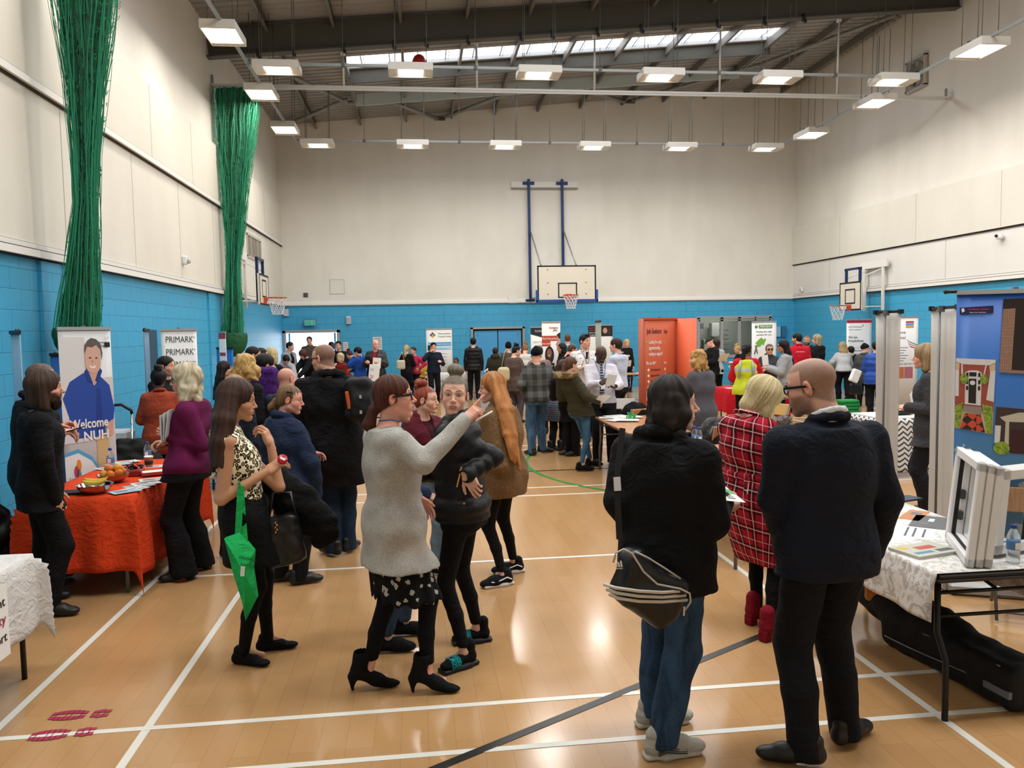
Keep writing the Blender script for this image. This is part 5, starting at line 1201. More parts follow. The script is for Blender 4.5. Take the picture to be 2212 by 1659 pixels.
 s('step_print',[(2088,878),(2128,880),(2130,895),(2086,890)],M('grey step print','8d7f78',.5),.007);s('path_print',[(2090,895),(2126,897),(2137,935),(2080,929)],t2.m,.008);s('hedge_print',[(2068,880),(2086,871),(2084,890),(2078,926),(2068,924)],HG.m,.009);s('hedge_print',[(2128,873),(2152,878),(2152,937),(2142,935)],HG.m,.009)
 s('wall_print',[(2171,646),(2300,642),(2300,806),(2165,801)],DK,.004);s('brick_print',[(2171,668),(2198,666),(2192,803),(2165,801)],B1,.005);s('brick_print',[(2165,797),(2300,802),(2300,808),(2165,804)],B1,.006)
 s('wall_print',[(2161,878),(2300,884),(2300,975),(2158,972)],M('dark brick print','3c2f2a',.6),.004);s('gable_print',[(2169,900),(2212,888),(2300,888),(2300,908),(2180,909)],M('cream wall print b','b9b4a0',.5),.005);s('post_print',[(2182,908),(2190,908),(2190,975),(2180,975)],M('cream wall print b','b9b4a0',.5),.006);s('window_print',[(2159,918),(2172,918),(2170,956),(2158,956)],WP,.006);s('door_print',[(2195,925),(2300,927),(2300,976),(2194,976)],M('maroon door print','38181c',.5),.006);s('bush_print',oval(2174,966,18,14),HG.m,.008)
doors()
LAM=NT('table laminate');gr_=LAM.noise(LAM.co(scale=(8,1,1)),6,3,.6);LAM.set(LAM.ramp(gr_,[(.3,'a9714a'),(.7,'c08c64')]),.25);LAM=LAM.m;TLEG=M('grey table leg','6a6a6a',.4,.4);BLEG=M('black table leg','141414',.4,.2);TEDGE=M('table edge','2a2420',.5)
def table(label,x0,y0,x1,y1,z=.74,leg=TLEG,top=LAM,cloth_=None,drop=None,hem=None,name='folding_table',group=None,clabel=None,ccat='tablecloth',bent=True):
 cx_,cy_=(x0+x1)/2,(y0+y1)/2;e=empty(name,(cx_,cy_,0),label,'table',group);w,d=x1-x0,y1-y0
 MB().box((0,0,z-.012),(w,d,.022),bev=.006).build('tabletop',top,e);MB().box((0,0,z-.03),(w+.004,d+.004,.02),bev=.006).build('edge_band',TEDGE,e)
 ly=d>w
 for s1 in(-1,1):
  a=(d if ly else w)/2-.1
  for s2 in(-1,1):
   b=(w if ly else d)/2-.06;q=lambda u,v,zz:(v,u,zz)if ly else(u,v,zz)
   if bent:pts=[q(s1*a,s2*b,z-.04),q(s1*a,s2*b,.42),q(s1*(a+.07),s2*b,.3),q(s1*(a+.07),s2*b,.0)]
   else:pts=[q(s1*a,s2*b,z-.04),q(s1*a,s2*b,0)]
   MB().tube(pts,.0155,8).build('leg',leg,e)
  m=MB();m.tube([q(s1*a,-b,.5),q(s1*a,b,.5)],.01,6);m.tube([q(s1*a,-b,z-.12),q(s1*a,b,z-.12)],.01,6);m.tube([q(s1*a,0,z-.12),q(s1*(a-.35),0,z-.05)],.009,6);m.build('brace',leg,e)
 return e
def drape(name,label,x0,y0,x1,y1,z,dr,mat,cat='tablecloth',group=None,wav=.015,seed=1,flare=.04,sc=3.2,corner=.0,loc=None):
 """cloth over a table; dr = drop on the sides (-x, +x, -y, +y)"""
 cx_,cy_=(x0+x1)/2,(y0+y1)/2;e=tag(bpy.data.objects.new(name,None),label,cat,group);bpy.data.objects.remove(e)
 w,d=(x1-x0)/2+.006,(y1-y0)/2+.006;V=[];nu,nv=90,110;D=max(dr)
 def P(u,v):
  x=u;y=v;ox=max(0,abs(x)-w);oy=max(0,abs(y)-d);sx,sy=(1 if x>0 else-1),(1 if y>0 else-1)
  px,py=max(-w,min(w,x)),max(-d,min(d,y));zz=z+.004
  if ox>0 or oy>0:
   drp=math.hypot(ox,oy);f=min(1,drp/.08);kx=ox*ox/(ox*ox+oy*oy);wv=wav*(math.sin(py*2*PI/.34+seed)*kx+math.sin(px*2*PI/.29+seed*2)*(1-kx))*min(1,drp*2.2)*f
   out=flare*f*(drp**.5)+wv
   px+=sx*(out+.01*f)*math.sqrt(kx);py+=sy*(out+.01*f)*math.sqrt(1-kx)
   if ox>0 and oy>0:c=min(ox,oy)/max(ox,oy,1e-6);px+=sx*.05*c*f;py+=sy*.05*c*f;drp*=1-.08*c
   zz-=drp
  return(px,py,max(zz,.012))
 us=np.concatenate([np.linspace(-w-dr[0],-w,14)[:-1],np.linspace(-w,w,26),np.linspace(w,w+dr[1],14)[1:]]);vs_=np.concatenate([np.linspace(-d-dr[2],-d,14)[:-1],np.linspace(-d,d,44),np.linspace(d,d+dr[3],14)[1:]])
 if dr[0]==0:us=us[13:]
 if dr[1]==0:us=us[:-13]
 if dr[2]==0:vs_=vs_[13:]
 if dr[3]==0:vs_=vs_[:-13]
 m=MB();n=len(us);m.add([P(u,v)for v in vs_ for u in us],[(j*n+i,j*n+i+1,(j+1)*n+i+1,(j+1)*n+i)for j in range(len(vs_)-1)for i in range(n-1)],True)
 o=m.build(name,mat,None,(cx_,cy_,0),solid=.003);return tag(o,label,cat,group)
def paper(x,y,z,w,d,rz,mat,label,group=None,cat='leaflet',name='leaflet',th=.002,prints=()):
 o=MB().box((0,0,th/2),(w,d,th)).build(name,mat,None,(x,y,z));o.rotation_euler=(0,0,rz);tag(o,label,cat,group)
 for i,(px,py,pw,pd,mt)in enumerate(prints):MB().box((px,py,th+.0004),(pw,pd,.0006)).build('printed_patch',mt,o)
 return o
PAP=M('white paper','dcdcd8',.6);INK=M('grey text print','55585a',.6)
def bottle(x,y,z,label,group=None,h=.215,cap='1d3f8f'):
 e=empty('water_bottle',(x,y,z),label,'bottle',group);t=_mc.get('pet')
 if not t:t=NT('clear_plastic');t.set(srgb('dfe8ee'),.08,spec=.5);t.b.inputs['Transmission Weight'].default_value=.9;t.b.inputs['IOR'].default_value=1.2;t.b.inputs['Alpha'].default_value=.75;_mc['pet']=t;
 t=_mc['pet'].m;r=.033;k=h/.215
 MB().lathe((0,0,0),[(.024,0),(.031,.004),(r,.012),(r*.95,.03),(r,.036),(r*.95,.05),(r,.056),(r,.07),(r,.13),(.032,.145),(.024,.17),(.0135,.188),(.0125,.196)],20).build('bottle_body',t,e)
 MB().lathe((0,0,0),[(.0335,.078),(.0338,.079),(.0338,.124),(.0335,.125)],20).build('paper_label',M('bottle label','4b78ab',.5),e);MB().box((0,-.0335,.10),(.03,.002,.036)).build('label_print',WHT,e)
 MB().lathe((0,0,0),[(.0145,.19),(.0155,.192),(.0155,.208),(.013,.212),(.002,.213)],16).build('bottle_cap',M('bottle cap',cap,.4),e);e.scale=(k,k,k);return e
ORC=cloth('d8431c','plain',name='orange_tablecloth_fabric');WHC=cloth('cfcdc9','plain',name='white_tablecloth_fabric')
OX0,OX1,OY0,OY1=-2.95,-2.2,6.25,8.1
table('table hidden under the orange cloth on the left',OX0,OY0,OX1,OY1,.745)
drape('tablecloth','bright orange tablecloth hanging nearly to the floor on the left table',OX0,OY0,OX1,OY1,.747,(.6,.62,.56,.5),ORC,seed=2.3,wav=.02,flare=.06)
e=empty('cloth_badge',(OX1+.09,6.78,.45),'round white jobs badge printed on the side of the orange tablecloth','badge');O_=np.array([OX1+.08,6.46,0.]);U_=np.array([.0,1.,0]);W_=np.array([.0,0,1.])
def rosette(cx,cy,r,n=18):return[(cx+r*(1+.05*(i%2))*math.cos(2*PI*i/(2*n)),cy+r*.93*(1+.05*(i%2))*math.sin(2*PI*i/(2*n)))for i in range(2*n)]
shape(e,'badge_ring',rosette(.3,.46,.205),M('dark orange print','8f3418',.6),O_,U_,W_,lift=.03);shape(e,'badge_ring',rosette(.3,.46,.19),M('orange badge print','d06a42',.6),O_,U_,W_,lift=.033);shape(e,'badge_disc',oval(.3,.46,.15,.15),M('pale badge print','d9d4cc',.6),O_,U_,W_,lift=.036)
shape(e,'badge_block',rect(.27,.48,.43,.56),BLK,O_,U_,W_,lift=.039);text(e,'Nottingham',.19,.4,.04,ORP,O_,U_,W_,width=.2,lift=.04,bold=.02);text(e,'Jobs',.29,.345,.04,BLK,O_,U_,W_,width=.1,lift=.04,bold=.02);text(e,'Nottingham Jobs Fair',.17,.61,.02,WHT,O_,U_,W_,width=.26,lift=.04)
table('table under the white cloth at the lower left',-2.98,3.0,-2.24,4.78,.715,leg=BLEG);drape('tablecloth','white tablecloth with an employability support notice at the lower left',-2.98,3.0,-2.24,4.78,.717,(.35,.42,.4,.38),WHC,seed=.6,wav=.012,flare=.03)
e=empty('cloth_notice',(-2.17,4.2,.45),'white notice about employability support pinned to the lower left cloth','notice');O_=np.array([-2.19,3.75,0]);U_=np.array([0,1.,0])
shape(e,'sheet',rect(.0,.30,.62,.68),WHT,O_,U_,lift=.012)
for s_,z,mt in(('relevant',.57,BLK),('employability',.48,M('plum print b','9c2a55',.5)),('support',.385,BLK)):text(e,s_,.59,z,.05,mt,O_,U_,width={'r':.3,'e':.5,'s':.27}[s_[0]],align='RIGHT',lift=.016)
DAM=NT('damask');dn=DAM.noise(DAM.co(scale=(1,1,1)),11,4,.7,2.2);DAM.set(DAM.ramp(dn,[(.44,'b3aca2'),(.52,'dcdad6')]),.45);DAM=DAM.m
table('black legged folding table at the right under a white damask cloth',2.46,3.48,3.22,5.3,.738,leg=BLEG,top=BLEG);drape('tablecloth','white damask tablecloth over the right foreground table',2.46,3.5,3.22,5.3,.74,(.24,.3,0,.2),DAM,seed=3.1,wav=.018,flare=.05)
PVC=M('white window plastic','dcdcda',.35);GLS=NT('window_glass');GLS.set(srgb('c9d6da'),.03,spec=.6);GLS.b.inputs['Transmission Weight'].default_value=1;GLS.b.inputs['IOR'].default_value=1.1;GLS=GLS.m
def wframe(label,O,U,Wd,w,h,dep,glass=True,hardware=False,bar=.055):
 """O lower corner, U along the width, Wd up the height"""
 U=np.array(U,float);U/=np.linalg.norm(U);Wd=np.array(Wd,float);Wd/=np.linalg.norm(Wd);N=np.cross(U,Wd);e=empty('window_sample',O,label,'window frame','sample window frames on the table');m=MB();R=np.column_stack((U,N,Wd))
 for d0,ins in((0,0),(.33,.006),(.66,.012)):
  dd=dep*.31
  for c,s_ in(((w/2,bar/2+ins),(w-2*ins,bar)),((w/2,h-bar/2-ins),(w-2*ins,bar)),((bar/2+ins,h/2),(bar,h-2*ins)),((w-bar/2-ins,h/2),(bar,h-2*ins))):m.box(U*c[0]+Wd*c[1]+N*(d0*dep+dd/2),(s_[0],dd,s_[1]),R=R,bev=.006)
 m.build('frame',PVC,e)
 if glass:MB().box(U*w/2+Wd*h/2+N*dep*.5,(w-2*bar,.006,h-2*bar),R=R).build('glass_pane',GLS,e)
 m=MB()
 for c,s_ in(((w/2,bar),(w-2*bar,.006)),((w/2,h-bar),(w-2*bar,.006)),((bar,h/2),(.006,h-2*bar)),((w-bar,h/2),(.006,h-2*bar))):m.box(U*c[0]+Wd*c[1]+N*dep*.25,(s_[0],.02,s_[1]),R=R)
 m.build('seal',BLKP,e)
 if hardware:
  for t_ in(.3,.52):MB().box(U*(w-bar*1.3)+Wd*h*t_+N*dep*.4,(.035,.03,.05),R=R,bev=.005).build('hinge',M('steel hinge','4a4a4a',.3,.7),e)
 return e
o_=atz(2086,1226,.75);p_=atz(2040,1163,.75);uw=(p_-o_);wframe('white plastic window frame sample standing edge-on with open middle and hinges',o_,uw,(.14,.03,1),np.linalg.norm(uw),.52,.12,glass=False,hardware=True,bar=.048)
p_=atz(2120,1200,.75);q_=atz(2275,1175,.75);wframe('white plastic window frame sample with leaded glass, right of the open one',p_,q_-p_,(.16,.08,1),.33,.46,.07)
bottle(*atz(2188,1216,.745)[:2],.744,'clear water bottle with blue cap beside the window samples',h=.2)
cs=['c4593a','2f6f92','d8b23a','8a8f92','bcd0da']
for i,(px,py,w_,d_,rz,c)in enumerate(((1995,1192,.21,.15,.35,'c9c4b8'),(1998,1187,.2,.15,.3,'b9c4c8'))):pass
paper(*atz(1998,1192,.745)[:2],.744,.30,.20,.25,M('magazine cover','b9b7a8',.4),'glossy brochures stacked at the near end of the right table',cat='brochure',name='brochure',th=.018,prints=((.02,.02,.12,.05,M('red cover print','b5402c',.4)),(-.1,.05,.05,.04,M('yellow cover print','d8a93a',.4)),(.08,-.05,.1,.04,M('dark cover print','3c4a50',.4)),(-.06,-.05,.12,.03,M('blue cover print','3c7f9c',.4))))
paper(*atz(1975,1150,.745)[:2],.744,.30,.21,.9,PAP,'white printed sheets in the middle of the right table',prints=((0,0,.22,.012,INK),(0,.04,.22,.012,INK),(0,-.05,.2,.012,INK)))
paper(*atz(2010,1128,.745)[:2],.744,.34,.2,.85,M('dark grey leaflet','5a5c5c',.5),'dark grey leaflets on the right table behind the white sheets',prints=((.05,0,.08,.03,PAP),(-.06,.03,.05,.05,GREYP)))
paper(*atz(1975,1113,.745)[:2],.744,.3,.12,.75,M('orange photo leaflet','b5794a',.5),'orange and grey photo leaflets at the far side of the right table',prints=((.05,0,.07,.06,GREYP),))
paper(*atz(1955,1080,.745)[:2],.748,.2,.12,.3,M('navy leaflet cover','1c2c40',.5),'navy covered booklet at the far end of the right table',cat='booklet',name='booklet',th=.012)
BAGM=M('black nylon','0a0a0b',.75,bump=.3,bsc=400);PIPE=M('grey piping','7c7c7c',.5)
a,b=atz(1905,1395,0),atz(2160,1540,0);d_=(b-a);Lb=np.linalg.norm(d_);d_/=Lb;n_=np.array([-d_[1],d_[0],0]);n_=n_ if n_[0]>0 else-n_;c0=(a+b)/2+n_*.15;e=empty('long_bag',(c0[0],c0[1],0),'long black zipped equipment bag lying under the right table','bag');S=SDF((-.95,-.95,0),(.95,.95,.4),.011);R=np.column_stack((d_,np.cross((0,0,1.),d_),(0,0,1.)))
S.rbox((0,0,.12),(Lb+.1,.27,.23),.05,.02,R=R);S.ell(R@np.array([-.35,0,.2]),(.5,.14,.13),.05,R=R);S.cut((0,0,.006),(0,0,-1));S.folds(.006,1.2);V,F=S.mesh();link('bag_body',npmesh('bag_body',relax(V,F,2),F),BAGM,e)
for off,zz in((-.138,.09),(-.125,.2)):
 m=MB();m.tube([R@np.array([x,off+.01*math.sin(x*5),zz+.02*math.sin(x*3)])for x in np.linspace(-Lb/2+.02,Lb/2-.04,16)],.0045,5);m.build('piping',PIPE,e)
MB().box(R@np.array([Lb/2-.04,-.13,.10]),(.16,.02,.035),R=R).build('strap',M('grey webbing','6b7076',.6),e)
S=SDF((-.3,-.25,0),(.3,.25,.5),.011);S.rbox((0,0,.2),(.44,.24,.4),.05,.02,R=yawR(-.5));S.folds(.014,1.3,2);V,F=S.mesh();CB=NT('carrier bag');cn=CB.noise(CB.co(),3.2,2,.5,.8);CB.set(CB.ramp(cn,[(.38,'b8460e'),(.5,'c98a10'),(.6,'cf9a1c'),(.66,'b8b2a8')]),.4);q=np.array([2.98,4.62,.2]);o=link('carrier_bag',npmesh('carrier_bag',relax(V,F,1),F),CB.m,None,(q[0],q[1],q[2]));tag(o,'crumpled orange and yellow carrier bag under the right table','carrier bag')
def chair(label,x,y,rz,seat=LAM,frame=TLEG,back=True,group=None,back_col=None):
 e=empty('folding_chair',(x,y,0),label,'chair',group,rz);MB().box((0,0,.44),(.4,.38,.022),bev=.006).build('seat',seat,e)
 for s_ in(-1,1):
  MB().tube([(s_*.2,.2,.02),(s_*.2,-.02,.44),(s_*.19,-.2,.82)],.011,7).build('leg',frame,e);MB().tube([(s_*.18,-.22,.02),(s_*.18,.05,.42)],.011,7).build('leg',frame,e)
 m=MB();m.tube([(-.2,.17,.07),(.2,.17,.07)],.009,6);m.tube([(-.18,-.19,.07),(.18,-.19,.07)],.009,6);m.build('stretcher',frame,e)
 if back:MB().box((0,-.2,.74),(.39,.02,.17),R=rotX(.25),bev=.006).build('backrest',back_col or seat,e)
 return e
chair('folding chair with grey tube legs seen below the right table',3.95,4.7,2.6,frame=TLEG)
table('folding table with papers and green lanyards in the middle of the hall',2.4,8.95,3.15,10.75);table('bare wooden folding table with two water bottles behind the hooded man',2.43,6.0,3.2,7.85)
for i,(px,py)in enumerate(((1501,965),(1510,968))):q=atz(px,py,.745);bottle(q[0],q[1],.742,('left','right')[i]+' one of two blue capped water bottles on the bare table','water bottles on the bare table')
for i,(px,py,rz)in enumerate(((1330,898,.3),(1318,902,-.2),(1345,903,.15),(1335,908,.5),(1362,902,.1),(1355,909,-.3))):q=atz(px,py,.745);paper(q[0],q[1],.742+i*.003,.3,.21,rz,PAP,'white printed leaflet lying on the table with the green lanyards','leaflets on the table with the green lanyards',prints=((0,.03,.2,.012,INK),(0,-.03,.2,.012,INK)))
GLN=M('bright green ribbon','1fa352',.6)
def lanyards(label,px,py,z,n,seed,r=.07):
 q=atz(px,py,z);rr=random.Random(seed);m=MB()
 for i in range(n):
  c=np.array([rr.uniform(-.06,.06),rr.uniform(-.06,.06),0]);rr_=rr.uniform(.4,1)*r;zz=rr.uniform(.008,.06);ph=rr.uniform(0,6);m.tube([c+np.array([rr_*math.cos(a),rr_*math.sin(a)*rr.uniform(.95,1.05),zz+.02*math.sin(a*2+ph)])for a in np.linspace(0,2*PI,18)],.006,5,False)
 return tag(m.build('lanyard_pile',GLN,None,(q[0],q[1],z)),label,'lanyards')
lanyards('heap of bright green lanyards at the end of the leaflet table',1375,890,.745,22,1,.09);lanyards('small loose green lanyard in front of the green heap',1362,904,.745,6,4,.05)
MB().tube([(0,0,0)]*2,.01)
table('table under the red cloth behind the grey cardigan',6.0,14.6,6.95,15.4,.745);REDC=cloth('b3121f','plain',name='red_tablecloth_fabric');drape('tablecloth','bright red tablecloth on the table left of the yellow vest',5.9,14.6,7.0,15.4,.747,(.45,.4,.66,.3),REDC,seed=1.2,flare=.05)
for i in range(5):q=(6.1+i*.17,14.9+.1*(i%2));paper(*q,.752,.28,.2,i*.7,PAP if i%2 else M('pale leaflet','c8ccd0',.6),'loose leaflet spread on the red cloth','leaflets on the red cloth')
ZZ=NT('zigzag_fabric');s3=ZZ.sep(ZZ.co());zx=ZZ.math('ADD',s3[0],s3[1]);tri=ZZ.math('ABSOLUTE',ZZ.math('SUBTRACT',ZZ.math('FRACT',ZZ.math('MULTIPLY',zx,9)),.5));fz=ZZ.math('FRACT',ZZ.math('ADD',ZZ.math('MULTIPLY',s3[2],15),ZZ.math('MULTIPLY',tri,1.5)));ZZ.set(ZZ.mix(ZZ.math('GREATER_THAN',fz,.62),srgb('d4d2cd'),srgb('3a3a3a')),.8)
table('table under the zigzag cloth behind the suited man',5.75,9.35,7.6,10.15,.745);drape('tablecloth','white tablecloth with black zigzag pattern on the right',5.75,9.35,7.6,10.15,.747,(.5,.5,.68,.3),ZZ.m,seed=.9,flare=.03)
drape('table_runner','creased white paper runner along the zigzag table top',5.8,9.42,7.5,10.1,.752,(0,0,.06,0),WHC,seed=2,cat='runner',wav=.01)
q=atz(1835,890,.77);paper(6.25,9.75,.77,.3,.27,.1,M('black folder','17171a',.5),'black lever arch folder lying on the zigzag table',cat='folder',name='folder',th=.05,prints=((0,0,.1,.1,PAP),));paper(6.2,9.9,.825,.28,.2,.2,PAP,'papers with orange edges on top of the black folder',prints=((.1,.0,.05,.2,M('orange print c','d06a2c',.5)),))
m=MB();
for c,d in(((0,0,.01),(.4,.55,.02)),((-.2,0,.14),(.01,.55,.26)),((.2,0,.14),(.01,.55,.26)),((0,-.27,.14),(.4,.01,.26)),((0,.27,.14),(.4,.01,.26)),((0,0,.28),(.42,.57,.015))):m.box(c,d)
tag(m.build('plastic_crate',M('cloudy plastic','b9b9b4',.4),None,(6.35,8.55,0)),'cloudy plastic storage crate on the floor behind the banner backs','crate')
def simple_table(label,x0,y0,x1,y1,z,mat,group=None,dr=(.5,.5,.6,.1)):table('table under a cloth: '+label,x0,y0,x1,y1,z-.003,bent=False);drape('tablecloth',label,x0,y0,x1,y1,z,dr,mat)
simple_table('white tablecloth with grey words on the employment service table',0.3,22.9,1.6,23.6,.75,WHC)
e=empty('cloth_lettering',(.8,22.82,.4),'grey words printed on the front of the employment service cloth','lettering');text(e,'metropolitan',1.5,.5,.12,GREYP,(0,22.83,0),(1,0,0),width=1.1,align='RIGHT');text(e,'homes',1.5,.3,.12,GREYP,(0,22.83,0),(1,0,0),width=.55,align='RIGHT')
simple_table('white tablecloth at the left behind the curly blonde visitor',-2.7,10.3,-2.1,11.6,.75,WHC);simple_table('black cloth on the left table among the far crowd',-3.3,18.6,-1.6,19.4,.75,cloth('15151a'));simple_table('black tablecloth on the table by the university banner',9.15,18.9,9.7,20.0,.88,cloth('14151a'));simple_table('white tablecloth beside the believe banner',9.0,12.7,10.3,13.5,.75,WHC)
for lab,b_ in(('far wooden table between the display and the shirted men',(5.5,20.6,7.0,21.3)),('far wooden table in front of the office window',(9.2,20.7,10.6,21.3))):table(lab,*b_)
for i,(x,y)in enumerate(((-2.9,18.9),(-2.5,18.8),(-2.1,19.0),(-2.6,19.2),(-2.4,10.5),(-2.5,10.9),(-2.4,11.3))):paper(x,y,.757,.28,.2,i*.8,PAP if i%3 else M('red leaflet','a83a3a',.6),('leaflet on the black cloth in the far crowd' if y>15 else 'leaflet on the white cloth behind the blonde visitor'),'leaflets on the far left tables')
for i,(x,y)in enumerate(((.3,23.1),(1.2,23.1),(9.4,19.2),(9.42,19.6),(9.4,13.0),(6.0,20.9),(9.6,21.0))):paper(x,y,.895 if 9.35<x<9.45 and y>15 else .767 if x<5 or y<14 else .742,.28,.2,i*.8,PAP,('leaflet on the employment service table','booklets on the black cloth table','papers by the believe banner','leaflet on the far wooden table')[0 if y>23 else 1 if 19<y<20 and x<9.45 else 2 if y<14 else 3],'papers on the far tables',th=.02)
bottle(9.55,12.95,.752,'water bottle on the white table in front of the believe banner');bottle(-1.9,18.9,.757,'water bottle on the black cloth in the far crowd')
STE=M('polished steel','c0c0c0',.12,1.0)
def bowl(label,x,y,z,r):
 m=MB();m.lathe((0,0,0),[(r*.4,0),(r*.7,r*.14),(r*.93,r*.36),(r,r*.56),(r*1.03,r*.57),(r*.97,r*.55),(r*.9,r*.38),(r*.68,r*.18),(r*.3,r*.05)],28);return tag(m.build('bowl',STE,None,(x,y,z)),label,'bowl','steel fruit bowls on the orange table')
zt=.752;b1,b2=atz(206,1066,zt),atz(245,1042,zt);bowl('steel bowl holding bananas on the orange table',b1[0],b1[1],zt,.13);bowl('steel bowl heaped with oranges on the orange table',b2[0],b2[1],zt,.125)
ORG=M('orange peel','d9731c',.5,bump=.4,bsc=300)
for i,(x,y,z)in enumerate(((-.06,-.03,.075),(.0,-.06,.075),(.05,-.01,.078),(-.02,.04,.078),(.055,.055,.08),(-.03,-.0,.115),(.035,.02,.115))):tag(MB().ball((0,0,0),(.036,.036,.034),16,10).build('orange',ORG if i%3 else M('paler orange peel','dd9a2c',.5),None,(b2[0]+x,b2[1]+y,zt+z)),'orange in the steel bowl on the orange table','orange','oranges in the steel bowl')
for i in range(2):m=MB();m.tube([(math.sin(a)*.1-.0,.03*i+.012*math.cos(a),.07+.012*i+.06*(1-math.cos(a))*.9)for a in np.linspace(-1.0,1.1,12)],[.006,.012,.016,.018,.019,.019,.019,.018,.017,.014,.009,.005],8);tag(m.build('banana',M('banana skin','cfae3a',.5),None,(b1[0],b1[1]-.02,zt+.01)),'ripe banana in the steel bowl','banana','bananas in the steel bowl')
q=atz(288,1028,zt);m=MB();rr=random.Random(2);o=MB().box((0,0,.03),(.16,.12,.06),bev=.01).build('fruit_punnet',M('red punnet','8a2a24',.4),None,(q[0],q[1],zt));tag(o,'red punnet of dark grapes on the orange table','punnet')
for i in range(22):m.ball((rr.uniform(-.065,.065),rr.uniform(-.045,.045),.065+rr.uniform(0,.03)),.012,8,6)
for i in range(4):m.tube([(rr.uniform(-.05,.05),rr.uniform(-.03,.03),.08),(rr.uniform(-.06,.06),rr.uniform(-.04,.04),.13)],.002,4)
m.build('grapes',M('dark grape','1c1216',.25),o)['kind']='stuff'
q=atz(240,1018,zt);bottle(q[0],q[1],zt,'clear water bottle at the front of the orange table');q=atz(320,1002,zt);bottle(q[0],q[1],zt,'clear water bottle behind the paper cup on the orange table')
q=atz(322,1010,zt);e=empty('paper_cup',(q[0],q[1],zt),'brown paper coffee cup on the orange table','cup');MB().lathe((0,0,0),[(.028,0),(.029,.002),(.038,.095),(.04,.098),(.036,.098),(.026,.004)],20).build('cup_body',M('kraft card','9c7a5a',.7),e);MB().lathe((0,0,0),[(.040,.096),(.041,.104),(.036,.108),(.034,.104)],20).build('cup_rim',WHT,e);MB().lathe((0,-.001,0),[(.0345,.03),(.0355,.031),(.0375,.065),(.0365,.066)],20).build('cup_logo',M('dark cup print','231b17',.6),e)
for i,(px,py,rz)in enumerate(((300,1050,.3),(315,1045,.1),(288,1058,.6),(330,1038,-.1),(270,1064,.2),(345,1020,.3),(340,1008,-.2),(235,1012,.4),(255,1005,.3),(275,1000,.2))):q=atz(px,py,zt);paper(q[0],q[1],zt+.001+.0025*(i%5),.21,.15,rz+.5,PAP if i%4 else M('pale blue leaflet','a9c4d4',.6),'printed leaflet scattered on the orange table','leaflets on the orange table',prints=((0,.03,.16,.012,INK),(-.03,0,.09,.02,BLK),(0,-.04,.15,.01,INK)))
q=atz(335,1027,zt);paper(q[0],q[1],zt+.014,.22,.14,.4,M('red leaflet','a83a3a',.6),'stack of red edged booklets by the fruit',cat='booklet',name='booklet',th=.025,prints=((0,0,.2,.12,PAP),))
q=atz(165,1066,zt);paper(q[0],q[1],zt,.2,.15,.2,BLKP,'black folder at the near left corner of the orange table',cat='folder',name='folder',th=.02)
m=MB();a=aty(232,905,9.1);b=aty(285,895,9.1);m.tube([aty(228,905,9.1),aty(240,876,9.1),aty(262,874,9.1),aty(283,886,9.1),aty(285,893,9.1)],.018,8);e=empty('luggage_trolley',(a[0],a[1],0),'folded luggage trolley with a curved black handle by the left wall','trolley');o=m.build('handle',BLKP,e);o.location=-e.location;m=MB();m.tube([aty(285,893,9.1),aty(278,950,9.1)*[1,1,0]+[0,0,.05]],.014,8);m.tube([aty(228,905,9.1),aty(228,950,9.1)*[1,1,0]+[0,0,.05]],.014,8);o=m.build('tube_frame',STE,e);o.location=-e.location
q=aty(246,925,9.3);e=empty('storage_box',(q[0],q[1],0),'grey storage box stacked by the left wall with a white lid','box');MB().box((0,0,.4),(.4,.35,.8),bev=.02).build('box_body',M('grey plastic box','8b8d8e',.5),e);MB().box((0,0,.86),(.36,.3,.12),bev=.02).build('lid',M('white plastic lid','c4c6c8',.5),e)
S=SDF((-.5,-.4,0),(.5,.4,1.0),.016);S.ell((0,0,.5),(.34,.26,.4),.05);S.ell((.1,0,.2),(.36,.28,.3),.05);S.cut((0,0,.01),(0,0,-1));S.folds(.02,1.0,3);V,F=S.mesh();q=aty(280,960,8.75);tag(link('coat_heap',npmesh('coat_heap',relax(V,F,1),F),cloth('1c1d1a'),None,(q[0],q[1],0)),'dark coats heaped on a chair behind the orange table','coats')
S=SDF((-.4,-.4,0),(.4,.4,.8),.016);S.ell((0,0,.42),(.2,.24,.3),.05);S.ell((.0,.1,.2),(.22,.2,.25),.05);S.cut((0,0,.01),(0,0,-1));S.folds(.016,1.3,5);V,F=S.mesh();tag(link('padded_coat',npmesh('padded_coat',relax(V,F,1),F),cloth('0e0e10','shiny'),None,(-3.35,6.45,0)),'black padded coat on a seat left of the orange table','coat')
def coat_chair(label,x,y,z,col,fur=None,seed=1):
 chair('folding chair under '+label,x,y,.4);e=empty('coat',(x,y,0),label,'coat');S=SDF((-.4,-.4,0),(.4,.4,1.1),.015);S.ell((0,-.12,.6),(.27,.13,.32),.05);S.ell((0,.03,.42),(.24,.22,.16),.05);S.ell((.12,-.1,.32),(.12,.1,.24),.05);S.folds(.012,1.3,seed);V,F=S.mesh();link('coat_body',npmesh('coat_body',relax(V,F,1),F),col,e)
 if fur:
  S=SDF((-.45,-.45,.7),(.45,.45,1.15),.010)
  for a in np.linspace(0,2*PI,26)[:-1]:S.cone((.2*math.cos(a),-.1+.1*math.sin(a),.9),(.27*math.cos(a),-.1+.17*math.sin(a),.93+.02*math.sin(a*5)),.045,.02,.02)
  S.folds(.014,3,2);V,F=S.mesh();link('fur_trim',npmesh('fur_trim',V,F),fur,e)
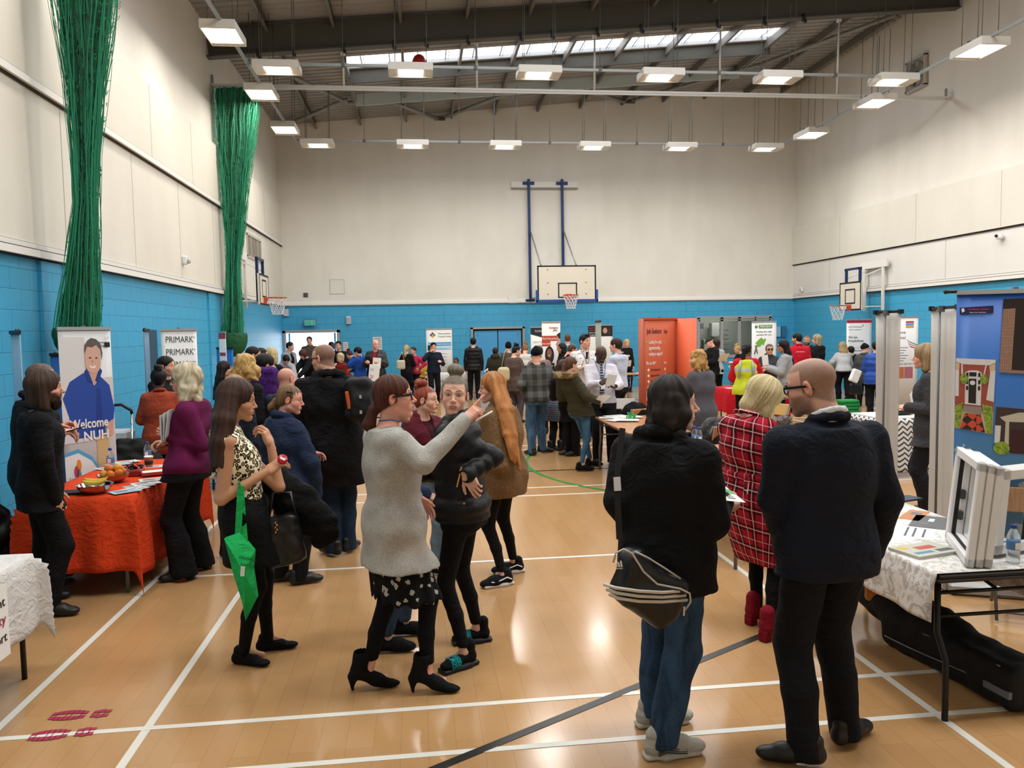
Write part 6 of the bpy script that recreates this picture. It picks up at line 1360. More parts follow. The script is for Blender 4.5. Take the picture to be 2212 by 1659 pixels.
coat_chair('a grey fur trimmed coat behind the bare table',3.75,8.35,0,cloth('2a2828'),cloth('a8a098','fur','5a544e'),2);coat_chair('a black coat beside the orange display',3.03,11.03,0,cloth('101012'),None,4);coat_chair('a black coat by the grey cardigan',3.4,8.9,0,cloth('121113','leather'),None,6)
chair('folding chair with a pale wooden seat beside the tartan coat',5.0,10.9,1.9,seat=M('pale wood','c2a060',.4));chair('white plastic chair behind the leaflet table',3.2,12.3,2.8,seat=M('white chair plastic','c9c9c6',.4));chair('folding chair by the window office table',8.4,20.0,2.0,seat=BLKP)
for i in range(5):
 m=MB();m.box((0,0,0),(.38,.3,.07),bev=.02);tag(m.build('green_crate',M('green box','14803c',.5),None,(9.05+.02*(i%2),15.9,.035+.072*i)),'one of the green boxes stacked below the university banner','box','green boxes stacked on the floor')
BLU=M('royal blue steel','1c4a8f',.4);BLUD=M('dark blue steel','18305e',.4,.3);BRD=M('cream backboard','d2cbbb',.4);ORR=M('orange rim','c4431f',.4);NTC=M('white net cord','d9d9d6',.7)
def rimnet(e,c,r,hgt,out,seg=12):
 m=MB();m.tube([c+r*np.array([math.cos(a),math.sin(a),0])for a in np.linspace(0,2*PI,33)],.012,8,False);m.build('rim',ORR,e);m=MB()
 for i in range(seg):
  for sg in(-1,1):m.tube([c+np.array([math.cos(a+sg*t*1.25)*r*(1-.42*min(1,t*1.15)),math.sin(a+sg*t*1.25)*r*(1-.42*min(1,t*1.15)),-hgt*t])for a in[2*PI*i/seg]for t in np.linspace(0,1,9)],.0075,4,False)
 m.build('net',NTC,e)
e=empty('basketball_goal',(0,0,0),'main basketball backboard and orange hoop on blue posts on the end wall','basketball goal');BY=24.3;c0,c1,z0,z1=3.68,5.52,2.87,3.93;cx0=(c0+c1)/2
MB().box((cx0,BY,(z0+z1)/2),(c1-c0,.04,z1-z0),bev=.004).build('backboard',BRD,e);m=MB();w_=.045
for c,d in(((cx0,z1-w_/2),(c1-c0,w_)),((c0+w_/2,(z0+z1)/2),(w_,z1-z0)),((c1-w_/2,(z0+z1)/2),(w_,z1-z0)),((cx0+.02,3.38),(.6,.04)),((cx0+.02,2.95),(.6,.04)),((cx0-.26,3.165),(.04,.45)),((cx0+.3,3.165),(.04,.45))):m.box((c[0],BY-.0215,c[1]),(d[0],.003,d[1]))
m.build('painted_line',BLK,e);m=MB()
for x in(-.6,.6):
 for z in(3.8,3.4,3.05):m.ball((cx0+x,BY-.022,z),.016,8,6)
m.build('bolt',BLKP,e);m=MB();m.box((cx0,BY-.01,z0-.03),(c1-c0+.1,.08,.09),bev=.01);m.box((c0-.02,BY-.01,z0+.12),(.07,.08,.38),bev=.01);m.box((c1+.02,BY-.01,z0+.12),(.07,.08,.38),bev=.01);m.build('edge_padding',BLU,e)
rimnet(e,np.array([4.65,BY-.38,3.0]),.23,.42,1);m=MB();m.box((4.65,BY-.04,2.97),(.2,.04,.16));m.bar((4.6,BY-.04,2.93),(4.5,BY-.3,2.98),.015);m.bar((4.7,BY-.04,2.93),(4.8,BY-.3,2.98),.015);m.build('rim_bracket',ORR,e)
for x in(3.69,4.79):
 m=MB();m.box((x,25.9,4.87),(.08,.08,3.95));m.box((x,25.93,6.72),(.38,.04,.1));m.box((x,25.93,2.93),(.32,.04,.08));m.build('post',BLUD,e);MB().tube([(x+.03,25.85,5.15),(x+.12,BY+.05,3.95)],.024,8).build('brace',GALV,e);MB().tube([(x+.02,25.86,2.98),(x+.12,BY+.05,2.98)],.022,8).build('brace',GALV,e)
m=MB();m.box((4.22,25.97,6.68),(2.2,.05,.2));m.build('mounting_rail',LEDGE,e);MB().box((4.22,25.95,6.56),(2.18,.07,.05)).build('mounting_channel',M('channel grey','8a857c',.5),e);MB().box((3.12,25.96,2.96),(.3,.06,.22)).build('mounting_pad',LEDGE,e)
def sidegoal(label,wx,bx,y0,y1,z0,z1,rc,s_):
 e=empty('basketball_goal',(0,0,0),label,'basketball goal');cy_=(y0+y1)/2;MB().box((bx,cy_,(z0+z1)/2),(.05,y1-y0,z1-z0),bev=.004).build('backboard',BRD,e);m=MB();f=bx-s_*.027
 for c,d in(((cy_,z1-.02),(y1-y0,.045)),((cy_,z0+.02),(y1-y0,.045)),((y0+.02,(z0+z1)/2),(.045,z1-z0)),((y1-.02,(z0+z1)/2),(.045,z1-z0)),((cy_,z0+.58),(.5,.04)),((cy_,z0+.2),(.5,.04)),((cy_-.24,z0+.39),(.04,.4)),((cy_+.24,z0+.39),(.04,.4))):m.box((f,c[0],c[1]),(.003,d[0],d[1]))
 m.build('painted_line',BLK,e);m=MB()
 for y in(y0+.2,y1-.2):m.box((bx+s_*.06,y,(z0+z1)/2+.22),(.06,.06,z1-z0+.3))
 m.box((bx+s_*.06,cy_,z1+.36),(.06,y1-y0-.3,.06));m.build('slide_frame',BLUD,e);m=MB()
 for y in(y0+.2,y1-.2):m.bar((bx+s_*.05,y,z1+.1),(wx,y,z1+.35),.028);m.bar((bx+s_*.05,y,z0+.1),(wx,y,z0+.1),.028)
 m.build('wall_arm',LEDGE,e);m=MB();m.box((wx-s_*.05,cy_,z1+.48),(.06,y1-y0+.2,.2));m.box((wx-s_*.05,y0+.1,(z0+z1)/2+.2),(.05,.08,1.2));m.box((wx-s_*.05,y1-.1,(z0+z1)/2+.2),(.05,.08,1.2));m.build('mounting_rail',LEDGE,e)
 rimnet(e,np.array(rc),.22,.4,1,10);m=MB();m.box((bx-s_*.05,rc[1],rc[2]-.06),(.06,.14,.16));m.bar((bx-s_*.05,rc[1]-.04,rc[2]-.12),(rc[0]+s_*.2,rc[1]-.05,rc[2]),.014);m.bar((bx-s_*.05,rc[1]+.04,rc[2]-.12),(rc[0]+s_*.2,rc[1]+.05,rc[2]),.014);m.build('rim_bracket',ORR,e)
sidegoal('smaller basketball goal on the right wall above the university banner',XR-.1,12.0,20.42,21.52,2.34,3.13,(11.62,20.97,2.48),1);sidegoal('smaller basketball goal on the left wall beside the small net',XL+.1,-3.62,18.95,20.05,2.66,3.38,(-3.3,19.45,2.83),-1)
BD=M('blue door paint','4a9bd0',.4);GF=M('grey door frame','9a9c9c',.45)
d1=empty('door_1',(0,0,0),kind='structure');m=MB();m.box((DOORX[0]-.035,YB-.02,1.03),(.09,.12,2.1));m.box((DOORX[1]+.035,YB-.02,1.03),(.09,.12,2.1));m.box(((DOORX[0]+DOORX[1])/2,YB-.02,2.045),(DOORX[1]-DOORX[0]+.16,.12,.1));m.build('door_frame',GF,d1)
for x,sx in((DOORX[0]+.05,1),(DOORX[1]-.05,-1)):m=MB();m.box((x+sx*.05,YB+.62,1.0),(.05,.95,1.98));m.build('door_leaf',BD,d1)
m=MB();x0,x1=DOORX[0]-.3,DOORX[1]+.3;m.box(((x0+x1)/2,YB+3.2,1.3),(x1-x0,.1,2.8));m.box((x0,YB+1.7,1.3),(.1,3,2.8));m.box((x1,YB+1.7,1.3),(.1,3,2.8));m.box(((x0+x1)/2,YB+1.7,2.75),(x1-x0,3,.1));m.box(((x0+x1)/2,YB+1.7,-.05),(x1-x0,3,.1));struct('wall_vestibule',m,M('white vestibule paint','f2f2f4',.8));gl=MB().box(((x0+x1)/2,YB+3.12,1.3),(x1-x0-.4,.02,2.2)).build('window_5',emis('bright daylit glass door','ffffff',3.2));gl['kind']='structure';area((x0+x1)/2,YB+1.6,2.65,1.4,2.2,120,(.95,.97,1))
d2=empty('door_2',(0,0,0),kind='structure');m=MB();cxd=(DBL[0]+DBL[1])/2;m.box((DBL[0]-.03,YB-.02,1.03),(.07,.1,2.1));m.box((DBL[1]+.03,YB-.02,1.03),(.07,.1,2.1));m.box((cxd,YB-.02,2.055),(DBL[1]-DBL[0]+.13,.1,.07));m.build('door_frame',GF,d2)
m=MB();m.box((cxd,YB+.1,1.0),(DBL[1]-DBL[0],.04,2.04));m.build('dark_gap',BLK,d2)
for s_ in(-1,1):MB().box((cxd+s_*.395,YB+.04,1.0),(.76,.05,1.93),bev=.004).build('door_leaf',BD,d2);MB().lathe((cxd+s_*.09,YB,1.2),[(.0,-.001),(.035,0),(.0,.001)],12);MB().box((cxd+s_*.09,YB+.005,1.2),(.07,.02,.07),bev=.02).build('door_handle',STE,d2);MB().box((cxd+s_*.66,YB+.005,1.83),(.05,.02,.05),bev=.015).build('lock',STE,d2)
w1=empty('window_1',(0,0,0),kind='structure');m=MB();wx0,wx1,wz0,wz1=WIN
for c,d in((((wx0+wx1)/2,wz1),(wx1-wx0+.14,.1)),(((wx0+wx1)/2,wz0),(wx1-wx0+.14,.1)),((wx0,(wz0+wz1)/2),(.09,wz1-wz0)),((wx1,(wz0+wz1)/2),(.09,wz1-wz0)),((10.24,(wz0+wz1)/2),(.1,wz1-wz0)),((10.86,(wz0+wz1)/2),(.1,wz1-wz0)),((11.43,(wz0+wz1)/2),(.05,wz1-wz0)),(((wx0+wx1)/2,wz1-.1),(wx1-wx0,.05))):m.box((c[0],YB+.02,c[1]),(d[0],.1,d[1]))
m.build('window_frame',GF,w1);m=MB();m.box(((wx0+wx1)/2,YB+.08,(wz0+wz1)/2),(wx1-wx0,.01,wz1-wz0));m.build('glass_pane',GLS,w1)
m=MB();m.box((10.7,YB+2.4,1.5),(3.4,.1,3));m.box((8.98,YB+1.3,1.5),(.1,2.4,3));m.box((12.42,YB+1.3,1.5),(.1,2.4,3));m.box((10.7,YB+1.3,2.9),(3.4,2.4,.1));m.box((10.7,YB+1.3,-.05),(3.4,2.4,.1));struct('wall_office',m,M('office wall paint','9b988c',.8));area(10.7,YB+1.2,2.8,1.2,.6,60)
for i,(x,z,w_,h_,c)in enumerate(((9.8,1.5,.5,.6,'3a3e40'),(10.55,1.3,.5,.4,'b9b4a4'),(10.75,1.85,.3,.5,'a9a49a'),(11.2,1.2,.4,.5,'8e8a7c'),(10.1,2.0,.4,.2,'55585a'))):tag(MB().box((0,0,0),(w_,.3,h_),bev=.01).build(('filing_cabinet','cupboard','shelf_unit','cupboard','shelf_unit')[i],M('office item '+c,c,.6),None,(x,YB+2.0,z)),('dark cabinet','cream cupboard','grey document shelves','dull cream cupboard','slate shelf')[i]+' seen through the office window','office furniture')
for i,z in enumerate((1.15,1.32,1.49,1.66,1.83)):tag(MB().box((0,0,0),(.26,.2,.03)).build('document_tray',M('pale tray','b3b0a8',.5),None,(10.78,YB+1.2,z)),'one of the trays stacked behind the office glass','tray','document trays behind the office glass')
e=empty('exit_sign',(-3.41,YB-.1,2.31),'green running man exit sign in a wire cage above the open door','exit sign');MB().box((0,0,0),(.34,.08,.17),bev=.01).build('sign_case',M('sign case','d8dede',.5),e);MB().box((0,-.043,0),(.29,.004,.125)).build('lit_panel',emis('lit green sign','1f9a6c',.9),e)
m=MB();m.prism([(.03,-.04),(.05,-.035),(.065,-.01),(.08,-.04),(.1,-.04),(.085,0),(.1,.03),(.06,.035),(.04,.01),(.055,.01)],.002,(0,-.046,0));m.ball((.083,-.047,.045),.011,8,6);m.prism(rect(-.11,-.01,-.02,.005),.002,(0,-.046,0));m.build('running_man',WHT,e)
m=MB()
for i in range(9):m.box((-.21+i*.0525,-.07,0),(.006,.006,.28))
for i in range(6):m.box((0,-.07,-.14+i*.056),(.43,.006,.006))
for x in(-.21,.21):
 for z in(-.14,.14):m.box((x,-.0,z),(.008,.14,.008))
m.build('wire_cage',M('blue wire','1b5f8c',.5),e)
def wallbox(name,label,cat,c,d,col,extra=None):
 o=MB().box((0,0,0),d,bev=min(d)*.15).build(name,M('fitting '+col,col,.5),None,c);tag(o,label,cat)
 if extra:extra(o)
 return o
wallbox('wall_speaker','small white speaker box on the blue end wall right of the exit sign','speaker',(-2.2,YB-.05,2.38),(.15,.1,.25),'c9ccd0',lambda o:MB().box((0,-.052,-.01),(.11,.004,.17)).build('grille',M('grille grey','a4a8ac',.6),o))
for nm_,lab,c,d,col in(('notice','white paper notice on the end wall beside the bald man',(-1.31,YB-.02,1.62),(.3,.008,.42),'c9cdd2'),('fire_notice','small red and white fire notice near the open doorway',(-2.32,YB-.02,1.48),(.16,.008,.4),'d4d2d0'),('wall_pad','white switch box high in the far left corner',(-4.14,YB-.05,2.65),(.16,.05,.22),'c9ccd0'),('poster','pale blue leaflet rack on the end wall right of the office window',(12.2,YB-.06,1.75),(.2,.08,.34),'8fb8cf'),('leaflet_holder','dark blue leaflet holder next to the pale rack',(12.42,YB-.06,1.75),(.16,.08,.38),'2c6c96'),('air_brick','small dark square vent on the end wall above the ledge',(-3.52,YB-.01,3.2),(.14,.02,.14),'4c4a48')):
 o=MB().box((0,0,0),d,bev=.004).build(nm_,M('fitting '+col,col,.5),None,c);tag(o,lab,nm_.replace('_',' '))
 if nm_ in('notice','fire_notice'):
  for i in range(5):MB().box((0,-.005,d[2]*(.35-i*.15)),(d[0]*.7,.002,.015)).build('printed_line',M('red print','c03a3a',.5)if nm_[0]=='f' else INK,o)
m=MB()
for c,d in(((0,.225),(.45,.012)),((0,-.225),(.45,.012)),((-.225,0),(.012,.45)),((.225,0),(.012,.45))):m.box((c[0],0,c[1]),(d[0],.006,d[1]))
o=MB().box((0,.004,0),(.44,.01,.44)).build('access_hatch',WHITE,None,(-2.53,YB-.008,3.45));tag(o,'square access hatch in the white end wall','hatch');m.build('hatch_edge',M('panel joint','a7a196',.8),o)
def grillebox(label,name,cat,wx,y0,y1,z0,z1,s_,fan=False):
 e=empty(name,(wx,(y0+y1)/2,(z0+z1)/2),label,cat);w_,h_=y1-y0,z1-z0;m=MB();f=.06
 for c,d in(((0,h_/2),(w_+f,f)),((0,-h_/2),(w_+f,f)),((w_/2,0),(f,h_)),((-w_/2,0),(f,h_))):m.box((s_*.03,c[0],c[1]),(.07,d[0],d[1]))
 m.build('frame',M('vent frame','b4b0a6',.5),e);MB().box((s_*.01,0,0),(.02,w_,h_)).build('backing',M('dark backing','3a3733',.7),e)
 if fan:
  m=MB();r=h_*.42
  for k_ in range(5):a=2*PI*k_/5;m.box((s_*.05,math.cos(a)*r*.5,math.sin(a)*r*.5),(.01,r*.9,.16),R=np.array([[1,0,0],[0,math.cos(a),-math.sin(a)],[0,math.sin(a),math.cos(a)]])@rotY(.4))
  m.build('fan_blades',M('fan blade','6d6a62',.4,.4),e);m=MB()
  for rr_ in(r,r*.96):m.tube([(s_*.04,rr_*math.cos(a),rr_*math.sin(a))for a in np.linspace(0,2*PI,33)],.02,6,False)
  m.build('fan_ring',GALV,e);MB().box((s_*.015,0,0),(.03,w_,h_)).build('fan_plate',M('fan plate','9c968a',.5),e)
 else:
  m=MB();n=16
  for i in range(n):m.box((s_*.035,-w_/2+w_*(i+.5)/n,0),(.03,w_/n*.55,h_*.96))
  m.build('louvre',M('vent louvre','8a8376',.5),e);m=MB()
  for y in(-w_*.25,w_*.25):m.box((s_*.055,y,0),(.02,.05,h_))
  m.build('mullion',M('vent frame','b4b0a6',.5),e)
grillebox('framed louvre vent high on the left wall by the small net','air_vent','vent',XL,20.85,22.6,3.95,4.52,1);grillebox('round wall fan in a square plate high on the right wall','wall_fan','fan',XR,19.0,19.76,7.92,8.68,-1,True)
e=empty('motion_sensor',(XL+.08,15.2,3.34),'small white motion sensor on the left wall','sensor');MB().box((0,0,0),(.09,.1,.16),bev=.02).build('case',PVC,e);MB().box((.07,0,-.02),(.06,.08,.08),bev=.02).build('lens',M('sensor lens','a9a9a6',.4),e)
e=empty('motion_sensor',(XR-.08,25.3,3.15),'small grey motion sensor near the far right corner','sensor');MB().box((0,0,0),(.09,.1,.16),bev=.02).build('case',PVC,e);MB().box((-.06,0,-.02),(.05,.07,.07),bev=.02).build('lens',M('sensor lens','a9a9a6',.4),e)
e=empty('wall_camera',(XR-.1,16.2,3.84),'white dome camera with a dark lens on the right wall','camera');MB().lathe((0,0,-.03),[(.02,-.06),(.07,-.05),(.08,0),(.05,.05),(.01,.06)],16).build('dome',PVC,e);MB().ball((-.09,0,-.01),.035,12,8).build('lens',BLKP,e)
for i,(px,py)in enumerate(((1718,708),(1735,712))):pass
PK=M('crimson floor vinyl','9c2a45',.4)
def footprint(label,sole,heel):
 ang=.25;q=atz(*sole);h=atz(*heel);e=empty('floor_sticker',(q[0],q[1],0),label,'floor sticker','crimson shoe print stickers');d=h-q;d/=np.linalg.norm(d);n=np.array([-d[1],d[0],0])
 for c,L,W,nm_,k in((q,.175,.105,'sole_print',7),(h,.085,.085,'heel_print',3)):
  m=MB();rr=random.Random(3)
  for i in range(k):
   for j in(-1,0,1):
    u=-1+2*(i+.5)/k;w=math.sqrt(max(0,1-u*u*.75));v=j*.66*w
    if nm_=='sole_print' and j==0 and i%3==2:continue
    a0=c-q+d*u*L/2+n*v*W/2;hw,hl=W*.12*w+.006,L/k*.32;sk_=.012*(1 if j else-1)
    m.add([a0-d*hl-n*hw,a0+d*hl-n*hw+d*sk_,a0+d*hl+n*hw+d*sk_,a0-d*hl+n*hw]+[p+np.array([0,0,.0008])for p in(a0-d*hl-n*hw,a0+d*hl-n*hw+d*sk_,a0+d*hl+n*hw+d*sk_,a0-d*hl+n*hw)],[(3,2,1,0),(4,5,6,7),(0,1,5,4),(1,2,6,5),(2,3,7,6),(3,0,4,7)])
  m.build(nm_,PK,e,(0,0,.0026))
footprint('upper crimson shoe print sticker on the floor at the lower left',(146,1546),(216,1542));footprint('lower crimson shoe print sticker crossing the white line',(104,1589),(182,1582))
GRP='visitors and exhibitors at the fair'
def fig2(*a,dirs=None,shoe='shoe',shoemat=None,sole=None,**k):
 """as fig, but with the feet turned as given"""
 q_=k.get('q',2);P=fig_core(*a,**k);P.shoes(shoe,shoemat,sole,dirs=dirs);return P
def fig_core(label,x,y,Y,face,fem=0,skin='fair',hair=None,top=('15151a',),leg=('101114',),q=2,o={},gl=None,bare=False,extra=None,**kw):
 o=dict(o);o['skin']=skin;kw.setdefault('group',GRP)
 if hair and hair[0]not in('beanie','cap','bunhat','scarf'):o.setdefault('buzz',hair[2]if len(hair)>2 else hair[1]);o.setdefault('buzzw',.9)
 P=Person(label,(x,y),Y,face=face,q=q,fem=fem,head=o,**kw);P.body(bare=bare)
 tk=dict(top[2])if len(top)>2 else{};P.top(cloth(top[0],top[1]if len(top)>1 else 'plain',tk.pop('c2',None)),**tk)
 lk=dict(leg[2])if len(leg)>2 else{};P.trousers(cloth(leg[0],leg[1]if len(leg)>1 else 'plain',lk.pop('c2',None)),**lk)
 if hair:P.hair(hair[0],hair[1],hair[2]if len(hair)>2 else None,**(hair[3]if len(hair)>3 else{}))
 if gl:P.glasses(gl if gl!='sun' else '0c0c0c',sun=gl=='sun')
 return P
def world(P,v):return np.array(v)+np.array(P.e.location)
def px(x,y,Y):return aty(x,y,Y)
def held(name,label,cat,m,mat,loc,group=None):
 return tag(m.build(name,mat,None,loc),label,cat,group)
WS=M('white rubber sole','c9c6bf',.6)
DEN=('33506e','denim',dict(c2='16222f'));BKT=('0d0d10',);BLKC='101013'
p=fig2('woman in a sleeveless leopard print top eating, with a green bag on her arm',512,821,4.72,72,1,'tan',('long','4a3024','1f130d',dict(L=.40,back=.02,drift=(-.02,-.11),seed=2.)),('efe9cf','leopard',dict(cuff=0,hem=.60,th=.012,neckop=.06)),('0b0b0d','plain',dict(fit='legging',folds=.001,hem=.045)),q=0,bare=True,o=dict(iris='3a2c22',nose=.85,jaw=.93,lips='a85a52',mouth=.7,look=(0,-.3)),feet=[(526,1434),(580,1404)],hyaw=84,hpitch=-6,at=(527,1120),arms=(('px',(578,1018,-.1),(478,1078,-.17),((.8,.25,.55),(-.2,-.6,.75))),('px',(584,958,.06),(602,1052,.05),((-.35,-.1,.95),(.8,-.3,.3)))),hands=('pinch','hold'),dirs=(112,84),shoe='flat',shoemat=cloth('0b0b0c'),girth=1.06)
p.skirt(cloth('0d0d0f'),.365,(.198,.18),'skirt',.62,th=.012,folds=.002)
A=world(p,p.wr[0])+np.array([.085,-.0,.065]);e=empty('compact_case',A,'small red lidded case held up by the woman in leopard print','case');R_=rotY(.5)@rotX(.9);m=MB();m.v=[];m.lathe((0,0,0),[(.024,-.008),(.029,-.006),(.029,.006),(.024,.009),(.0,.009)],20);m.v=[tuple(R_@np.array(v))for v in m.v];m.build('case_body',M('glossy red plastic','a3121f',.2),e);MB().box(R_@np.array([0,0,.0098]),(.03,.012,.002),R=R_).build('white_mark',WHT,e)
GT=cloth('22b45c','plain',name='green_bag_fabric');e0=world(p,p.el[0]);Yb=4.52;e=empty('tote_bag',(*px(522,1200,Yb)[:2],0),'bright green tote bag hanging from the arm of the woman in leopard print','tote bag');off=-np.array(e.location)
pt_=[(485,1163),(517,1150),(545,1183),(550,1190),(547,1230),(556,1290),(531,1340),(524,1300),(505,1240)];m=MB();cq=np.mean([px(*q,Yb)for q in pt_],0)
for i in range(len(pt_)):
 a,b=px(*pt_[i],Yb),px(*pt_[(i+1)%len(pt_)],Yb);c=cq.copy();m.add([a+[0,.03,0],b+[0,.03,0],c+[0,.055,0],a-[0,.01,0],b-[0,.01,0],c-[0,.035,0]],[(0,1,2),(5,4,3),(0,3,4,1)],True)
o=m.build('bag_body',GT,e);o.location=off;m=MB();m.bar(px(520,1050,Yb),px(514,1160,Yb),.035,.004,up=(0,1,0));m.bar(px(520,1050,Yb+.04),px(530,1175,Yb),.03,.004,up=(0,1,0));m.bar(px(520,1048,Yb-.02),px(514,1042,Yb+.13),.035,.004,up=(0,1,0));o=m.build('handle',GT,e);o.location=off
sq=px(524,1234,Yb-.046);MB().box(sq+off,(.022,.003,.055),R=rotY(.1)).build('white_print',WHT,e);text(e,'EMPLOYMENT',0,0,.017,M('dark green print','0e4424',.6),px(516,1206,Yb-.048),(.9,0,-.3),(.3,0,.95),width=.10);text(e,'ALLIANCE',0,0,.017,M('dark green print','0e4424',.6),px(519,1220,Yb-.048),(.9,0,-.3),(.3,0,.95),width=.08)
S=SDF(px(560,1300,4.6)-.25,px(760,1020,5.1)+.25,.011);pts=[(600,1045,.10),(640,1085,.12),(680,1120,.11),(700,1150,.09)]
for(a,b,r),(c,d,r2)in zip(pts[:-1],pts[1:]):S.cone(px(a,b,4.85),px(c,d,4.85),r,r2,.05,fl=((0,1,0),.7))
S.cone(px(640,1090,4.82),px(635,1160,4.82),.10,.04,.04,fl=((0,1,0),.5));S.folds(.012,1.4,4);V,F=S.mesh();c=px(650,1100,4.85);tag(link('coat',npmesh('coat',relax(V-c,F,1),F),cloth('0c0c0d'),None,c),'black coat draped over the forearm of the woman in leopard print','coat')
S=SDF((-.2,-.15,-.25),(.2,.15,.25),.009);S.rbox((0,0,-.03),(.22,.1,.3),.04,.02,R=rotY(-.2));S.folds(.005,2);V,F=S.mesh();c=px(612,1155,4.72);e=empty('handbag',c,'black leather handbag with gold charms beside the green tote bag','handbag');link('bag_body',npmesh('bag_body',relax(V,F,1),F),M('black leather','121112',.4),e);m=MB();m.tube([(-.08,0,.1),(-.05,0,.25),(.05,0,.25),(.08,0,.1)],.009,6);m.build('handle',M('black leather','121112',.4),e);m=MB()
for i in range(5):m.ball((-.03+.008*(i%2),-.075,.09-i*.014),.007,8,6)
m.build('gold_charm',M('gold metal','c79a3c',.3,.9),e)
p=fig2('woman in a long grey cardigan and black glasses pointing to the right',843,811,4.34,58,1,'pink',('pony','5e3222','2c1610',dict(L=.12,th=.006,side=-.06)),('b9b6ae','knit',dict(c2='8b8881',hem=.395,th=.02,sl=.016,hemab=(.235,.195),cuff=.98,neckop=.075,folds=.004)),('0a0a0b','plain',dict(fit='legging',folds=.001,hem=.16)),q=0,bare=False,o=dict(iris='3a4a50',nose=1.15,jaw=1.0,lips='b0655c',mouth=.6,brow='4a2c20'),feet=[(925,1496),(795,1489)],hyaw=91,hpitch=4,at=(850,1130),cyaw=62,arms=(('px',(1006,906,-.1),(915,1000,-.22),((.72,.1,.66),(-.5,-.55,.6))),('px',(900,1075,.2),(835,1010,.16))),hands=('point','relax'),dirs=(97,85),shoe='heel',shoemat=cloth('0b0b0c'),girth=1.1)
p.glasses(thick=.0065);p.skirt(cloth('0c0c0d','floral','d2cfc6'),.292,(.215,.17),'dress',.58,th=.006,ruf=.009);p.lanyard('3a4a6c',badge=False)
m=MB();m.tube([(0,0,0),(.09,-.01,.05)],.005,8);held('pen','white pen held in the pointing hand of the cardigan woman','pen',m,WHT,world(p,p.wr[0])+np.array([.05,-.045,-.005]))
m=MB();m.tube([(.019*math.cos(a)*.6,.012*math.sin(a),.017*math.cos(a))for a in np.linspace(0,2*PI,14)],.002,5,False)
p=fig2('woman in jeans and navy padded jacket hidden behind the grey cardigan',852,838,5.1,95,1,'fair',('short','4a3024','24160e'),('22304a','plain',dict(hem=.5,th=.02,sl=.022,quilt=(.11,.006))),('41566e','denim',dict(c2='1d2a38',fit='slim')),q=1,feet=[(834,1408),(872,1372)],dirs=(92,92),arms=(('px',(918,1068,-.05),None),('front',)),hands=('hold','relax'),shoe='sneaker',shoemat=cloth('0e0e10'))
p=fig2('young woman with a bun in a black puffer jacket, looking at the camera',984,811,4.66,292,1,'pale',('bun','8a806c','4c443a',dict(seed=1.5,amp=.002)),('0f0f12','shiny',dict(hem=.50,th=.034,sl=.022,quilt=(.105,.009),hood='back',hz=.05,hsz=1.15,collar=.034,hemab=(.19,.15),folds=.002,cuff=.97)),('0e0e10','plain',dict(fit='legging',folds=.001,hem=.12)),q=0,o=dict(iris='6a8794',nose=.72,jaw=.88,lips='b0625e',brow='3c2c24',chin=.9,shadow='7c5c54'),feet=[(1032,1386),(1004,1440)],hyaw=186,hpitch=3,hroll=-4,cyaw=300,at=(1000,1110),arms=(('front',),('px',(1008,1026,-.2),(1066,988,-.02),((.45,-.12,-.75),(-.2,-1.,.0)))),hands=('relax','relax'),dirs=(262,238),shoe='slider',shoemat=cloth('0d0d0e'))
m=MB();m.box((0,0,0),(.008,.006,.12),R=rotY(.25));o=m.build('zip',M('gold metal','c79a3c',.3,.9),p.e,px(992,1030,4.46)-np.array(p.e.location));MB().ball((0,0,0),.009,10,8).build('popper',M('gold metal','c79a3c',.3,.9),p.e,px(1002,1088,4.47)-np.array(p.e.location))
p=fig2('woman with very long ginger hair in a tan fleece coat',1062,806,6.05,302,1,'pale',('long','c98a4c','7c4420',dict(L=.60,back=.04,drift=(.05,-.22),seed=4.,curl=.25)),('a5835c','fleece',dict(c2='7c5c3c',hem=.425,th=.045,sl=.036,hemab=(.235,.185),cuff=1.0,folds=.006,collar=.03)),('0d0d0f','plain',dict(fit='legging',folds=.001,hem=.11)),q=0,o=dict(iris='3a4a50',nose=.9,jaw=.95,lips='b0655c',brow='7a4a2c'),feet=[(1110,1236),(1086,1264)],hyaw=272,hpitch=-4,at=(1085,1090),arms=(('front',),('px',(1035,1010,-.1),(1085,1005,-.22))),hands=('relax','relax'),dirs=(262,252),shoe='sneaker',shoemat=cloth('131316'),sole=WS,girth=1.22);p.glasses('d8d4cc',up=True)
for i in(0,1):
 f=p.F[i];a=math.radians((262,252)[i]);R=yawR(a);m=MB()
 for sx in(-1,1):m.tube([f+R@np.array([sx*.043,y,z])for y,z in((-.06,.05),(-.02,.07),(.03,.055),(.08,.045),(.11,.05))],.005,5)
 m.build('side_stripe',WHT,p.e)
p=fig2('red haired woman in a maroon jacket and pale blue jeans',918,834,6.4,142,1,'pale',('updo','a8543c','5a261c',dict(seed=3.)),('571a26','plain',dict(hem=.5,th=.028,sl=.022,collar=.022,open_=.05,folds=.004)),('7f9cb4','denim',dict(c2='5c7890',fit='slim')),q=0,o=dict(nose=.85,lips='a8504c',brow='5a3424',iris='4a3a2c'),feet=[(942,1240),(968,1222)],hyaw=112,arms=(('front',),('front',)),dirs=(100,120),shoe='sneaker',shoemat=cloth('101012'),girth=1.1);P_=p.prof(th=.006,hem=.5*p.H);S=p.grid(.011);S.loft(P_,0);p.put(S,'lace_top',cloth('4c1624','lace','2c0c14'))
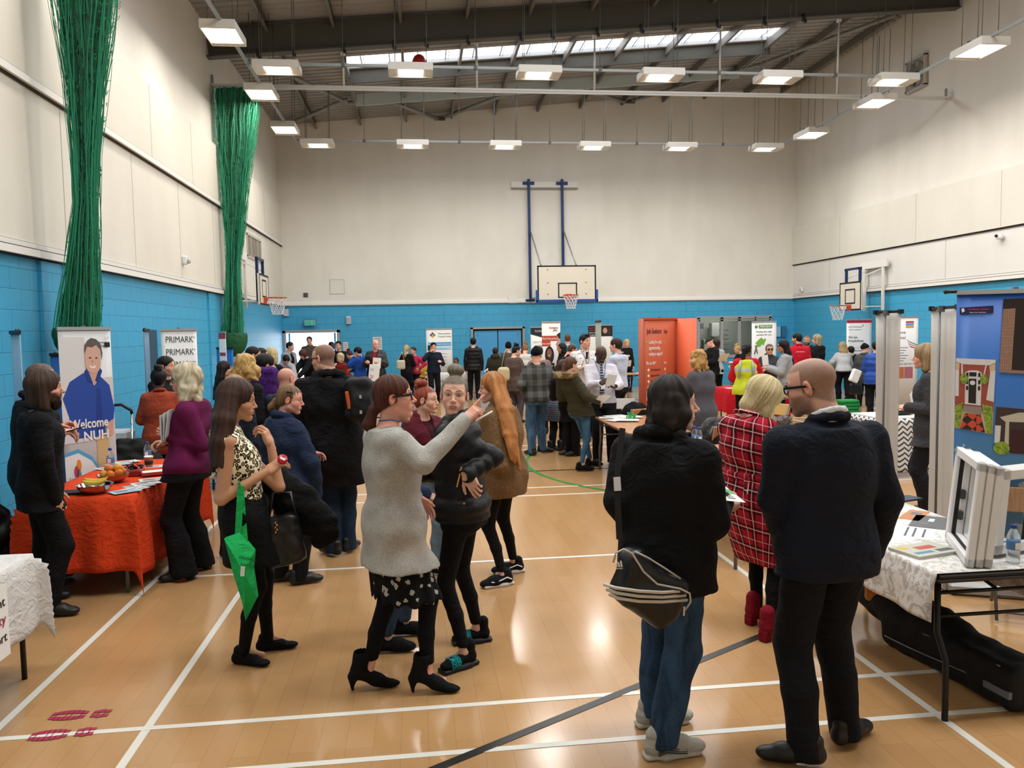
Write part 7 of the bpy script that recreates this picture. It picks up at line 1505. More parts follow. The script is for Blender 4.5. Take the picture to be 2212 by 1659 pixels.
p=fig2('woman with a ponytail and hair grip in a navy rain jacket',628,832,6.3,48,1,'pink',('pony','8a6c4c','4c3824',dict(L=.06,side=-.03)),('202c44','plain',dict(hem=.44,th=.034,sl=.03,hemab=(.22,.17),collar=.028,folds=.007)),BKT,q=0,o=dict(nose=1.05,jaw=1.1,lips='a86a60',chin=1.1),feet=[(648,1262),(604,1256)],hyaw=92,hpitch=-8,girth=1.3,arms=(('px',(683,1068,-.05),(672,1000,-.12)),('front',)),dirs=(70,80))
m=MB();m.tube([p.neck+p.Rc@np.array(v)for v in((-.16,-.02,-.03),(-.05,-.16,-.12),(.1,-.17,-.3),(.22,-.1,-.45))],.014,6);m.build('bag_strap',M('black webbing','0d0d0e',.7),p.e)
m=MB();m.box((0,0,0),(.006,.05,.012),R=p.hR);m.build('hair_grip',BLKP,p.e,p.hc+p.hR@np.array([.08,.0,.06]))
p=fig2('tall man with shaved head and glasses in a long black hooded coat',697,743,7.05,352,0,'fair',None,('131316','plain',dict(hem=.335,th=.045,sl=.034,hemab=(.275,.2),hood='back',collar=.03,folds=.008)),('22344a','denim',dict(c2='101a26',fit='reg')),q=0,o=dict(buzz='4e3c30',nose=1.15,jaw=1.05,thin=1),feet=[(752,1192),(722,1200)],hyaw=300,hpitch=-6,gl='15130f',girth=1.22,arms=(('front',),('front',)),hands=('hold','hold'),dirs=(20,318),sh=1.08)
S=SDF((-.3,-.22,-.35),(.3,.22,.35),.011);S.rbox((0,0,0),(.24,.18,.38),.07,.03);S.rbox((0.02,-.07,-.06),(.18,.1,.2),.04,.03);S.folds(.006,1.6);V,F=S.mesh();c=px(776,862,6.85);e=empty('backpack',c,'black backpack with an orange packet in its side, worn by the tall man','backpack');link('bag_body',npmesh('bag_body',relax(V,F,1),F),M('black nylon','0a0a0b',.75),e);MB().box((-.085,-.09,-.0),(.03,.03,.15),R=rotY(-.15),bev=.006).build('orange_packet',M('orange packet','c4582c',.5),e);m=MB()
for z in(-.1,.03):m.box((.02,-.125,z),(.02,.012,.03))
m.build('buckle',STE,e)
p=fig2('blonde woman in a purple jacket and flared black trousers holding leaflets',402,789,6.6,282,1,'fair',('wavy','d6cbb0','8f8264',dict(L=.26,curl=.8,th=.012)),('6a1c4a','knit',dict(c2='4a1234',hem=.495,th=.022,sl=.014,hemab=(.19,.155),open_=.085,folds=.005)),('0e0e11','plain',dict(fit='flare')),q=0,o=dict(nose=1.05,lips='a8564f'),feet=[(437,1228),(398,1252)],hyaw=262,gl='1a1a1c',girth=1.12,at=(408,1050),arms=(('front',),('px',(368,944,-.12),(438,962,-.14),((-.75,-.1,.55),(.3,-.9,.3)))),hands=('hold','hold'),dirs=(286,252),shoe='boot')
P_=p.prof(th=.008,hem=.47*p.H);S=p.grid(.011);S.loft(P_,0);p.put(S,'black_dress',cloth('0f0f12'))
for i in range(5):q_=px(352,925,6.42);o=MB().box((0,0,0),(.005,.12,.21),R=rotY(-.02+i*.05)).build('leaflet',PAP if i%2 else M('pale leaflet','c8ccd0',.6),None,(q_[0]+i*.012,q_[1]+.03*(i%2),q_[2]+.01*i));tag(o,'one of the leaflets held upright by the purple jacket woman','leaflet','leaflets held by the woman in purple')
p=fig2('woman with tied black hair in a rust orange shirt, seen from behind',342,798,9.35,340,1,'dark',('updo','151011','050505',dict(th=.012)),('97402a','plain',dict(hem=.4,th=.02,sl=.016,collar=.012,hemab=(.20,.15))),BKT,q=1,hyaw=350,arms=(('front',),('front',)),girth=1.15)
p=fig2('dark haired man in a black suit behind the rust orange shirt',357,770,9.9,110,0,'fair',('short','1e1612','0c0807'),('131317',),q=1,hyaw=105,o=dict(beard='2a1e18',beardw=.3),arms=(('front',),('front',)))
p=fig2('bearded man with long brown hair in a black suit on the left',93,802,5.9,62,0,'fair',('bob','4c382a','221710',dict(L=.13,th=-.002)),('0e0e11','plain',dict(hem=.44,th=.026,sl=.016,hemab=(.215,.155),collar=.014,folds=.003)),('0c0c0f','plain',dict(fit='reg')),q=0,o=dict(beard='241712',beardw=.95,nose=1.1),feet=[(106,1332),(88,1300)],hyaw=70,at=(88,1090),arms=(('px',(120,1082,-.1),(96,985,-.2)),('down',)),hands=('fist','relax'),dirs=(88,70))
P_=None;S=SDF(p.hc-.14-np.array([0,0,.12]),p.hc+.14,.006);S.ell(p.hc+p.hR@np.array([0,.055,-.105]),(.042,.04,.055),.02,R=p.hR);S.ell(p.hc+p.hR@np.array([0,.1,-.06]),(.02,.03,.03),0.0,R=p.hR,op='s');S.folds(.002,4);p.put(S,'beard',hairmat('2c1c14','120a07'),strand=lambda V:.5+.4*np.sin(V[:,0]*300+V[:,2]*60))
p=fig2('man with cropped dark hair in a black coat looking at his phone',84,784,6.65,58,0,'fair',None,('141416','plain',dict(hem=.42,th=.034,sl=.028,collar=.026,hemab=(.22,.16))),BKT,q=0,o=dict(buzz='2a2019',buzzw=.9),hyaw=66,feet=[(100,1255),(60,1262)],girth=1.1,arms=(('px',(128,932,-.15),(95,985,-.2),((.9,.1,-.05),(0,-.2,1))),('px',(128,925,.05),None)),hands=('pinch','hold'))
m=MB();m.box((0,0,0),(.15,.07,.009),R=rotY(-.25),bev=.003);held('phone','black phone in the hands of the cropped hair man','phone',m,BLKP,px(160,928,6.5))
fig2('person in a dark maroon coat cut off by the left edge of the picture',-152,800,5.35,95,0,'fair',('short','2a1e18','15100c'),('2c1a20','plain',dict(hem=.4,th=.035,sl=.03)),BKT,q=1,arms=(('px',(-60,1090,-.2),(-40,1010,-.2)),('down',)),girth=1.1)
p=fig2('man with shoulder length dark hair in a black hoodie, holding a flyer',1452,814,3.47,48,0,'pale',('wavy','2e2420','0e0a09',dict(L=.16,curl=.3,th=-.003,fc=.022,seed=5.)),('0e0e10','plain',dict(hem=.445,th=.036,sl=.03,hood='back',hemab=(.225,.17),folds=.005,collar=.03,cuff=1.0,drape=.3)),('3a5878','denim',dict(c2='141f2c',fit='reg',hem=.06,folds=.006)),q=0,o=dict(nose=1.35,chin=.9,mouth=.5,lips='a8645a'),hyaw=92,hpitch=-2,at=(1440,1190),feet=[(1432,1634),(1412,1566)],girth=1.16,sh=1.12,arms=(('px',(1558,1086,.05),(1535,1128,-.14),((.8,.3,.1),(-.2,-.8,.6))),('px',(1378,1160,.1),(1345,1080,.06))),hands=('hold','relax'),dirs=(84,84),shoe='sneaker',shoemat=cloth('a9a59a','plain'),sole=M('scuffed sole','b5aea0',.7))
for i in(0,1):
 f=p.F[i];R=yawR(math.radians(84));m=MB()
 for k_ in range(3):
  for sx in(-1,1):m.tube([f+R@np.array([sx*.046,y,z+k_*.010])for y,z in((-.04,.03),(.0,.042),(.05,.032),(.1,.024))],.003,5)
 m.build('side_stripe',M('charcoal print','3f4447',.6),p.e);m=MB()
 for k_ in range(5):m.tube([f+R@np.array([sx,.045+k_*.016,.098-k_*.009])for sx in(-.028,0,.028)],.003,5)
 m.build('lace',WHT,p.e)
FLY=px(1568,1066,3.50);e=empty('flyer',FLY,'white and green printed flyer in the hand of the hooded man','flyer');U=np.array([.88,.35,-.18]);U/=np.linalg.norm(U);W_=np.array([-.45,.8,.36]);W_-=U*(U@W_);W_/=np.linalg.norm(W_);m=MB();m.prism(rect(-.06,-.075,.06,.08),.001,(0,0,0),U,W_);m.build('sheet',PAP,e);m=MB();m.prism(rect(-.058,.0,.058,.045),.0006,np.cross(U,W_)*.0014,U,W_);m.build('green_print',M('leaf green print','4c9a4a',.5),e)
for i,s_ in enumerate(('Green day is','work it','working day')):text(e,s_,-.03,-.018-i*.016,.008,BLK,FLY,U,W_,width=.05,lift=.002)
e=empty('sports_bag',(*px(1400,1270,3.28)[:2],0),'black shoulder bag with three pale stripes carried by the hooded man','sports bag');off=np.array(e.location);BY_=3.26;c=px(1402,1268,BY_)-off;S=SDF(c-np.array([.32,.2,.3]),c+np.array([.32,.2,.3]),.006)
T=rotY(.42);S.rbox(c,(.31,.13,.20),.045,.02,R=T);S.ell(c+T@np.array([-.10,0,.085]),(.075,.06,.06),.04,R=T);S.rbox(c+T@np.array([.03,0,-.06]),(.24,.12,.15),.05,.04,R=T@rotY(.25));S.folds(.003,2);V,F=S.mesh();o=link('bag_body',npmesh('bag_body',relax(V,F,1),F),M('black bag leather','0f0f10',.35,bump=.2),e)
fr=BY_-.083
def bagline(pts,r,mt,nm,Yd=3.175):m=MB();m.tube([px(x,y,Yd)-off for x,y in pts],r,6);return m.build(nm,mt,e)
SIL=M('silver piping','b3b0aa',.35,.3);bagline([(1325,1215),(1330,1195),(1347,1186),(1365,1195),(1390,1235),(1420,1262),(1470,1272),(1490,1282),(1492,1300),(1480,1318)],.0045,SIL,'piping');bagline([(1372,1192),(1400,1205),(1440,1230),(1470,1250)],.004,SIL,'piping',3.2)
for k_ in range(3):m=MB();pts=[(1304+k_*6,1262+k_*11),(1330+k_*2,1270+k_*11),(1380,1277+k_*11),(1430,1280+k_*10),(1478+k_*3,1276+k_*10)];m.tube([px(x,y,3.182 if j not in(0,4)else 3.21)-off for j,(x,y)in enumerate(pts)],.0075,6);m.build('stripe',M('pale stripe','c9c2b4',.4),e)
m=MB();L0=px(1331,1224,3.172)-off
for i in range(3):m.prism([(i*.010,0),(i*.010+.007,0),(i*.010+.003,.012+i*.007),(i*.010-.004,.012+i*.007)],.002,L0,(1,0,-.1),(0,0,1))
m.build('logo_print',WHT,e);text(e,'adidas',0,-.010,.006,WHT,L0+off,(1,0,-.1),width=.028,lift=.002);m=MB();m.bar(px(1478,1310,3.17)-off,px(1477,1330,3.17)-off,.008,.003);m.build('zip_pull',STE,e);m=MB();m.bar(px(1338,1165,3.25)-off,px(1332,1035,3.3)-off,.026,.004,up=(0,1,0));m.bar(px(1332,1035,3.3)-off,px(1345,925,3.36)-off,.026,.004,up=(0,1,0));m.build('strap',M('black webbing','0d0d0e',.7),e);MB().bar(px(1334,1060,3.285)-off,px(1332,1030,3.29)-off,.03,.01,up=(0,1,0)).build('buckle',STE,e)
p=fig2('man in a navy suit and black glasses seen from behind on the right',1746,774,3.3,352,0,'fair',None,('171c28','plain',dict(hem=.468,th=.03,sl=.022,hemab=(.235,.16),folds=.003,neckop=.062,shoulder=1.05,collar=.02)),('121317','plain',dict(fit='reg')),q=0,o=dict(buzz='6b584a',buzzw=.72,nose=1.1,jaw=1.05,beard='4a362a',beardw=.6,thin=1.0),hyaw=312,hpitch=-10,girth=1.14,sh=1.24,feet=[(1826,1606),(1738,1652)],at=(1785,1250),arms=(('px',(1888,1190,.2),(1915,1080,-.02)),('px',(1700,1190,.2),(1672,1080,.0))),hands=('relax','relax'),dirs=(58,292));p.glasses(thick=.006)
m=MB()
S=SDF(p.neck-np.array([.14,.14,.12]),p.neck+np.array([.14,.14,.12]),.006)
for k_ in range(12):
 a,b=2*PI*k_/12,2*PI*(k_+1)/12;S.cone(p.neck+p.Rc@np.array([.073*math.cos(a),.07*math.sin(a)-.015,0.03-.032*math.sin(a)]),p.neck+p.Rc@np.array([.073*math.cos(b),.07*math.sin(b)-.015,0.03-.032*math.sin(b)]),.009,.009,.003,fl=((0,0,1),1.7));0
p.put(S,'shirt_collar',cloth('dcdce0'))
p=fig2('blonde woman bending forward in a red tartan coat and red boots',1668,824,4.8,62,1,'pink',('bob','d9cba0','9a8658',dict(L=.15,th=.006,seed=2.)),('a3172c','plaid',dict(c2='140c10',hem=.262,th=.026,sl=.022,hemab=(.205,.16),folds=.004,collar=.012)),('0c0c0e','plain',dict(fit='legging',folds=.001)),q=0,o=dict(lips='a8564f'),H=1.7,hyaw=84,hpitch=-36,lean=(0,.14),at=(1622,1120),feet=[(1666,1380),(1636,1345)],arms=(('px',(1662,1105,.35),(1650,1010,-.05)),('front',)),dirs=(62,66),shoe='block',shoemat=cloth('7c1222'),girth=1.1)
zw=.6*p.H;P_=[q for q in p.prof(th=.034,hem=zw-.02)if q[0]<zw+.3];c0=P_[0];S=p.grid(.009,zw-.1,zw+.1);S.loft([(zw-.02,)+tuple(c0[1:]),(zw+.02,)+tuple(c0[1:])],0);S.cone(p.pel+np.array([-.1,-.17,zw-p.pel[2]]),p.pel+np.array([-.12,-.2,zw-.09-p.pel[2]]),.018,.014,.01);p.put(S,'belt',cloth('a3172c','plaid','140c10'))
p=fig2('woman with wavy blonde hair in a flecked grey cardigan by the orange display',1508,757,9.85,335,1,'fair',('curly','c49a5c','7c5628',dict(L=.17,curl=1,seed=2.2)),('5c5a60','tweed',dict(c2='26252b',hem=.36,th=.035,sl=.03,hemab=(.21,.16))),BKT,q=1,hyaw=300,arms=(('front',),('front',)),girth=1.15)
p=fig2('woman with a long black ponytail in a yellow high visibility vest',1613,742,13.2,22,1,'brown',('pony','120f10','040404',dict(L=.42,side=.02)),('b5111f','plain',dict(hem=.52,th=.02,sl=.04,drape=.3)),BKT,q=1,hyaw=50,arms=(('front',),('front',)),girth=1.15)
P_=p.prof(th=.036,hem=.47*p.H,hemab=(.235,.18));S=p.grid(.012);S.loft(P_,0);S.cone(p.neck+np.array([0,0,-.02]),p.neck+np.array([0,0,.2]),.07,.09,.01,op='s')
for i in(0,1):S.cone(p.sh[i]+p.rt*(1,-1)[i]*.09-np.array([0,0,.06]),p.sh[i]+p.rt*(1,-1)[i]*.09-np.array([0,0,.2]),.05,.04,.02,op='s')
S.folds(.006,1);p.put(S,'safety_vest',cloth('bccb2e','hivis'))
m=MB()
for x in(-1,1):m.tube([p.neck+p.Rc@np.array([x*.09,-.09,-.04]),p.neck+p.Rc@np.array([x*.11,-.15,-.14]),p.neck+p.Rc@np.array([x*.12,-.168,-.34])],.022,6)
m.build('reflective_tape',M('silver tape','9a9d9f',.35,.2),p.e)
p=fig2('bald man with glasses and a striped tie reading papers in a white shirt',1299,747,11.1,186,0,'dark',None,('c9c4cc','plain',dict(hem=.52,th=.016,sl=.022,collar=.010,drape=.2)),('131316',),q=1,o=dict(beard='1c1412',beardw=.6),gl='15130f',feet=[(1290,1002),(1322,1004)],hyaw=180,hpitch=-14,girth=1.1,arms=(('px',(1296,828,-.3),None,((.6,-.3,.3),(-.3,-.8,.4))),('px',(1330,835,-.3),None,((-.7,-.3,.3),(.3,-.8,.4)))),hands=('hold','hold'))
m=MB();m.box((0,0,0),(.13,.004,.2),R=rotY(.15)@rotX(.5));held('paper','white folded paper read by the bald man in the white shirt','paper',m,PAP,px(1320,822,10.72));m=MB();z1=p.neck[2]-.03
for i in range(9):m.box(p.neck+p.fw*(.125+.015*min(i,3))-np.array([0,0,.03+i*.05]),(.035+.004*i,.012,.048),R=p.Rc@rotY(.0))
m.build('striped_tie',cloth('2c2c34','stripe','9a9aa2'),p.e);p.lanyard('2c6c9c')
p=fig2('woman in an olive parka with a fur trimmed hood and blue jeans',1232,771,10.75,52,1,'fair',('pony','6a4834','33201a',dict(L=.2,th=.006)),('3c3a28','plain',dict(hem=.48,th=.034,sl=.03,quilt=(.13,.007),hemab=(.2,.16))),('4c7496','denim',dict(c2='2c4a66',fit='legging',hem=.12)),q=1,feet=[(1256,1018),(1276,1008)],hyaw=66,arms=(('px',(1290,866,-.1),None),('front',)),dirs=(88,84),shoe='sneaker',shoemat=cloth('0e0e10'))
def furhood(p,col,col2,h=.012):
 S=SDF(p.neck-np.array([.3,.3,.2]),p.neck+np.array([.3,.3,.25]),h);rr=random.Random(4)
 for k_ in range(26):
  a=PI*(.95+1.1*k_/25);c=p.neck+p.Rc@np.array([.125*math.cos(a),.10*math.sin(a)-.03,.0]);o_=p.Rc@np.array([math.cos(a),math.sin(a),0]);S.cone(c,c+o_*.07+np.array([0,0,rr.uniform(-.03,.05)]),.045,.016,.015)
 S.folds(.008,4,1);p.put(S,'fur_trim',cloth(col,'fur',col2))
furhood(p,'c2ab84','6c5636')
p=fig2('man in a black beanie and grey checked hooded jacket with faded jeans',1158,752,12.4,350,0,'fair',('beanie','0f0f11','060607'),('5c5c5a','check',dict(c2='33332f',hem=.5,th=.034,sl=.03,hood='back',hemab=(.21,.16))),('4c6c8a','denim',dict(c2='24384c',fit='reg')),q=1,feet=[(1172,978),(1150,984)],hyaw=15,arms=(('pocket',),('pocket',)),dirs=(80,330),girth=1.1)
p=fig2('person in a grey striped long coat between the beanie man and parka',1208,788,12.8,20,1,'fair',('long','2a1e18','120c0a',dict(L=.2)),('5c6068','stripe',dict(c2='3c4048',hem=.35,th=.03,sl=.03,hemab=(.2,.16))),BKT,q=1,arms=(('front',),('front',)),feet=[(1215,974),(1193,975)],shoe='boot',dirs=(100,80))
p=fig2('woman in a black dress and buckled boots behind the olive parka',1216,778,11.5,40,1,'fair',('long','4a3226','22150f',dict(L=.25)),('0f0f12','plain',dict(hem=.36,th=.02,hemab=(.19,.15))),BKT,q=1,arms=(('hold',),('front',)),feet=[(1244,985),(1230,982)],shoe='boot',dirs=(270,260))
p=fig2('young man in a white patterned shirt with lanyard and dark tie',1263,722,14.0,168,0,'fair',('quiff','221914','0e0a08'),('d8d6d4','floral',dict(c2='4a4a50',hem=.52,th=.012,sl=.016,collar=.008)),('15151a',),q=1,hyaw=150,arms=(('hold',),('fold',)),o=dict(lips='b0655c'));p.lanyard('1a1a1e')
m=MB();m.box(p.neck+p.fw*.135-np.array([0,0,.2]),(.04,.01,.34),R=p.Rc@rotX(-.08));m.build('tie',cloth('3a1c22'),p.e)
p=fig2('man in a pale blue shirt with short brown hair, turned away',1331,731,13.6,318,0,'fair',('crop','3c2a20','1c130e',dict(th=.006)),('b4bfd0','plain',dict(hem=.52,th=.018,sl=.022,collar=.008)),('15151a',),q=1,arms=(('front',),('front',)),hyaw=305)
A_=dict(group=GRP)
L3=[('woman with long blonde hair in a black jacket by the far wooden table',1354,733,23.6,172,1,'fair',('long','c9b48c','8a7448',dict(L=.3,back=.08)),('121215',),BKT,dict(arms=(('hold',),('down',)))),('man with black hair in a black quilted jacket before the blue doors',1022,730,22.6,5,0,'fair',('short','14100e','060505'),('101013','shiny',dict(th=.034,sl=.03,quilt=(.11,.008),hood='back',hem=.48)),BKT,{}),('person in a dark olive coat with a black fur hood',1070,751,20.2,10,1,'fair',('short','2c2018','140e0a'),('2a2a1f','plain',dict(th=.04,sl=.04,hem=.42,hood='fur')),BKT,dict(girth=1.3,arms=(('front',),('front',)))),('person in a black wide brimmed hat and taupe coat',1098,741,21.5,350,1,'fair',('bunhat','101012','060607'),('4a463c','plain',dict(th=.03,sl=.03,hem=.4)),BKT,dict(arms=(('front',),('front',)),girth=1.15)),('woman in a brown padded jacket with patterned scarf',1118,747,16.6,48,1,'pale',('updo','1c1412','0a0706'),('54443e','plain',dict(th=.036,sl=.034,hem=.42,quilt=(.13,.006))),('4a4248',),dict(girth=1.25,hyaw=80,hpitch=-15,arms=(('front',),('front',)))),('person in a cream padded jacket bending over in the middle crowd',1136,745,18.5,20,1,'fair',('updo','9a6c4c','5a3a24'),('bfbab2','plain',dict(th=.036,sl=.034,hem=.45,quilt=(.11,.007))),BKT,dict(H=1.62,lean=(0,.2),hpitch=-30,arms=(('front',),('front',)))),('person in a dusty pink coat behind the beanie man',1163,748,14.6,352,1,'fair',('short','161112','080606'),('7c6660','plain',dict(th=.04,sl=.04,hem=.42)),BKT,dict(girth=1.25,arms=(('front',),('front',)))),('man in a bright teal hooded jacket facing the end wall',1226,722,21.4,8,0,'pink',('crop','6c4c34','3a281a'),('1a8fae','plain',dict(th=.034,sl=.03,hood='back',hem=.46)),BKT,dict(girth=1.15)),('woman with a black hood of hair and tan face in the middle crowd',1214,742,17.6,250,1,'asian',('long','121114','060607'),('17171a','plain',dict(th=.03)),BKT,{}),('man with short auburn hair in a black hooded coat',1240,745,15.8,78,0,'pink',('crop','5e3c28','2e1c12'),('141417','plain',dict(th=.034,hood='back')),BKT,dict(hpitch=-25,hyaw=85)),('young man in a navy jacket taking a picture with his phone',936,740,21.9,172,0,'fair',('quiff','1e1814','0c0908'),('16202f','plain',dict(th=.024,sl=.024,hem=.5)),BKT,dict(arms=(('phone',),('hold',)),hands=('hold','fist'))),('seated man in glasses and yellow at the employment service table',912,769,24.0,150,0,'fair',('crop','6c6660','3a3632'),('a9802c','plain',dict(th=.02,hem=.3)),BKT,dict(sit=1,H=1.72,gl='1a1a1c',arms=(('front',),('front',)))),('seated man in dark clothes at the right of the employment service table',985,773,24.0,200,0,'brown',('crop','14100e','060505'),('22262c','plain',dict(th=.02,hem=.3)),BKT,dict(sit=1,H=1.72,arms=(('front',),('front',)))),('woman with a long blonde ponytail in a black dress near the door',878,745,22.6,18,1,'fair',('pony','cfb47c','8a6c3c',dict(L=.3)),('0f0f12','plain',dict(hem=.32,hemab=(.2,.15))),BKT,dict(arms=(('front',),('front',)),shoe='sneaker')),('woman in a bright pink jacket behind the black dress',893,750,22.9,215,1,'fair',('short','3c2a20','1c130e'),('b3264c','plain',dict(hem=.5,th=.02)),BKT,dict(arms=(('front',),('hip',)))),('bald man in a black leather jacket and red top holding papers',811,734,20.4,192,0,'pink',None,('15151a','leather',dict(th=.034,sl=.034,hem=.48,open_=.07,collar=.016)),BKT,dict(girth=1.2,arms=(('hold',),('hold',)),hands=('hold','hold'),hyaw=160,inner='8a1c26')),('person with black hair in a royal blue hooded top',771,751,20.8,290,1,'fair',('short','0f0e12','050506',dict(th=.012)),('1d4592','plain',dict(th=.034,sl=.034,hood='back',hem=.48)),BKT,dict(girth=1.15,hpitch=-12,arms=(('front',),('face',)))),('blonde woman in a rust red cardigan in the far left crowd',735,763,21.2,235,1,'pale',('bob','d2c29a','94845c',dict(L=.08)),('8c2c20','knit',dict(c2='6a1f16',th=.03,sl=.03)),BKT,dict(H=1.6,lean=(0,.1),girth=1.15,hyaw=200)),('woman with brown hair in a black coat bending in the far left crowd',751,759,22.3,300,1,'fair',('updo','4a2c20','24140e'),('111114',),BKT,dict(H=1.62,lean=(0,.2),hpitch=-35,arms=(('front',),('front',)))),('young man in a black sweatshirt beside the fire notice',731,737,22.8,184,0,'fair',('quiff','2c2018','140e0a'),('121214',),BKT,dict(arms=(('front',),('front',)))),('man with dark skin at the right edge of the open doorway',716,738,24.4,150,0,'dark',('crop','141010','060505'),('16161a','plain',dict(th=.03)),BKT,dict(arms=(('front',),('front',)),hyaw=120)),('man in a brown zipped jacket standing in the bright doorway',668,727,25.0,180,0,'fair',('short','4a3424','241812'),('4a4236','plain',dict(th=.03,sl=.026,collar=.02)),BKT,{}),('man in a grey zipped hoodie and black top left of the doorway',626,739,22.2,128,0,'fair',('short','14100e','060505'),('8c8f92','plain',dict(th=.03,sl=.026,open_=.07,hood='back')),BKT,dict(hyaw=105,inner='0f0f12')),('person in a pale grey hoodie bending over the black cloth table',619,770,19.8,160,0,'fair',('short','17120f','080605'),('9a9da1','plain',dict(th=.034,sl=.034,hood='back')),BKT,dict(H=1.72,lean=(0,.28),hpitch=-48,arms=(('table',),('table',)))),('woman with brown bobbed hair in a black coat bending over the far table',650,758,21.0,215,1,'fair',('bob','5a3a2a','2c1a12',dict(L=.06)),('111114','plain',dict(th=.036,sl=.034)),BKT,dict(H=1.68,lean=(0,.24),hpitch=-40,girth=1.2,arms=(('table',),('table',)))),('man in a cap and black backpack leaning over leaflets on the right',1529,731,19.0,262,0,'pale',('cap','3c4038','1c1e1a'),('121215','plain',dict(th=.034,sl=.03,hem=.46,hood='back')),BKT,dict(hpitch=-25,hyaw=265,arms=(('front',),('front',)))),('person with dark brown hair in a pale grey top next to the cap man',1547,733,19.8,5,1,'fair',('bob','3a2018','1c0f0b',dict(L=.05)),('a9acae','plain',dict(th=.02,sl=.02)),BKT,dict(arms=(('hold',),('front',)))),('blonde woman in black writing at the table before the office window',1590,747,21.4,262,1,'fair',('updo','c9a46c','8a6838'),('121215',),BKT,dict(H=1.6,hpitch=-25,arms=(('front',),('hold',)))),('grey haired woman in sunglasses with a patterned scarf and dark coat',1662,743,15.4,192,1,'tan',('pony','5c5a5c','2c2a2c',dict(L=.1)),('33343a','plain',dict(th=.034,sl=.03,hem=.38,collar=.03)),BKT,dict(gl='sun',arms=(('fold',),('fold',)),hands=('hold','hold'),girth=1.1)),('woman with long black hair and glasses in a light grey coat',1692,735,14.2,298,1,'asian',('long','0f0d10','040405',dict(L=.42,back=.12)),('8f9193','plain',dict(th=.036,sl=.034,hem=.34,hemab=(.21,.17))),BKT,dict(gl='15130f',hyaw=280,arms=(('hold',),('hold',)))),('man in a red fleece with small back lettering, seen from behind',1722,720,16.8,12,0,'fair',('short','17120f','080605'),('b01528','plain',dict(th=.03,sl=.03,collar=.02)),BKT,dict(girth=1.15,hyaw=320,o=dict(beard='17120f'))),('bearded man with cropped hair in a black jacket beside the red fleece',1743,725,17.8,215,0,'olive',None,('111114','plain',dict(th=.036,sl=.034,hood='back')),BKT,dict(girth=1.15,o=dict(buzz='2a2019',beard='1c1512',beardw=.9))),('blonde woman in a black coat behind the bearded man',1765,723,18.8,330,1,'fair',('bob','b5a284','6c5a40',dict(L=.1)),('111114','plain',dict(th=.036,sl=.034)),BKT,dict(arms=(('front',),('front',)),hyaw=300)),('woman with long blonde hair in a pale grey jumper and black trousers',1820,739,18.6,8,1,'fair',('long','b59a6c','6c5436',dict(L=.36,back=.12)),('a9a9a9','knit',dict(c2='8c8c8c',th=.03,sl=.03,hem=.5)),BKT,dict(H=1.63,arms=(('front',),('hip',)),feet=[(1833,876),(1812,874)])),('person in a black jacket partly hidden by the pale grey jumper',1838,748,19.4,350,1,'fair',('short','14100e','060505'),('111114','plain',dict(th=.036,sl=.034,hood='back')),BKT,dict(arms=(('front',),('front',)))),('person in a dark beanie and glasses wearing a grey coat with a bag',1869,744,17.6,40,1,'pale',('beanie','15151a','0a0a0c'),('3f4346','plain',dict(th=.04,sl=.04,hem=.38,hemab=(.22,.18),collar=.03)),BKT,dict(gl='15130f',hyaw=105,girth=1.2,arms=(('front',),('front',)))),('person in a bright blue padded jacket at the edge of a banner back',1892,738,15.6,20,1,'fair',('short','14100e','060505'),('1c4596','shiny',dict(th=.044,sl=.04,hem=.44,quilt=(.12,.009))),BKT,dict(girth=1.2,arms=(('front',),('front',)))),('woman in a charcoal suit jacket between the two banner backs',2000,745,7.4,308,1,'pink',('bob','b09468','5e4a30',dict(L=.12)),('3c3d40','plain',dict(th=.024,sl=.026,hem=.42,hemab=(.2,.16),open_=.04)),('17171a',),dict(q=1,H=1.72,arms=(('down',),('px',(1962,880,-.0),None)))),('bald man with his back to us beside the navy rain jacket',617,795,8.2,30,0,'pink',None,('2a3040',),BKT,dict(q=1,o=dict(buzz='6c5a4c',buzzw=.35,thin=2),hyaw=35)),('man with black hair facing right in the far left group',546,749,12.0,80,0,'fair',('crop','17120f','080605',dict(th=.004)),('14161c',),BKT,dict(q=1,hyaw=80)),('young man with dark hair beside the far net',563,752,12.8,100,0,'fair',('short','17120f','080605'),('17171a',),BKT,dict(q=1,hyaw=100)),('woman with straight blonde hair in black seen from behind, far left',586,751,13.8,20,1,'fair',('long','c9b88c','8a7a50',dict(L=.2)),('111114','plain',dict(hem=.4)),BKT,dict(q=1)),('woman with curly golden hair behind the woman in leopard print',529,766,8.3,25,1,'fair',('curly','d4b070','86642e',dict(L=.15,curl=1,seed=3.1)),('17171c',),BKT,dict(q=1,hyaw=20)),('young man with black hair wearing a purple backpack',571,766,9.1,48,0,'fair',('short','15100e','070505',dict(th=.008)),('17171c','plain',dict(th=.03,sl=.026,collar=.02)),BKT,dict(q=1,hyaw=60)),('woman with long straight dark hair in black by the left wall',484,781,12.0,66,1,'fair',('long','2a1c18','100a08',dict(L=.45,back=.1)),('0e0e11',),BKT,dict(q=1,hyaw=78,arms=(('front',),('front',)))),('woman with streaked blonde hair and hair band, mostly hidden',506,812,7.2,15,1,'fair',('long','b3966c','5e4830',dict(L=.2)),('1e2430',),BKT,dict(q=1,hyaw=30)),]
PP={}
for r in L3:
 lab,x,y,Y,face,fem,skin,hr,tp,lg,ex=r;ex=dict(ex);inner=ex.pop('inner',None);ex.setdefault('shoe','shoe');ex.setdefault('dirs',None);P=fig2(lab,x,y,Y,face,fem,skin,hr,tp,lg,**ex);PP[(x,y)]=P
 if inner:S=P.grid(.016);S.loft(P.prof(th=.006,hem=.46*P.H),0);P.put(S,'inner_top',cloth(inner))
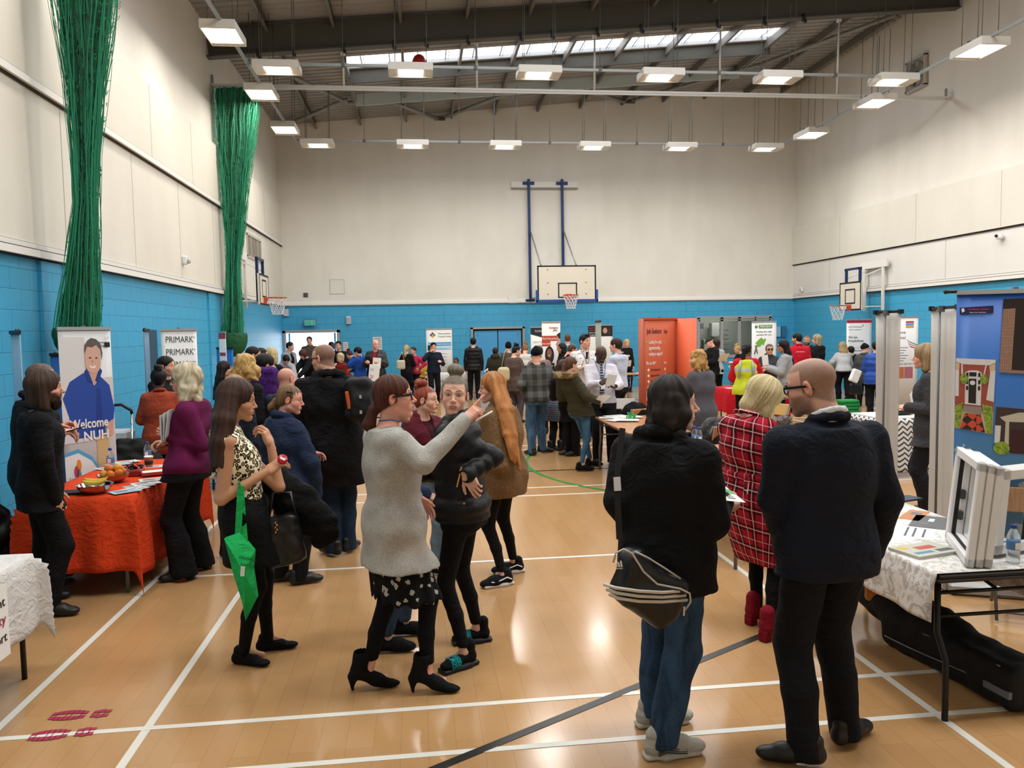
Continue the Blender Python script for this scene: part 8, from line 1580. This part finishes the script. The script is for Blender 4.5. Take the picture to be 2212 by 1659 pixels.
S=SDF((-.25,-.2,-.3),(.25,.2,.3),.012);S.rbox((0,0,0),(.28,.17,.4),.06,.03);S.folds(.006,1.6);V,F=S.mesh()
o=link('backpack',npmesh('backpack',relax(V,F,1),F),cloth('5a2a86','lace','14101c'),None,px(573,832,8.85));tag(o,'purple and black patterned backpack in the far left group','backpack')
m=MB();m.box((0,0,0),(.26,.03,.42),R=rotY(.12),bev=.01);o=held('shopping_bag','white shopping bag with red sale lettering held by the bald man','shopping bag',m,M('white paper','dcdcd8',.6),px(808,806,20.0));text(o,'SALE',-.1,-.14,.09,M('red print','c03a3a',.5),np.array(o.location)+np.array([0,-.018,0]),(1,0,-.12),width=.2,lift=.001,bold=.02);text(o,'CELEBRATE',-.08,.06,.05,M('blue ink','3a5a8c',.5),np.array(o.location)+np.array([0,-.018,0]),(1,0,-.12),width=.17,lift=.001)
m=MB();m.box((0,0,0),(.2,.004,.26),R=rotY(.1));held('paper','white sheet held above the sale bag','paper',m,PAP,px(814,784,20.02))
S=SDF((-.2,-.15,-.2),(.2,.15,.45),.012);S.rbox((0,0,0),(.24,.12,.26),.05,.03);V,F=S.mesh();e=empty('handbag',px(866,788,22.3),'cream shoulder bag on the woman in the black dress','handbag');link('bag_body',npmesh('bag_body',relax(V,F,1),F),M('cream leather','bdb49e',.5),e);MB().tube([(-.08,0,.1),(.04,.0,.36),(.1,.02,.1)],.012,6).build('handle',M('cream leather','bdb49e',.5),e)
S=SDF((-.2,-.15,-.25),(.2,.15,.25),.012);S.rbox((0,0,0),(.26,.12,.3),.08,.03);V,F=S.mesh();e=empty('tote_bag',px(1088,808,16.3),'cream canvas bag on a long strap beside the brown padded jacket','tote bag');link('bag_body',npmesh('bag_body',relax(V,F,1),F),M('canvas','b9ab86',.8),e);MB().tube([(-.05,0,.1),(.03,.05,.45),(.1,.1,.52)],.006,6).build('handle',M('canvas','b9ab86',.8),e)
m=MB();m.box((0,0,0),(.15,.004,.21),R=rotX(.5));held('paper','white bag of papers held by the blonde woman by the far table','paper',m,PAP,px(1358,785,23.2));m=MB();m.box((0,0,0),(.2,.12,.3),R=rotY(.4),bev=.02);held('paper_bag','white paper bag carried beside the grey coat and beanie','bag',m,PAP,px(1847,812,17.2));m=MB();m.box((0,0,0),(.12,.02,.2),R=rotY(-.1));held('leaflet','white leaflet held by the woman with sunglasses','leaflet',m,PAP,px(1653,778,15.05));m=MB();m.box((0,0,0),(.22,.003,.3),R=rotX(.9));held('paper','white sheet held open beside the cap man','paper',m,PAP,px(1563,772,18.7));m=MB();m.box((0,0,0),(.075,.01,.14));held('phone','black phone raised by the man in the navy jacket','phone',m,BLKP,px(927,752,21.62))
m=MB();m.box((0,0,0),(.16,.003,.24),R=rotX(1.1)@rotY(.2));held('leaflet','leaflets in the hand of the woman in the olive parka','leaflet',m,PAP,px(1300,862,10.55))
S=SDF((-.2,-.15,-.2),(.2,.15,.2),.012);S.rbox((0,0,0),(.3,.14,.26),.05,.03);V,F=S.mesh();e=empty('handbag',px(1848,840,17.3),'black leather handbag hanging by the grey coat and beanie','handbag');link('bag_body',npmesh('bag_body',relax(V,F,1),F),M('black leather','121112',.4),e);MB().tube([(-.1,0,.1),(.02,.0,.4),(.1,.02,.1)],.012,6).build('handle',M('black leather','121112',.4),e)
P=PP[(1722,720)];text(P.e,'MOTORPOINT',-.09,0,.02,WHT,np.array(P.e.location)+P.neck+P.Rc@np.array([.0,-.18,-.14]),P.rt,width=.18,lift=.0)
bpy.context.view_layer.update();dg=bpy.context.evaluated_depsgraph_get()
for o,wd in TXT:
 me=bpy.data.meshes.new_from_object(o.evaluated_get(dg));n=len(me.vertices)
 if n:
  co=np.empty(n*3,np.float32);me.vertices.foreach_get('co',co);co=co.reshape(-1,3)
  if wd:co[:,0]*=wd/max(1e-4,np.ptp(co[:,0]))
  me.vertices.foreach_set('co',co.ravel())
 nm=o.name;par,mb,cu=o.parent,o.matrix_basis.copy(),o.data;bpy.data.objects.remove(o);me.name='lettering'
 m_=bpy.data.objects.new('lettering',me);COL.objects.link(m_);m_.parent=par;m_.matrix_basis=mb;me.materials.clear();me.materials.append(cu.materials[0])
w=bpy.data.worlds.new('world');scn.world=w;w.use_nodes=True
w.node_tree.nodes['Background'].inputs[0].default_value=(.85,.92,1,1);w.node_tree.nodes['Background'].inputs[1].default_value=1.0
vs=scn.view_settings;vs.view_transform='Standard';vs.look='None';vs.exposure=-0.12;vs.gamma=1.0;vs.use_curve_mapping=False
scn.cycles.use_denoising=True;scn.cycles.max_bounces=6;scn.cycles.diffuse_bounces=3;scn.cycles.glossy_bounces=2;scn.cycles.use_adaptive_sampling=True;scn.cycles.adaptive_threshold=.03;scn.cycles.transmission_bounces=4
scn.cycles.transparent_max_bounces=12
